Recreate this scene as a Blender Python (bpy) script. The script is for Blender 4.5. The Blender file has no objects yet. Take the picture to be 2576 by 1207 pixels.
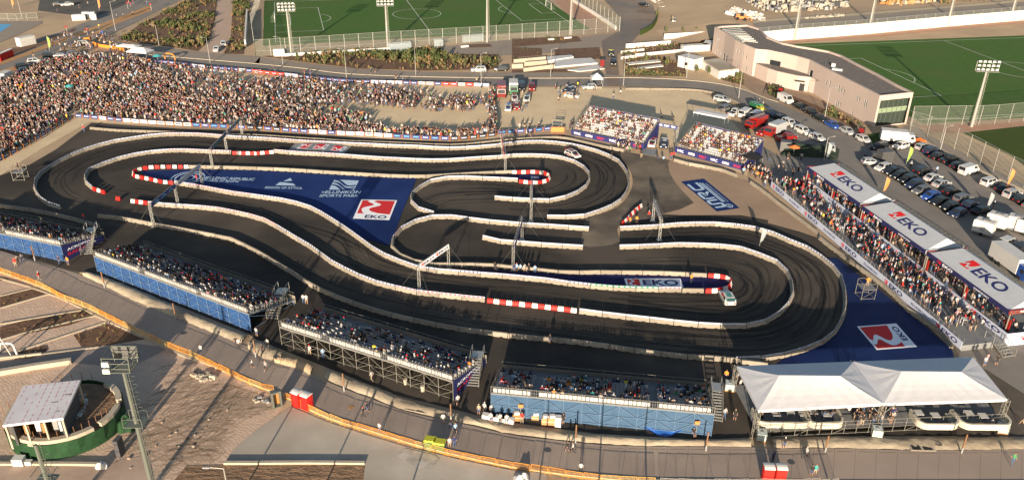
import bpy, bmesh, math, random
import numpy as np
from mathutils import Vector, Matrix
R = math.radians
random.seed(7); rng = np.random.default_rng(7)
scene = bpy.context.scene
col = scene.collection

# ------------------------------------------------------------ camera, sky, sun, exposure
CAMH, PITCH, ROLL, FPX = 66.9, R(27.03), R(0.58), 2074.2
cam = bpy.data.cameras.new('camera'); camo = bpy.data.objects.new('camera', cam); col.objects.link(camo)
camo.location = (0, 0, CAMH)
cam.sensor_width = 36; cam.lens = 36*FPX/2576; cam.clip_start = 1; cam.clip_end = 6000
f_ = Vector((0, math.cos(PITCH), -math.sin(PITCH))); u0 = Vector((0, math.sin(PITCH), math.cos(PITCH))); r0 = Vector((1, 0, 0))
cr, sr = math.cos(ROLL), math.sin(ROLL)
rv = r0*cr + u0*sr; uv_ = u0*cr - r0*sr
camo.matrix_world = Matrix(((rv.x, uv_.x, -f_.x, 0), (rv.y, uv_.y, -f_.y, 0), (rv.z, uv_.z, -f_.z, CAMH), (0, 0, 0, 1)))
scene.camera = camo
SUN_EL, SUN_AZ = R(11.4), R(7.2)          # light travels towards +Y turned SUN_AZ to the right
sl = bpy.data.lights.new('sun', 'SUN'); sl.energy = 5.0; sl.angle = R(0.5); sl.color = (1, 0.83, 0.63)
so = bpy.data.objects.new('sun', sl); col.objects.link(so)
d = Vector((math.sin(SUN_AZ)*math.cos(SUN_EL), math.cos(SUN_AZ)*math.cos(SUN_EL), -math.sin(SUN_EL)))
so.rotation_euler = d.to_track_quat('-Z', 'Y').to_euler(); so.location = (0, -50, 100)
w = bpy.data.worlds.new('World'); scene.world = w; w.use_nodes = True
nt = w.node_tree; bg = nt.nodes['Background']
sky = nt.nodes.new('ShaderNodeTexSky'); sky.sky_type = 'NISHITA'; sky.sun_disc = False
sky.sun_elevation = SUN_EL; sky.sun_rotation = math.pi+SUN_AZ
nt.links.new(sky.outputs[0], bg.inputs[0]); bg.inputs[1].default_value = 0.072
scene.view_settings.view_transform = 'Standard'; scene.view_settings.look = 'None'
scene.view_settings.exposure = 1.12; scene.view_settings.gamma = 1
scene.render.resolution_x = 1024; scene.render.resolution_y = 479

# ------------------------------------------------------------ picture -> place
def g(x, y, z=0.0):
    a, b = x-1288, y-603.5
    X, Y = a*cr + b*sr, -a*sr + b*cr
    dx, dy, dz = X/FPX, math.cos(PITCH) - (Y/FPX)*math.sin(PITCH), -math.sin(PITCH) - (Y/FPX)*math.cos(PITCH)
    t = (z-CAMH)/dz
    return Vector((dx*t, dy*t, z))
def P(c, r, s):
    out = []
    for q in s.split():
        a, b = q.split(','); out.append((c*644+float(a)/4, r*301.7+float(b)/4))
    return out
def GP(pts, z=0.0): return [g(x, y, z) for x, y in pts]
def G1(c, r, x, y, z=0.0): return g(c*644+x/4, r*301.7+y/4, z)
def hgt(base, topy, c, r):
    """height whose top shows at tile row topy above tile point base"""
    b = G1(c, r, base[0], base[1]); lo, hi = 0.0, 60.0
    ty = r*301.7+topy/4
    for _ in range(40):
        m = (lo+hi)/2; v = Vector((b.x, b.y, m-CAMH))
        dd = v.dot(f_); yy = 603.5 - FPX*v.dot(uv_)/dd
        if yy > ty: lo = m
        else: hi = m
    return lo
def hgt_w(b, ty):
    lo, hi = 0.0, 60.0
    for _ in range(40):
        m = (lo+hi)/2; v = Vector((b.x, b.y, m-CAMH)); yy = 603.5 - FPX*v.dot(uv_)/v.dot(f_)
        if yy > ty: lo = m
        else: hi = m
    return lo
def pxsize(p):  # picture size of a metre at p
    return FPX/max(1, (Vector(p)-Vector((0, 0, CAMH))).dot(f_))

# ------------------------------------------------------------ materials
MATS = {}
def mat(name, c, rough=0.8, c2=None, scale=1.0, amt=1.0, metal=0.0, bump=0.0, bscale=None, det=6, stretch=None, uv=False, c3=None, s3=0.05, lo=.35, hi=.65, alpha=1, spec=0.4):
    if name in MATS: return MATS[name]
    m = bpy.data.materials.new(name); m.use_nodes = True; n = m.node_tree; L = n.links
    b = n.nodes['Principled BSDF']; b.inputs['Roughness'].default_value = rough; b.inputs['Metallic'].default_value = metal
    b.inputs['Specular IOR Level'].default_value = spec
    c = tuple(c)+(1,); b.inputs['Base Color'].default_value = c; m.diffuse_color = c
    tc = n.nodes.new('ShaderNodeTexCoord'); src = tc.outputs['UV' if uv else 'Object']
    if stretch:
        mp = n.nodes.new('ShaderNodeMapping'); mp.inputs['Scale'].default_value = stretch; L.new(src, mp.inputs[0]); src = mp.outputs[0]
    out = None
    def noise(sc, dt=det):
        t = n.nodes.new('ShaderNodeTexNoise'); t.inputs['Scale'].default_value = sc; t.inputs['Detail'].default_value = dt; t.inputs['Roughness'].default_value = .62
        L.new(src, t.inputs['Vector']); return t.outputs['Fac']
    if c2 is not None:
        rp = n.nodes.new('ShaderNodeValToRGB'); rp.color_ramp.elements[0].position = lo; rp.color_ramp.elements[1].position = hi
        rp.color_ramp.elements[0].color = c; rp.color_ramp.elements[1].color = tuple(c2)+(1,)
        L.new(noise(scale), rp.inputs[0]); out = rp.outputs[0]
        if c3 is not None:
            mx = n.nodes.new('ShaderNodeMix'); mx.data_type = 'RGBA'; r3 = n.nodes.new('ShaderNodeValToRGB')
            r3.color_ramp.elements[0].position = .45; r3.color_ramp.elements[1].position = .62
            L.new(noise(s3, 3), r3.inputs[0]); L.new(r3.outputs[0], mx.inputs[0]); L.new(out, mx.inputs[6]); mx.inputs[7].default_value = tuple(c3)+(1,); out = mx.outputs[2]
        L.new(out, b.inputs['Base Color'])
    if bump:
        bp = n.nodes.new('ShaderNodeBump'); bp.inputs['Strength'].default_value = 1; bp.inputs['Distance'].default_value = bump
        L.new(noise(bscale or scale*4), bp.inputs['Height']); L.new(bp.outputs[0], b.inputs['Normal'])
    if alpha < 1: b.inputs['Alpha'].default_value = alpha
    MATS[name] = m; return m
def M(name): return MATS[name]

# ------------------------------------------------------------ objects
def tag(o, label=None, cat=None, group=None, kind=None):
    if label: o['label'] = label
    if cat: o['category'] = cat
    if group: o['group'] = group
    if kind: o['kind'] = kind
    return o
def empty(name, loc=(0, 0, 0), rz=0.0):
    o = bpy.data.objects.new(name, None); col.objects.link(o); o.location = loc; o.rotation_euler = (0, 0, rz); o.empty_display_size = .2
    return o
def copy_tree(o, parent=None, depth=0):
    c = o.copy(); col.objects.link(c)
    if parent: c.parent = parent
    for ch in o.children: copy_tree(ch, c, depth+1)
    return c
class MB:
    def __init__(s): s.v = []; s.f = []; s.m = []
    def add(s, vs, fs, mi=0):
        n = len(s.v); s.v += [tuple(p) for p in vs]; s.f += [tuple(n+i for i in q) for q in fs]; s.m += [mi]*len(fs); return s
    def box(s, c, sz, rz=0.0, mi=0, taper=(1, 1)):
        """c = centre of the bottom"""
        x, y, z = sz[0]/2, sz[1]/2, sz[2]; co, si = math.cos(rz), math.sin(rz); vs = []
        for (zz, tx, ty) in ((0, 1, 1), (z, taper[0], taper[1])):
            for a, b in ((-x, -y), (x, -y), (x, y), (-x, y)):
                a *= tx; b *= ty
                vs.append((c[0]+a*co-b*si, c[1]+a*si+b*co, c[2]+zz))
        return s.add(vs, [(0, 3, 2, 1), (4, 5, 6, 7), (0, 1, 5, 4), (1, 2, 6, 5), (2, 3, 7, 6), (3, 0, 4, 7)], mi)
    def bar(s, p, q, w=.06, n=4, mi=0, w2=None):
        p, q = Vector(p), Vector(q); dv = q-p
        if dv.length < 1e-6: return s
        dv.normalize(); a = dv.cross(Vector((0, 0, 1)) if abs(dv.z) < .95 else Vector((1, 0, 0))).normalized(); b = dv.cross(a)
        w2 = w if w2 is None else w2; vs = []
        for (o, ww) in ((p, w), (q, w2)):
            for k in range(n):
                t = 2*math.pi*(k+.5)/n; vs.append(o+(a*math.cos(t)+b*math.sin(t))*ww*.5*(1.414 if n == 4 else 1))
        fs = [(k, (k+1) % n, n+(k+1) % n, n+k) for k in range(n)]+[tuple(range(n))[::-1], tuple(range(n, 2*n))]
        return s.add(vs, fs, mi)
    def quad(s, a, b, c, d2, mi=0): return s.add([a, b, c, d2], [(0, 1, 2, 3)], mi)
    def slab(s, pts, z0, z1, mi=0, top=True):
        n = len(pts); vs = [(p[0], p[1], z0) for p in pts]+[(p[0], p[1], z1) for p in pts]
        fs = [(k, (k+1) % n, n+(k+1) % n, n+k) for k in range(n)]
        if top: fs += [tuple(range(n, 2*n))]
        fs += [tuple(range(n))[::-1]]
        return s.add(vs, fs, mi)
    def lathe(s, c, prof, n=12, mi=0):
        vs = []
        for (r_, z) in prof:
            for k in range(n): t = 2*math.pi*k/n; vs.append((c[0]+r_*math.cos(t), c[1]+r_*math.sin(t), c[2]+z))
        fs = []
        for i in range(len(prof)-1):
            for k in range(n): a = i*n+k; b = i*n+(k+1) % n; fs.append((a, b, b+n, a+n))
        fs.append(tuple(range((len(prof)-1)*n, len(prof)*n))); fs.append(tuple(range(n))[::-1])
        return s.add(vs, fs, mi)
    def build(s, name, mats, parent=None, tri=False, smooth=False):
        me = bpy.data.meshes.new(name)
        me.from_pydata(s.v, [], s.f)
        mats = mats if isinstance(mats, (list, tuple)) else [mats]
        for m in mats: me.materials.append(m)
        me.polygons.foreach_set('material_index', s.m)
        if smooth: me.polygons.foreach_set('use_smooth', [True]*len(s.f))
        if tri:
            bm = bmesh.new(); bm.from_mesh(me); bmesh.ops.triangulate(bm, faces=bm.faces[:]); bm.to_mesh(me); bm.free()
        me.update(); o = bpy.data.objects.new(name, me); col.objects.link(o)
        if parent is not None: o.parent = parent
        return o
def crom(pts, n=6, closed=False):
    pts = [Vector(p) for p in pts]; out = []; N = len(pts)
    for i in range(N if closed else N-1):
        a, b = pts[i], pts[(i+1) % N]
        p0 = pts[i-1] if (i > 0 or closed) else a*2-b; p3 = pts[(i+2) % N] if (i < N-2 or closed) else b*2-a
        for k in range(n):
            t = k/n; out.append(.5*((2*a)+(b-p0)*t+(2*p0-5*a+4*b-p3)*t*t+(3*a-p0-3*b+p3)*t**3))
    if not closed: out.append(pts[-1])
    return out
def resample(pts, step, exact=True):
    pts = [Vector(p) for p in pts]; L = [0]
    for a, b in zip(pts, pts[1:]): L.append(L[-1]+(b-a).length)
    n = max(1, round(L[-1]/step)); out = []
    j = 0
    for i in range(n+1):
        t = L[-1]*i/n
        while j < len(L)-2 and L[j+1] < t: j += 1
        s_ = (t-L[j])/max(1e-9, L[j+1]-L[j]); out.append(pts[j].lerp(pts[j+1], min(1, s_)))
    return out
def sheet(name, pts, m, z, smooth=0, closed=True, kind='structure', label=None, cat=None):
    if smooth: pts = crom(pts, smooth, True)
    b = MB(); b.add([(p[0], p[1], z) for p in pts], [tuple(range(len(pts)))])
    o = b.build(name, m, tri=True)
    me = o.data
    # faces up
    bm = bmesh.new(); bm.from_mesh(me); bm.normal_update()
    if sum(f.normal.z*f.calc_area() for f in bm.faces) < 0: bmesh.ops.reverse_faces(bm, faces=bm.faces[:])
    bm.to_mesh(me); bm.free()
    if label: tag(o, label, cat)
    else: tag(o, kind=kind)
    return o
def ribbon(name, left, right, m, z, n=None, step=2.0, kind='structure'):
    """strip between two lines, uv = metres along, 0..1 across"""
    L = crom(left, 5); Rr = crom(right, 5)
    ll = sum((b-a).length for a, b in zip(L, L[1:])); k = max(2, int(ll/step))
    def rs(p):
        q = resample(p, 1e-9+sum((b-a).length for a, b in zip(p, p[1:]))/k); return q
    L, Rr = rs(L), rs(Rr); n = min(len(L), len(Rr)); vs = []; fs = []; u = 0; us = []
    for i in range(n):
        if i: u += ((L[i]+Rr[i])-(L[i-1]+Rr[i-1])).length/2
        vs += [(L[i].x, L[i].y, z), (Rr[i].x, Rr[i].y, z)]; us.append(u)
    for i in range(n-1): fs.append((2*i, 2*i+1, 2*i+3, 2*i+2))
    b = MB(); b.add(vs, fs); o = b.build(name, m); uvl = o.data.uv_layers.new(name='UVMap')
    for lp in o.data.loops: uvl.data[lp.index].uv = (us[lp.vertex_index//2], lp.vertex_index % 2)
    bm = bmesh.new(); bm.from_mesh(o.data); bm.normal_update()
    if bm.faces[:] and sum(f.normal.z for f in bm.faces) < 0: bmesh.ops.reverse_faces(bm, faces=bm.faces[:])
    bm.to_mesh(o.data); bm.free()
    return tag(o, kind=kind) if kind else o
def stripe(mb, pts, wd, z, mi=0):
    pts = [Vector((p[0], p[1], 0)) for p in pts]; vs = []
    for i, p in enumerate(pts):
        dv = (pts[min(i+1, len(pts)-1)]-pts[max(i-1, 0)]).normalized(); nn = Vector((-dv.y, dv.x, 0))*wd/2
        vs += [(p.x+nn.x, p.y+nn.y, z), (p.x-nn.x, p.y-nn.y, z)]
    mb.add(vs, [(2*i+1, 2*i+3, 2*i+2, 2*i) for i in range(len(pts)-1)], mi)
def text_mesh(body, off=0.02, size=1.0):
    cu = bpy.data.curves.new('t', 'FONT'); cu.body = body; cu.size = size; cu.offset = off; cu.align_x = 'CENTER'; cu.align_y = 'CENTER'
    cu.resolution_u = 3
    o = bpy.data.objects.new('t', cu); col.objects.link(o); bpy.context.view_layer.update()
    me = bpy.data.meshes.new_from_object(o.evaluated_get(bpy.context.evaluated_depsgraph_get()))
    vs = [v.co.copy() for v in me.vertices]; fs = [tuple(p.vertices) for p in me.polygons]
    bpy.data.objects.remove(o); bpy.data.meshes.remove(me); bpy.data.curves.remove(cu)
    x0, x1 = min(v.x for v in vs), max(v.x for v in vs); y0, y1 = min(v.y for v in vs), max(v.y for v in vs)
    vs = [Vector(((v.x-x0)/(x1-x0), (v.y-y0)/(y1-y0), 0)) for v in vs]
    return vs, fs, (x1-x0)/(y1-y0)
TXT = {}
def put_text(mb, body, fmap, rect, mi=0, off=0.02):
    """text filling rect (u0,v0,u1,v1) of a uv->point map"""
    if (body, off) not in TXT: TXT[(body, off)] = text_mesh(body, off)
    vs, fs, _ = TXT[(body, off)]
    mb.add([fmap(rect[0]+v.x*(rect[2]-rect[0]), rect[1]+v.y*(rect[3]-rect[1])) for v in vs], fs, mi)
def bil(a, b, c, d2, dz=0.0, nrm=None):
    """a=(0,0) b=(1,0) c=(1,1) d=(0,1)"""
    a, b, c, d2 = map(Vector, (a, b, c, d2))
    off = Vector((0, 0, dz)) if nrm is None else Vector(nrm)*dz
    return lambda u, v: (a*(1-u)+b*u)*(1-v)+(d2*(1-u)+c*u)*v+off
def eko_square(mb, fm, rect=(0, 0, 1, 1), red=0, white=None, n=14):
    """red square with a white winding road; the white is left as the ground below or laid as mi=white"""
    u0, v0, u1, v1 = rect
    F = lambda u, v: fm(u0+u*(u1-u0), v0+v*(v1-v0))
    xl = [(.0, 1.0, .38), (.08, .93, .30), (.2, .83, .42), (.3, .76, .52), (.4, .68, .50), (.5, .6, .34), (.6, .5, .24), (.7, .4, .22), (.8, .3, .26), (.9, .14, .34), (1, 0, .42)]
    # left and right edges of the road from top to bottom
    ys = [1, .93, .86, .78, .70, .62, .54, .46, .36, .26, .16, .06, 0]
    le = [.22, .17, .22, .33, .40, .37, .24, .13, .08, .09, .12, .16, .22]
    re = [.44, .36, .44, .56, .62, .60, .50, .38, .31, .33, .42, .62, .95]
    for i in range(len(ys)-1):
        mb.add([F(0, ys[i+1]), F(le[i+1], ys[i+1]), F(le[i], ys[i]), F(0, ys[i])], [(0, 1, 2, 3)], red)
        if re[i+1] < .999: mb.add([F(re[i+1], ys[i+1]), F(1, ys[i+1]), F(1, ys[i]), F(re[i], ys[i])], [(0, 1, 2, 3)], red)
        else: mb.add([F(1, ys[i+1]), F(1, ys[i]), F(re[i], ys[i])], [(0, 1, 2)], red)
        if white is not None: mb.add([F(le[i+1], ys[i+1]), F(re[i+1], ys[i+1]), F(re[i], ys[i]), F(le[i], ys[i])], [(0, 1, 2, 3)], white)
def inpoly(x, y, poly):
    c = False; n = len(poly); j = n-1
    for i in range(n):
        xi, yi = poly[i][0], poly[i][1]; xj, yj = poly[j][0], poly[j][1]
        if (yi > y) != (yj > y) and x < (xj-xi)*(y-yi)/(yj-yi)+xi: c = not c
        j = i
    return c
ORD = ['first', 'second', 'third', 'fourth', 'fifth', 'sixth', 'seventh', 'eighth', 'ninth', 'tenth', 'eleventh', 'twelfth', 'thirteenth', 'fourteenth', 'fifteenth', 'sixteenth', 'seventeenth', 'eighteenth', 'nineteenth']
def ordn(i):
    if i < 19: return ORD[i]
    t = i+1; tens = ['', '', 'twent', 'thirt', 'fort', 'fift', 'sixt', 'sevent', 'eight', 'ninet']
    if t < 100: return tens[t//10]+'ieth' if t % 10 == 0 else tens[t//10]+'y-'+ORD[t % 10-1]
    return '%dth' % t
# ------------------------------------------------------------ materials of the place
mat('sand', (.50, .37, .235), .95, (.42, .30, .185), .06, bump=.05, bscale=1.2, c3=(.36, .26, .17), s3=.02)
mat('sand_field', (.66, .52, .335), .95, (.57, .445, .285), .15, bump=.03, bscale=1.5)
mat('dirt', (.50, .37, .28), .95, (.42, .30, .225), .35, bump=.16, bscale=.6, stretch=(1, 1.6, 1), c3=(.30, .20, .135), s3=.05)
mat('rutted', (.60, .44, .33), .95, (.47, .335, .245), .5, bump=.045, bscale=.9, stretch=(1, 1.2, 1), c3=(.52,.375,.275), s3=.04)
mat('soil', (.17, .095, .055), 1, (.10, .055, .033), .5, bump=.15, bscale=1.2)
mat('track', (.060, .051, .043), .9, (.026, .023, .021), .09, bump=.02, bscale=3, c3=(.088, .074, .060), s3=.045, spec=.15)
mat('track_dusty', (.20, .165, .125), .9, (.12, .10, .08), .12, bump=.02, bscale=3, c3=(.09, .076, .062), s3=.06, spec=.15)
mat('track_brown', (.39, .275, .19), .9, (.30, .215, .15), .1, bump=.02, bscale=3, spec=.15)
mat('tyre', (.012, .011, .011), .9, (.05, .042, .035), .35, det=4)
mat('road', (.23, .205, .18), .9, (.185, .167, .148), .15, bump=.01, bscale=5)
mat('road_dark', (.10, .09, .08), .9, (.075, .07, .062), .15, bump=.01, bscale=5)
mat('walk', (.27, .23, .19), .9, (.26, .215, .175), .2, bump=.01, bscale=3)
mat('kerb', (.42, .36, .27), .9, (.35, .30, .225), .5)
mat('muddy', (.16, .10, .06), .55, (.33, .235, .15), .06, bump=.05, bscale=.5, c3=(.12, .10, .085), s3=.03)
m_ = MATS['concrete'] if 'concrete' in MATS else None
mat('turf', (.072, .145, .034), .95, (.058, .122, .028), .5, bump=.02, bscale=3, c3=(.078, .130, .036), s3=.04, spec=.1)
mat('turf2', (.060, .085, .022), .95, (.050, .075, .02), .3, spec=.1)
mat('turf_edge', (.42, .25, .17), .95, (.36, .21, .14), .3)
mat('line', (.75, .75, .68), .9)
mat('mat_blue', (.010, .026, .115), .8, (.018, .042, .16), .12, bump=.06, bscale=.25, c3=(.008, .020, .088), s3=.03, lo=.3, hi=.7, spec=.1)
mat('mat_navy', (.013, .015, .072), .8, (.018, .02, .09), .15, bump=.04, bscale=.3, spec=.1)
mat('mat_dark', (.007, .015, .065), .5, (.012, .025, .10), .1, bump=.04, bscale=.3, spec=.1)
mat('mat_grey', (.22, .24, .25), .6, (.18, .19, .2), .2)
mat('print_white', (.88, .88, .90), .6)
mat('print_red', (.62, .012, .010), .6)
mat('print_navy', (.016, .02, .11), .6)
mat('print_pale', (.42, .55, .70), .6)
mat('concrete', (.31, .27, .215), .9, (.25, .215, .172), .5, bump=.02, bscale=3, c3=(.25, .22, .17), s3=.15)
mat('concrete_pale', (.42, .37, .29), .9, (.36, .31, .24), .3, bump=.04, bscale=1.2)
mat('verge', (.44, .37, .27), .95, (.36, .30, .215), .5, bump=.12, bscale=1.2, c3=(.29, .235, .17), s3=.12)
def vary(m, amt=.35):
    n = m.node_tree; b = n.nodes['Principled BSDF']; oi = n.nodes.new('ShaderNodeObjectInfo'); mr = n.nodes.new('ShaderNodeMapRange'); mr.inputs[3].default_value = 1-amt; mr.inputs[4].default_value = 1+amt*.4
    n.links.new(oi.outputs['Random'], mr.inputs[0]); mx = n.nodes.new('ShaderNodeVectorMath'); mx.operation = 'SCALE'; n.links.new(b.inputs['Base Color'].links[0].from_socket, mx.inputs[0]); n.links.new(mr.outputs[0], mx.inputs['Scale']); n.links.new(mx.outputs[0], b.inputs['Base Color'])
vary(M('concrete'), .25)
def waves(m, scale, dist, h, det=4):
    n = m.node_tree; b = n.nodes['Principled BSDF']; bp = b.inputs['Normal'].links[0].from_node; wv = n.nodes.new('ShaderNodeTexWave'); wv.inputs['Scale'].default_value = scale; wv.inputs['Distortion'].default_value = dist; wv.inputs['Detail'].default_value = det; wv.inputs['Detail Scale'].default_value = .35; wv.bands_direction = 'DIAGONAL'
    tc = n.nodes.new('ShaderNodeTexCoord'); n.links.new(tc.outputs['Object'], wv.inputs['Vector']); b2 = n.nodes.new('ShaderNodeBump'); b2.inputs['Distance'].default_value = h; n.links.new(wv.outputs['Fac'], b2.inputs['Height']); n.links.new(bp.outputs[0], b2.inputs['Normal']); n.links.new(b2.outputs[0], b.inputs['Normal'])
waves(M('rutted'), .9, 26, .008, 6)
mat('white_wall', (.60, .58, .54), .85, (.56, .54, .50), .2)
mat('white', (.56, .555, .54), .6, (.50, .495, .48), .3)
mat('plastic_white', (.58, .565, .54), .5); mat('plastic_red', (.50, .018, .014), .5)
mat('steel', (.42, .42, .40), .45, metal=.6); mat('steel_dark', (.12, .12, .12), .5, metal=.5)
mat('black', (.012, .012, .013), .6); mat('grey', (.25, .25, .25), .7)

# ------------------------------------------------------------ ground
def big(name, m, z, x0, x1, y0, y1):
    b = MB(); n = 40
    vs = []; fs = []
    for j in range(n+1):
        for i in range(n+1): vs.append((x0+(x1-x0)*i/n, y0+(y1-y0)*j/n, z))
    for j in range(n):
        for i in range(n): a = j*(n+1)+i; fs.append((a, a+1, a+n+2, a+n+1))
    b.add(vs, fs); return tag(b.build(name, m), kind='structure')
big('ground', M('sand'), 0, -1500, 1500, -200, 2600)
# spectators' field of pale sand
sheet('sand_field', GP(P(0, 0, '1600,620 2576,760')+P(1, 0, '900,830 2400,880')+P(2, 0, '0,880 1100,890 1900,930 2200,1060')+P(2, 1, '2200,0 2450,300 2360,560 1700,300 1250,250 600,100 0,140')+P(1, 1, '2400,190 1500,210 700,150')+P(0, 1, '2000,70 900,20 400,300 0,560')+P(0, 0, '0,1000 0,800 600,640')), M('sand_field'), .02)
# track
TRK = P(0, 1, '0,560 300,450 560,300 920,30 1800,90')+P(1, 1, '0,115 1000,175 1940,225 2400,218 2560,190')+P(2, 1, '0,190 520,150 780,240 1130,325 1130,380 1180,540 1180,700 1050,870 750,1000 710,1130')+P(2, 2, '710,10 1080,10')+P(2, 1, '1085,1060 1500,960 1880,905 2300,930')+P(3, 1, '0,830 250,960 560,1207')+P(3, 2, '520,-10 700,130 900,280 1280,570 1560,820 1850,1100')+P(3, 3, '1900,60 1900,300 2576,400 2576,760 0,770')+P(2, 3, '1900,800 850,740 0,630')+P(1, 3, '2576,640 1400,350 720,80')+P(1, 2, '0,1000')+P(0, 2, '2510,950 1730,640 800,330 0,105 -300,20')+P(0, 1, '-300,560')
sheet('track_asphalt', GP(TRK), M('track'), .03)
DUST = P(2, 1, '1100,300 1180,330 1560,400 1570,440 1600,560 1700,700 1830,835 1700,900 1400,990 1080,1060 1085,1207')+P(2, 2, '1080,20 950,60 715,60')+P(2, 1, '715,1120 760,1000 1060,880 1200,700 1200,540 1100,380')
sheet('dusty_apron', GP(DUST), M('track_dusty'), .05, smooth=3)
BROWN = P(2, 1, '1570,430 1600,560 1700,700 1830,835 1700,900 1500,950 1700,960 2300,960 2576,1010')+P(3, 1, '0,1040 300,1120 560,1207 300,960 0,720')+P(2, 1, '2400,620 2270,590 2120,530 1950,490 1780,460 1620,410')
sheet('yard_asphalt', GP(P(3, 2, '1850,1090 2100,900 2576,900 5200,1000')+P(3, 3, '5200,790 1900,780 1880,0')), M('track_dusty'), .036)
sheet('brown_apron', GP(BROWN), M('track_brown'), .06)
# right car park and roads
CP = P(2, 0, '2200,960 2420,1040 2576,1010')+P(3, 0, '0,990 250,1110 500,1207')+P(3, 1, '500,20 860,150 1000,150 1430,140 1700,290 2100,500 2576,720')+P(3, 1, '4600,1700')+P(3, 2, '5200,1207')+P(3, 3, '5200,700 2900,500 2576,340 2200,100 1900,0')+P(3, 2, '1950,1090 1300,570 640,0')+P(3, 1, '560,1140 30,650')+P(2, 1, '2400,420 2500,250')+P(3, 1, '130,380 60,180')+P(3, 0, '0,1180')+P(2, 0, '2300,1080')
sheet('car_park', GP(CP), M('road'), .04)
ribbon('road', GP(P(0, 0, '1200,470 1560,545 1900,590 2576,645')+P(1, 0, '500,695 900,745 1600,775 2576,790')+P(2, 0, '700,790 1150,785 1600,800 2000,835 2300,895 2576,1000')), GP(P(0, 0, '1200,620 1560,640 1900,665 2576,730')+P(1, 0, '400,770 900,815 1600,848 2400,865')+P(2, 0, '300,870 1150,872 1500,875 1900,900 2150,960 2400,1080')), M('road'), .05)
ribbon('pavement', GP(P(0, 0, '1100,420 1560,470 1950,520 2576,570')+P(1, 0, '60,580 500,640 1000,690 1700,730 2576,735')+P(2, 0, '700,735 1150,770 1500,770')), GP(P(0, 0, '1200,470 1560,545 1900,590 2576,645')+P(1, 0, '0,645 500,695 900,745 1600,775 2576,790')+P(2, 0, '700,790 1150,785 1500,790')), M('walk'), .07)
def kerb(name, pts, w=.35, h=.14, m='kerb', z=0.04):
    L = resample(crom(pts, 4), 3.0); b = MB()
    for i in range(len(L)-1):
        p, q = L[i], L[i+1]; d_ = (q-p).normalized(); nn = Vector((-d_.y, d_.x, 0))*w/2
        b.slab([p-nn, q-nn, q+nn, p+nn], z, z+h)
    return tag(b.build(name, M(m)), kind='structure')
kerb('kerb', GP(P(0, 0, '1500,555 1900,590 2576,645')+P(1, 0, '500,695 900,745 1600,775 2576,790')+P(2, 0, '700,790 1150,785 1600,800 2000,835 2300,895 2576,1000')+P(3, 0, '100,1030')))
kerb('kerb', GP(P(3, 1, '1430,150 1700,290 2100,500 2576,720 3100,960')), .7, .35, 'concrete_pale')
# upper left: street towards the top, its beds and pavements
ribbon('road', GP(P(0, 0, '0,520 600,330 1100,120 1500,-60 2000,-300')), GP(P(0, 0, '-300,1000 250,720 700,450 1150,330 1600,110 1960,-60 2400,-300')), M('road'), .06)
sheet('car_park', GP(P(0, 0, '400,0 1500,-20 1620,60 1450,110 1100,180 700,150 380,110')), M('road_dark'), .03)
sheet('bare_soil', GP(P(0, 0, '60,500 380,440 740,290 780,300 500,430 0,600')), M('soil'), .07)
ribbon('verge_strip', GP(P(0, 0, '0,630 500,440 900,290 1500,60')), GP(P(0, 0, '0,660 520,470 930,310 1540,80')), mat('dry_verge', (.48, .27, .12), .95, (.36, .20, .09), .6), .09)
ribbon('verge_strip', GP(P(0, 0, '-40,730 300,620 500,540')), GP(P(0, 0, '-40,780 330,650 520,560')), M('dry_verge'), .09)
ribbon('verge_strip', GP(P(0, 0, '700,470 1100,250 1500,90')), GP(P(0, 0, '720,490 1120,270 1530,110')), M('dry_verge'), .09)
ribbon('court', GP(P(0, 0, '-500,210 0,215 420,215')), GP(P(0, 0, '-500,560 0,430 420,240')), M('walk'), .08)
sheet('court_surface', GP(P(0, 0, '-500,250 120,250 90,270 0,330 -500,480')), mat('court_blue', (.10, .36, .62), .8), .10)
ribbon('footpath', GP(P(0, 0, '1990,560 2130,400 2180,200 2200,-60')), GP(P(0, 0, '2240,560 2320,390 2340,200 2360,-60')), mat('path', (.44, .32, .25), .95, (.40, .29, .22), .2), .05)
sheet('court_surface', GP(P(0, 0, '2390,-60 2500,-60 2470,0')), M('road_dark'), .03)
for s_ in [P(0, 0, '1200,400 1420,240 1700,110 1960,-50 2190,-60 2160,200 2110,400 1990,520 1700,470 1400,440'), P(0, 0, '2350,-60 2520,-60 2500,200 2450,550 2250,545 2320,400'),
           P(1, 0, '60,570 300,560 1000,520 1380,480 1780,480 1900,545 2420,550 2450,640 2420,700 1700,715 1000,690 500,630'), P(2, 0, '0,390 660,370 705,420 0,480'), P(2, 0, '0,480 300,490 300,560 60,580 0,640'), P(2, 0, '430,500 880,480 900,600 640,590 430,560'),
           P(2, 0, '1120,600 1480,560 1740,660 1750,770 1140,765'), P(2, 0, '1110,500 1700,440 1750,500 1110,560'), P(2, 0, '1900,650 2100,740 2330,760 2330,860 2120,810 1920,700'), P(1, 0, '2120,455 2350,445 2380,475 2150,485'), P(2, 0, '0,705 640,700 640,728 0,735')]:
    sheet('planting_bed', GP(s_), M('soil'), .09)
sheet('muddy_yard', GP(P(2, 0, '850,-80 1180,-80 1470,90 1470,200 1300,330 1200,430 1060,560 1090,870 960,870 900,420 1060,320 1080,170')), M('muddy'), .061)
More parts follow.
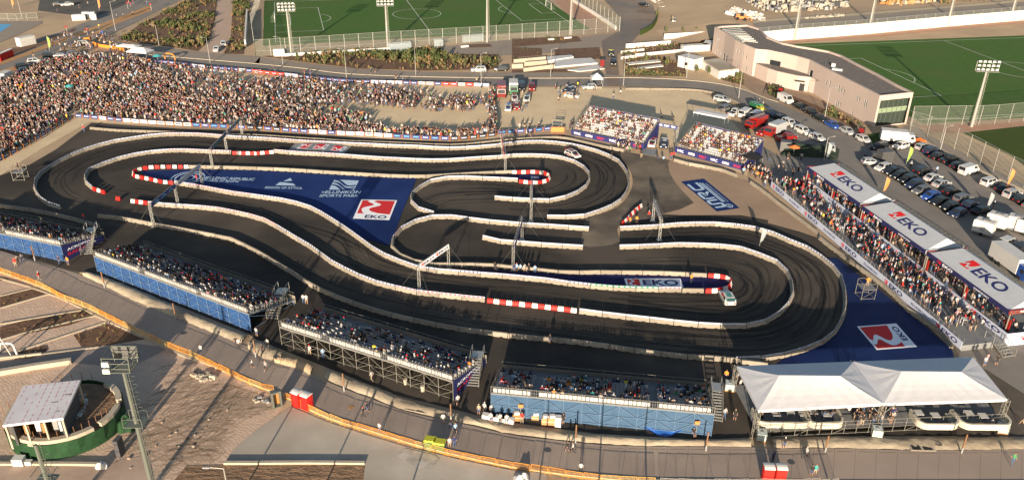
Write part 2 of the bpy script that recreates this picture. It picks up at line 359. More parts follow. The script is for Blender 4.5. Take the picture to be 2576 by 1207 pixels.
# promenade, verge and dirt in the foreground
PT = P(0, 2, '-500,20 0,115 400,235 800,350 1300,560 1730,750 2300,1000 2576,1110')+P(1, 3, '0,-30 170,0 480,120 850,280 1200,410 1500,520 1800,590 2100,650 2576,760')+P(2, 3, '400,805 700,840 1150,868 2400,880')+P(3, 3, '60,897 600,890 1500,912 2576,905 3200,905')
PB = P(0, 2, '-500,180 0,320 400,470 900,700 1300,900 1680,1090 2050,1230')+P(1, 3, '0,250 380,400 720,575 1230,730 1650,860 2090,965 2576,1070')+P(2, 3, '480,1140 970,1190 1450,1225 2000,1230 2576,1240')+P(3, 3, '1000,1250 2576,1250 3200,1250')
def prom_mat():
    m = mat('promenade', (.40, .315, .255), .85, (.35, .275, .22), .3, c3=(.31, .245, .20), s3=.06, bump=.0)
    n = m.node_tree; L = n.links; b = n.nodes['Principled BSDF']; src = b.inputs['Base Color'].links[0].from_socket
    tc = n.nodes.new('ShaderNodeTexCoord'); sp = n.nodes.new('ShaderNodeSeparateXYZ'); L.new(tc.outputs['UV'], sp.inputs[0])
    def mth(op, a, bb): x = n.nodes.new('ShaderNodeMath'); x.operation = op; [L.new(v, x.inputs[i]) if hasattr(v, 'links') or not isinstance(v, (int, float)) else setattr(x.inputs[i], 'default_value', v) for i, v in enumerate((a, bb)) if v is not None]; return x.outputs[0]
    u, v = sp.outputs[0], sp.outputs[1]
    j = mth('FRACT', mth('DIVIDE', u, 2.45), None)                       # joint between plates
    joint = mth('LESS_THAN', j, .022)
    gr = mth('LESS_THAN', mth('FRACT', mth('DIVIDE', u, .245), None), .20)   # drainage grooves
    inb = mth('MULTIPLY', mth('GREATER_THAN', v, .06), mth('LESS_THAN', v, .90))
    far = mth('GREATER_THAN', u, 45.0); near = mth('LESS_THAN', u, 112.0)
    gro = mth('MULTIPLY', mth('MULTIPLY', gr, inb), mth('MULTIPLY', far, near))
    bar = mth('MULTIPLY', mth('MULTIPLY', mth('GREATER_THAN', v, .070), mth('LESS_THAN', v, .088)), mth('MULTIPLY', mth('GREATER_THAN', j, .12), mth('LESS_THAN', j, .92)))
    dark = mth('MAXIMUM', mth('MULTIPLY', joint, .55), mth('MAXIMUM', mth('MULTIPLY', gro, .22), mth('MULTIPLY', bar, .55)))
    mx = n.nodes.new('ShaderNodeMix'); mx.data_type = 'RGBA'; L.new(dark, mx.inputs[0]); L.new(src, mx.inputs[6]); mx.inputs[7].default_value = (.05, .04, .035, 1)
    L.new(mx.outputs[2], b.inputs['Base Color']); return m
sheet('dirt_ground', GP(P(0, 2, '-900,150 0,300 900,690 2050,1207')+P(1, 3, '100,330 300,440 -100,900 -400,1207')+P(1, 3, '-400,1500')+P(0, 3, '-1500,1800')), M('rutted'), .02)
# wheel ruts pressed into the dirt
rr_ = random.Random(8); wr = MB(); k_ = 0
DP = GP(P(0, 2, '1500,1207')+P(0, 3, '1290,70 1900,40 2350,260')+P(1, 3, '150,400 250,460')+P(0, 3, '2400,600 2200,1000 1600,1207 900,1000 1000,500'))
while k_ < 150:
    x, y = rr_.uniform(-48, -20), rr_.uniform(68, 100)
    if not inpoly(x, y, DP): continue
    k_ += 1; a = rr_.gauss(.5, .5); cu = rr_.uniform(-.06, .06); L_ = rr_.randrange(8, 30); pts = []
    for i in range(L_):
        if not inpoly(x, y, DP): break
        pts.append(Vector((x, y, 0))); x += math.cos(a)*.8; y += math.sin(a)*.8; a += cu
    if len(pts) > 3:
        for s in (-.8, .8): stripe(wr, [p+Vector((-math.sin(a)*s, math.cos(a)*s, 0)) for p in pts], rr_.uniform(.15, .32), .034+.0002*(k_ % 60), rr_.randrange(2))
m = mat('rut_dark', (.17, .11, .07), .95); m.node_tree.nodes['Principled BSDF'].inputs['Alpha'].default_value = .20
m = mat('rut_pale', (.52, .39, .28), .95); m.node_tree.nodes['Principled BSDF'].inputs['Alpha'].default_value = .4
tag(wr.build('wheel_ruts', [M('rut_dark'), M('rut_pale')]), kind='structure')
ribbon('promenade', GP(PT), GP(PB), prom_mat(), .08)
kerb('kerb', GP(PB), .45, .16, 'kerb')
VT = P(0, 2, '800,345 920,335 1230,440 1730,650 2200,850 2510,965')
def bank(name, top, bot, m='verge', h=.45):
    """low rounded bank of pale rubble"""
    A = crom(top, 4); B = crom(bot, 4); n = 60
    A = resample(A, sum((b-a).length for a, b in zip(A, A[1:]))/n); B = resample(B, sum((b-a).length for a, b in zip(B, B[1:]))/n)
    vs = []; fs = []; rr = random.Random(3)
    for i in range(min(len(A), len(B))):
        for k in range(7):
            t = k/6; p = A[i].lerp(B[i], t); s_ = math.sin(math.pi*t)**.6 if 0 < t < 1 else 0
            vs.append((p.x+rr.uniform(-.1, .1), p.y+rr.uniform(-.1, .1), .05+s_*(h+rr.uniform(-.08, .08))))
    for i in range(len(vs)//7-1):
        for k in range(6): a = i*7+k; fs.append((a, a+7, a+8, a+1))
    b = MB(); b.add(vs, fs); o = b.build(name, M(m), smooth=True); return tag(o, kind='structure')
bank('rubble_bank', GP(VT), GP(P(0, 2, '840,365 1000,440 1400,640 1780,790 2300,1000 2430,1035')))
bank('rubble_bank', GP(P(1, 2, '-60,1010 60,1020 150,1060 270,1130')), GP(P(1, 2, '-80,1100 0,1160 120,1207 245,1215')))
bank('rubble_bank', GP(P(1, 3, '170,-30 380,-20 520,20 600,70')), GP(P(1, 3, '190,30 300,60 440,100 540,150')), 'sand')
bank('rubble_bank', GP(P(1, 3, '720,80 900,150 1400,350 1900,500 2300,600 2576,665')+P(2, 3, '300,690 560,740 850,745 1400,790 1900,800 2400,790')), GP(P(1, 3, '690,190 850,260 1200,395 1500,505 1800,570 2100,635 2576,745')+P(2, 3, '400,790 700,825 1150,858 1900,868 2400,872')), h=.3)
bank('rubble_bank', GP(P(3, 3, '30,790 800,770 1300,770 2000,775 2800,770')), GP(P(3, 3, '60,890 600,884 1500,906 2000,906 2800,900')), h=.25)
# grey slab and cut earth below the fence
sheet('concrete_slab', GP(P(1, 3, '350,470 720,625 1130,760 1500,870 2090,1010 2576,1110')+P(2, 3, '350,1140 360,1250 0,1300')+P(1, 3, '1060,1300 1100,1060 0,1040')+P(0, 3, '2576,1040 2250,1050 2350,900 2576,710')+P(1, 3, '0,710')), mat('slab', (.50, .445, .375), .9, (.39, .345, .285), .15, c3=(.31, .265, .21), s3=.04), .05)
sheet('cut_earth', GP(P(1, 3, '-700,1065 0,1050 1095,1058 1070,1300 -900,1300')), mat('cut', (.26, .165, .10), 1, (.15, .095, .06), .6, bump=.5, bscale=.8, stretch=(1, 2.2, 1)), .06)
kerb('kerb', GP(P(1, 3, '-320,1045 0,1045 500,1040 1095,1045')), .4, .3, 'concrete_pale')
sheet('wet_patch', GP(P(1, 3, '1420,970 1500,890 1800,960 1850,1000 1770,1100 1640,1095')), mat('wet', (.30, .26, .21), .25, (.55, .50, .43), .5), .09)
# beds and paths lower left
for s_ in ['0,575 330,490 490,545 160,640 0,690', '0,880 330,790 850,712 960,765 700,860 200,960 0,1010', '740,960 1080,850 1450,1000 1100,1060 820,1075', '140,1140 470,1060 480,1110 330,1190 150,1200', '-300,380 0,370 100,395 -300,470']:
    sheet('planting_bed', GP(P(0, 2, s_)), M('soil'), .07)
for s_ in ['0,570 330,488', '0,690 490,548', '0,850 850,706', '0,1012 160,960 960,765', '160,1130 1080,825', '0,1207 1000,1080', '0,390 320,480']:
    kerb('kerb', GP(P(0, 2, s_)), .3, .12)
kerb('kerb', GP(P(0, 2, '330,488 640,600 1000,780 1330,930 1680,1100 2000,1230')), .3, .14)
ribbon('footpath', GP(P(0, 2, '-100,1250 420,1160 1000,1090 1300,1040 1640,1080')), GP(P(0, 3, '-100,110 300,40 700,30 1290,60')+P(0, 2, '1680,1100')), mat('path_grey', (.30, .245, .21), .9, (.26, .21, .18), .3), .04)
sheet('footpath', GP(P(0, 3, '-400,1075 0,1075 1050,1080 1200,1010 1500,950 1550,1250 -400,1300')), mat('paved', (.46, .35, .27), .9, (.35, .25, .19), .2), .05)
# pitches
def pitch(name, cx, cy, yaw, L, W, m, half=None, extra=4.0):
    c_, s_ = math.cos(yaw), math.sin(yaw)
    W_ = lambda u, v, z=0: Vector((cx+u*c_-v*s_, cy+u*s_+v*c_, z))
    e = extra
    sheet('turf', [W_(-L/2-e, -W/2-e), W_(L/2+e, -W/2-e), W_(L/2+e, W/2+e), W_(-L/2-e, W/2+e)], M(m), .06)
    b = MB(); lw = .16; z = .09
    def ln(*p): stripe(b, [W_(*q) for q in p], lw, z)
    ln((-L/2, -W/2), (L/2, -W/2)); ln((-L/2, W/2), (L/2, W/2)); ln((-L/2, -W/2), (-L/2, W/2)); ln((L/2, -W/2), (L/2, W/2)); ln((0, -W/2), (0, W/2))
    ln(*[(9.15*math.cos(t*math.pi/24), 9.15*math.sin(t*math.pi/24)) for t in range(49)])
    for s in (-1, 1):
        for (dd, hw) in ((16.5, 20.15), (5.5, 9.16)): ln((s*L/2, hw), (s*(L/2-dd), hw), ), ln((s*(L/2-dd), hw), (s*(L/2-dd), -hw)), ln((s*(L/2-dd), -hw), (s*L/2, -hw))
        a0 = math.acos(5.5/9.15); ln(*[(s*(L/2-11-9.15*math.cos(a0*k/8)), 9.15*math.sin(a0*k/8)) for k in range(-8, 9)])
    tag(b.build('pitch_lines', M('line')), kind='structure')
    return W_
PW = pitch('pitch', -37.3, 320.4, .2605, 105.2, 68.7, 'turf')
A_, B_ = G1(3, 0, 950, 570), G1(3, 0, 1855, 988); dv = (A_-B_).normalized()   # dv = pitch 'up'
yaw2 = math.atan2(dv.y, dv.x)-math.pi/2; sc2 = (A_-B_).length/40.3
uu = Vector((math.cos(yaw2), math.sin(yaw2), 0)); mid = (A_+B_)/2
C2 = mid+uu*(52.5-16.5)*sc2
PW2 = pitch('pitch', C2.x, C2.y, yaw2, 105*sc2, 68*sc2, 'turf', extra=3)
print('pitch2 scale', sc2, yaw2, C2)
sheet('turf', GP(P(3, 1, '1960,135 2576,65 3300,0 3300,1000 2576,460 2450,365')), M('turf2'), .06)
ribbon('pitch_edge', GP(P(3, 0, '1450,1207 1500,1130 2050,1100 2576,1040 3200,960')), GP(P(3, 1, '1500,130 1950,130 2576,60 3200,-20')), M('turf_edge'), .04) 
ribbon('pitch_edge', GP(P(3, 0, '-100,415 262,405 1000,345 1790,270 2576,205 3300,140')), GP(P(3, 0, '-100,460 262,435 1000,385 1790,310 2576,240 3300,180')), M('turf_edge'), .05)
ribbon('pavement', GP(P(3, 1, '1340,90 1450,60 1700,200 2400,560 3000,850')), GP(P(3, 1, '1440,150 1700,290 2100,500 2576,720 3100,960')), M('walk'), .07)
sheet('grass_patch', GP(P(3, 1, '1000,150 1330,95 1450,160 1300,200 1060,250')), M('turf2'), .07)
ribbon('pavement', GP(P(2, 0, '2330,700 2576,800')+P(3, 0, '0,860 400,950 700,1100 1000,1230')), GP(P(2, 0, '2330,860 2500,980')+P(3, 0, '0,990 250,1110 500,1207')+P(3, 1, '860,150')), mat('walk_brown', (.30, .215, .15), .9, (.25, .18, .13), .3), .06)
ribbon('planting_strip', GP(P(3, 0, '0,870 200,950')+P(3, 0, '600,1110 800,1200')+P(3, 1, '900,80')), GP(P(3, 0, '0,950 120,1010')+P(3, 0, '560,1150 760,1240')+P(3, 1, '820,90')), M('soil'), .09)
ribbon('pavement', GP(P(2, 0, '0,400 380,410 1000,340')), GP(P(1, 0, '1400,520')+P(2, 0, '0,560 1000,470')), M('walk'), .045)
ribbon('pitch_edge', GP(P(2, 0, '380,-60 590,190 760,330')), GP(P(2, 0, '560,-60 860,190 1060,330')), M('turf_edge'), .05)

# ------------------------------------------------------------ ground mats with printed marks
def mat_thing(pts, m, label, z=.09, smooth=0):
    o = sheet('ground_banner', pts, M(m), z, smooth=smooth, label=label, cat='ground banner'); return o
def logo(mb, parent, name, mats):
    return mb.build(name, [M(x) for x in mats], parent)
m1 = mat_thing(GP(P(0, 1, '1400,520 1900,502 2576,512')+P(1, 1, '700,550 1250,585 1620,592 1470,930 1380,1207')+P(1, 2, '1330,60 1060,-20')+P(1, 1, '850,1060 620,920 450,855 300,810 0,760')+P(0, 1, '2200,700 1900,645 1500,590')), 'mat_blue', 'large blue ground banner with four printed logos inside the track')
def fm_t(c, r, bl, br, tr, tl, z=.105):
    return bil(G1(c, r, *bl, z), G1(c, r, *br, z), G1(c, r, *tr, z), G1(c, r, *tl, z))
fm = fm_t(1, 1, (975, 992), (1340, 1008), (1420, 808), (1060, 800))
b = MB(); b.add([fm(0, 0), fm(1, 0), fm(1, 1), fm(0, 1)], [(0, 1, 2, 3)], 0); logo(b, m1, 'logo_panel', ['print_white'])
fz = lambda u, v: fm(u, v)+Vector((0, 0, .015))
b = MB(); eko_square(b, fz, (.05, .27, .95, .955), 0); put_text(b, 'EKO', fz, (.30, .05, .90, .21), 1, .03); logo(b, m1, 'logo', ['print_red', 'print_navy'])
fm = fm_t(1, 1, (735, 700), (985, 708), (1035, 610), (790, 600))
b = MB(); b.add([fm(0, 0), fm(1, 0), fm(1, 1), fm(0, 1)], [(0, 1, 2, 3)], 0)
fz = lambda u, v: fm(u, v)+Vector((0, 0, .015))
for k, (ph, w_) in enumerate(((.86, .07), (.60, .07), (.34, .07))):
    pts = [fz(min(.97, max(.03, t/14)), max(.03, min(.97, ph-.45*(t/14)+.16*math.sin(t/14*6.3+.6)))) for t in range(15)]
    stripe(b, pts, .55, .125, 1)
fm2 = fm_t(1, 1, (632, 775), (1030, 775), (1060, 712), (672, 712))
put_text(b, 'ELLINIKON', fm2, (.09, .55, 1.0, 1.0), 0, .02); put_text(b, 'THE', fm2, (-.01, .60, .07, .9), 0); put_text(b, 'SPORTS PARK', fm2, (0, .0, 1.0, .42), 0, .02)
logo(b, m1, 'logo', ['print_pale', 'mat_blue'])
b = MB(); q = [G1(1, 1, *p, .105) for p in ((272, 620), (365, 612), (345, 583))]; b.add(q, [(0, 1, 2)])
q = [G1(1, 1, *p, .105) for p in ((195, 657), (400, 662), (375, 640), (240, 625))]; b.add(q, [(0, 1, 2, 3)])
put_text(b, 'REGION OF ATTICA', fm_t(1, 1, (85, 690), (468, 698), (462, 675), (100, 668)), (0, 0, 1, 1), 0); logo(b, m1, 'logo', ['print_pale'])
b = MB(); put_text(b, 'HELLENIC REPUBLIC', fm_t(0, 1, (2030, 595), (2550, 612), (2570, 586), (2050, 568)), (0, 0, 1, 1), 0); put_text(b, 'Ministry of Sports', fm_t(0, 1, (2010, 622), (2395, 634), (2410, 606), (2035, 596)), (0, 0, 1, 1), 0)
cc = G1(0, 1, 1890, 582, .105)
for rr_ in (3.3, 2.5, 1.3): stripe(b, [cc+Vector((math.cos(t*.3927)*rr_, math.sin(t*.3927)*rr_, 0)) for t in range(17)], .35, .105)
logo(b, m1, 'logo', ['print_pale'])
m2 = mat_thing(GP(P(2, 2, '-900,310 -300,305 370,335 660,352 1090,352 1960,382 2150,405 2190,440 2180,490 2100,515 1940,528 1250,515 580,460 370,400 -300,340 -880,330')), 'mat_navy', 'long purple navy ground banner inside the lower hairpin')
fm = fm_t(2, 2, (1150, 462), (1725, 475), (1695, 388), (1130, 387))
b = MB(); b.add([fm(0, 0), fm(1, 0), fm(1, 1), fm(0, 1)], [(0, 1, 2, 3)]); logo(b, m2, 'logo_panel', ['print_white'])
fz = lambda u, v: fm(u, v)+Vector((0, 0, .015))
b = MB(); eko_square(b, fz, (.04, .08, .255, .92), 0); put_text(b, 'EKO', fz, (.31, .16, .94, .84), 1, .03); logo(b, m2, 'logo', ['print_red', 'print_navy'])
m3 = mat_thing(GP(P(3, 2, '610,180 700,190 900,350 1100,490 1380,720 1560,860 1850,1110 1880,1207')+P(3, 3, '1850,60 1000,100 0,110')+P(3, 2, '170,1190 330,1150 480,1090 600,1010 700,900 770,790 800,690 800,560 760,450 690,330')), 'mat_dark', 'big dark blue ground banner outside the right bend')
fm = fm_t(3, 2, (1500, 1073), (1290, 838), (895, 868), (1095, 1105))
b = MB(); b.add([fm(0, 0), fm(1, 0), fm(1, 1), fm(0, 1)], [(0, 1, 2, 3)]); logo(b, m3, 'logo_panel', ['print_white'])
fz = lambda u, v: fm(u, v)+Vector((0, 0, .015))
b = MB(); eko_square(b, fz, (.05, .27, .95, .955), 0); put_text(b, 'EKO', fz, (.28, .06, .88, .21), 1, .03); logo(b, m3, 'logo', ['print_red', 'print_navy'])
m4 = mat_thing(GP(P(2, 1, '1700,625 1930,595 2290,890 2060,925')), 'mat_blue', 'blue rectangular ground banner on the brown apron below the far stand')
fm = fm_t(2, 1, (2290, 890), (1930, 595), (1700, 625), (2060, 925))
def snake(b, pts, w_): 
    q = [fm(u, v) for u, v in pts]; stripe(b, crom(q, 4), w_, .11)
b = MB()
snake(b, [(.12, .86), (.12, .50), (.14, .44), (.20, .44), (.22, .50), (.22, .80), (.25, .86), (.30, .86), (.33, .80), (.33, .44)], .62)          # W
snake(b, [(.40, .44), (.40, .80), (.43, .86), (.56, .86), (.59, .80), (.59, .74), (.56, .68), (.48, .66)], .62); snake(b, [(.50, .66), (.60, .44)], .62)   # R
snake(b, [(.90, .84), (.73, .84), (.69, .78), (.69, .52), (.73, .46), (.92, .46)], .62)          # C
b.add([fm(.24, .30), fm(.90, .30), fm(.90, .36), fm(.24, .36)], [(0, 1, 2, 3)]); b.add([fm(.24, .22), fm(.88, .22), fm(.88, .27), fm(.24, .27)], [(0, 1, 2, 3)])
put_text(b, 'CHAMPIONSHIP', fm, (.22, .10, .86, .15), 0); 
for rr_ in (.95,): stripe(b, [fm(.115+math.cos(t*.3927)*.055, .26+math.sin(t*.3927)*.12) for t in range(17)], .2, .11)
put_text(b, 'FIA', fm, (.075, .2, .155, .32), 0)
logo(b, m4, 'logo', ['print_pale'])
m6 = mat_thing(GP(P(1, 1, '1960,598 2100,575 2400,560')+P(2, 1, '0,560 200,548 300,570 350,600 300,630 100,625 0,612')+P(1, 1, '2300,595')), 'mat_navy', 'small navy ground banner inside the upper hairpin')
b = MB(); put_text(b, 'ELLINIKON', fm_t(2, 1, (190, 590), (270, 592), (268, 568), (195, 566)), (0, 0, 1, 1), 0); logo(b, m6, 'logo', ['print_pale'])
# jump with three logos
L_, R_ = [G1(1, 1, *p) for p in ((320, 312), (395, 240))], [G1(1, 1, *p) for p in ((880, 345), (960, 268))]
b = MB(); n = 14; vs = []
for i in range(n+1):
    t = i/n; z = .08+.45*math.sin(math.pi*t)
    for s_ in range(2):
        p = L_[s_].lerp(R_[s_], t); vs.append((p.x, p.y, z))
b.add(vs, [(2*i, 2*i+2, 2*i+3, 2*i+1) for i in range(n)])
for s_ in range(2): b.add([vs[2*i+s_] for i in range(n+1)]+[(vs[2*i+s_][0], vs[2*i+s_][1], .03) for i in range(n, -1, -1)], [tuple(range(2*n+2))])
m5 = b.build('jump_ramp', M('mat_grey'), smooth=False); tag(m5, 'low grey jump ramp with three red logos across the far straight', 'ramp')
def fjump(u, v):
    t = u; p = L_[0].lerp(R_[0], t).lerp(L_[1].lerp(R_[1], t), v); p.z = .10+.45*math.sin(math.pi*t)+.012; return p
b = MB()
for (u0_, u1_, fl) in ((.13, .33, -1), (.42, .64, 1), (.74, .95, 1)):
    F = (lambda u, v, a=u0_, c=u1_, f=fl: fjump(a+(c-a)*((1-v) if f > 0 else v), .18+.64*(u if f > 0 else 1-u)))
    b.add([F(i/4, j)+Vector((0, 0, -.006)) for j in (0, .33, .66, 1) for i in range(5)], [(5*j+i, 5*j+i+1, 5*j+i+6, 5*j+i+5) for j in range(3) for i in range(4)], 0)
    eko_square(b, lambda u, v: F(u, v)+Vector((0, 0, .05)), (.05, .27, .95, .955), 1); put_text(b, 'EKO', lambda u, v: F(u, v)+Vector((0, 0, .05)), (.25, .05, .8, .22), 2, .03)
logo(b, m5, 'logo', ['print_white', 'print_red', 'print_navy'])
# ------------------------------------------------------------ barrier lines
BL, BH = 3.6, .55
def block_mb():
    b = MB(); x = .5*.975
    prof = [(-.28, .0), (-.28, .14), (-.17, .30), (-.13, BH), (.13, BH), (.17, .30), (.28, .14), (.28, 0)]
    # forklift notches: the foot is cut twice along the length
    xs = [-x, -.31, -.30, -.18, -.17, .17, .18, .30, .31, x]; up = [0, 0, 1, 1, 0, 0, 1, 1, 0, 0]
    vs = []
    for xx, u in zip(xs, up):
        for (y, z) in prof: vs.append((xx*BL, y, z if z else .09*u))
    n = 8; fs = []
    for i in range(len(xs)-1):
        for k in range(n): a = i*n+k; c = i*n+(k+1) % n; fs.append((a, a+n, c+n, c))
    fs.append(tuple(range(n))); fs.append(tuple(range((len(xs)-1)*n, len(xs)*n))[::-1])
    return b.add(vs, fs)
def banner_mb(v):
    b = MB(); L = BL*.97; z0 = BH-.02; z1 = BH+.28
    b.box((0, 0, z0), (L, .035, z1-z0), 0, 0)
    b.box((0, 0, z1), (L, .06, .03), 0, 2); 
    for x in (-L/2, 0, L/2): b.box((x, .05, z0-.1), (.04, .04, z1-z0+.1), 0, 2)
    rr = random.Random(v)
    for s in (-1, 1):
        y = s*.0225
        if v == 4: continue
        k = 5 if v in (1, 3) else 4
        for i in range(k):
            x0 = -L/2+L*(i+.18)/k; x1 = -L/2+L*(i+(.82 if v != 3 else .55))/k
            za, zb = (z0+.07, z1-.07) if v != 3 else (z0+.04, z1-.04)
            segs = 4 if v in (0, 2) else 1
            for j in range(segs):
                a = x0+(x1-x0)*j/segs; c = a+(x1-x0)/segs*(.72 if segs > 1 else 1)
                q = [(a, y, za), (c, y, za), (c, y, zb), (a, y, zb)]
                if s > 0: q = q[::-1]
                b.quad(*q, mi=1)
    return b
mat('ad_white', (.46, .50, .62), .6); mat('ad_navy', (.03, .045, .16), .6); mat('ad_red', (.55, .02, .02), .6); mat('ad_green', (.02, .22, .09), .6); mat('ad_sky', (.12, .40, .62), .6); mat('ad_grey', (.35, .36, .38), .6)
BANV = [('ad_white', 'ad_navy'), ('ad_white', 'ad_red'), ('ad_navy', 'ad_white'), ('ad_white', 'ad_navy'), ('ad_white', 'ad_grey'), ('ad_green', 'ad_white'), ('ad_red', 'ad_white'), ('ad_sky', 'ad_navy')]
bm_ = block_mb(); blk_o = bm_.build('concrete_barrier', M('concrete')); blk_me = blk_o.data; bpy.data.objects.remove(blk_o)
mat('concrete_worn', (.28, .245, .195), .9, (.19, .165, .135), .8, c3=(.33, .29, .23), s3=.3)
blk2 = blk_me.copy(); blk2.materials.clear(); blk2.materials.append(M('concrete_worn'))
ban_me = []
for i, (a, c) in enumerate(BANV):
    o = banner_mb(i).build('sponsor_banner', [M(a), M(c), M('grey')]); ban_me.append(o.data); bpy.data.objects.remove(o)
BLOCKS = []
def bline(pts, kind, where, z=0.03):
    """kind: B banner on top, C plain"""
    pts = [Vector((p.x, p.y+.2, 0)) for p in GP(pts)]
    L = resample(crom(pts, 5), BL); n = len(L)-1
    for i in range(n):
        p, q = L[i], L[i+1]; c_ = (p+q)/2
        BLOCKS.append(dict(c=c_, a=math.atan2(q.y-p.y, q.x-p.x), s=(q-p).length/BL, k=kind, w=where, i=i, n=n, z=z))
A1 = P(0, 1, '610,905 480,862 400,800 352,720 350,650 375,600 420,545 530,478 625,420 780,347 940,292 1110,243 1280,215 1460,187 1620,170 1960,167 2270,190 2430,200')+P(1, 1, '0,207 160,217 330,230 490,242 960,265 1200,275 1370,284 1690,295 1850,308 2010,308 2170,300 2330,287 2480,272')+P(2, 1, '0,256 210,240 380,247 540,262 690,292 820,322 950,372 1070,432 1140,520 1175,600 1165,700 1130,780 1090,830 1020,880 900,932 740,988 540,1002 350,1000')
bline(A1, 'B', 'of the outermost upper loop')
bline(P(0, 1, '930,705 880,670 856,610 865,560 900,520 980,488 1110,435 1310,380 1500,347 1700,330 1840,328 2000,335 2120,340 2330,347'), 'B', 'of the second loop at far left')
bline(P(1, 1, '180,335 340,350 500,360 660,367 825,378 990,390 1150,402 1310,412 1480,420 1650,428 1830,430 2000,425 2160,412 2330,402 2500,392')+P(2, 1, '0,380 230,378 380,385 480,397 600,430 700,478 770,545 780,600 755,670 700,720 620,770 510,808 380,835 200,830 0,820')+P(1, 1, '2400,806'), 'B', 'of the inner upper loop')
bline(P(0, 1, '1905,490 2130,494 2310,498')+P(1, 1, '0,507 220,515 400,525 570,535 740,547 1000,562 1260,577 1520,587 1700,587 2000,570 2400,548')+P(2, 1, '0,541'), 'C', 'along the upper edge of the big blue ground banner')
bline(P(0, 1, '1755,652 1900,677 2040,702 2200,732 2380,765')+P(1, 1, '0,790 150,812 300,835 450,872 610,930 700,990 820,1060 950,1150')+P(1, 2, '1060,22 1100,60 1210,130 1340,200 1470,250 1640,310 1720,325 1860,340 2070,355 2290,375 2500,390')+P(2, 2, '0,398 150,412 360,432 570,465 800,490 1020,510 1250,520 1480,525 1705,527'), 'B', 'below the two long ground banners')
bline(P(2, 2, '1710,531 1930,533'), 'C', 'at the right tip of the lower hairpin')
bline(P(2, 2, '1960,380 1740,367 1520,357 1300,352 1090,350 870,347 660,352 440,345 200,318 0,302')+P(1, 2, '2400,280 2170,272 1940,272 1780,270 1560,227 1470,185 1390,130 1362,60 1380,0'), 'C', 'on the far side of the lower hairpin')
bline(P(1, 1, '1385,1207 1400,1165 1470,1110 1560,1060 1700,1012 1850,992 2020,1002 2180,1027 2370,1050 2540,1062')+P(2, 1, '0,1072 380,1092 580,1107 775,1120'), 'B', 'of the middle infield arc')
bline(P(2, 1, '60,627 0,618')+P(1, 1, '2470,618 2300,612 2130,603 1990,600 1850,617 1740,642 1660,690 1590,738 1553,800 1580,870 1640,917 1720,955 1790,962'), 'B', 'of the upper infield arc')
bline(P(1, 1, '2280,1205')+P(2, 2, '-110,42 0,50 290,72 500,87 715,99'), 'B', 'of the short middle row')
bline(P(2, 1, '1085,1115 1280,1107 1500,1094 1660,1077 1840,1070 2040,1070 2240,1087 2450,1117')+P(3, 1, '0,1150 100,1190')+P(3, 2, '140,15 250,45 430,125 570,222 700,340 750,440 775,560 775,720 740,830 690,920 640,985 560,1045 360,1130 170,1183 0,1210')+P(2, 3, '2450,20 2250,25'), 'B', 'of the big right bend')
bline(P(2, 2, '2576,1290 2250,1235 1910,1207 1740,1200 1480,1170 1225,1137 970,1097 720,1062 480,1037 250,1017')+P(1, 2, '2576,992 1980,912 1740,862 1520,817 1300,762 1085,697 890,627 720,557 560,482 400,372 280,302 150,222 0,132')+P(0, 2, '2450,72 2300,2')+P(0, 1, '2180,1190 1830,1122 1560,1077 1470,1057 1230,1012 1100,1000 985,987'), 'C', 'of the lowest barrier row')
bline(P(2, 2, '1080,96 1280,92 1480,82 1690,72 1890,77 2100,87 2310,112 2450,160 2576,207')+P(3, 2, '120,267 215,380 245,500 238,610 140,740 0,832')+P(2, 2, '2500,872 2370,892 2120,894 1885,882 1640,857 1390,827 1150,802 910,772 675,742'), 'B', 'of the inner right bend')
bline(P(1, 2, '2305,627 2220,620 1860,580 1640,557 1430,512 1240,465 1100,417 920,332 830,287 700,207 600,122 480,52')+P(1, 1, '300,1150 150,1062 0,1002')+P(0, 1, '2200,922 2000,902 1780,887 1560,872 1490,862'), 'B', 'of the row between the two lower lanes')
bline(P(0, 1, '905,97 1180,120 1470,130 1780,142 2270,165')+P(1, 1, '0,170 340,192 730,217 960,232 1370,245 1930,268 2200,252')+P(2, 1, '0,212 500,187 560,200 780,252 1050,312 1130,327'), 'C', 'of the uppermost row below the standing crowd')
bline(P(2, 1, '1630,420 1780,462 1950,492 2120,527 2265,582'), 'C', 'in front of the farther stand')
bline(P(2, 1, '2400,645 2576,770')+P(3, 1, '40,810 250,965 560,1207')+P(3, 2, '520,0 700,142 900,292 1100,432 1280,582 1380,700 1560,832 1740,942 1850,1100'), 'C', 'below the long white terrace')
bline(P(2, 0, '1140,908 1280,907 1420,910 1560,910 1700,914 1840,920 1980,937 2120,977 2260,1040 2330,1090'), 'C', 'between the sand lot and the far road')
bline(P(2, 0, '710,893 905,895'), 'C', 'beside the silver car on the sand')
bline(P(0, 1, '-300,840 0,885 300,925 600,985 850,1050 1000,1090'), 'C', 'in front of the leftmost stand')
for b_ in BLOCKS: b_['px'] = pxsize(b_['c'])
BLOCKS.sort(key=lambda b_: -b_['px'])
rk = random.Random(5)
def ban_of(b_):
    if 'two long' in b_['w'] and 7 <= b_['i'] <= 40: return {26: 5, 27: 5, 28: 5, 29: 1, 33: 6, 36: 7, 37: 6}.get(b_['i'], 0 if b_['i'] % 5 else 3)
    t = (b_['c'].x*3.1+b_['c'].y*1.7); h = int(abs(math.sin(round(t/38))*1000)) % 13
    return {0: 0, 1: 0, 2: 1, 3: 3, 4: 0, 5: 2, 6: 4, 7: 1, 8: 3, 9: 0, 10: 2, 11: 3, 12: 1}[h] if h != 10 else 0
rest = MB(); restb = [MB() for _ in BANV]
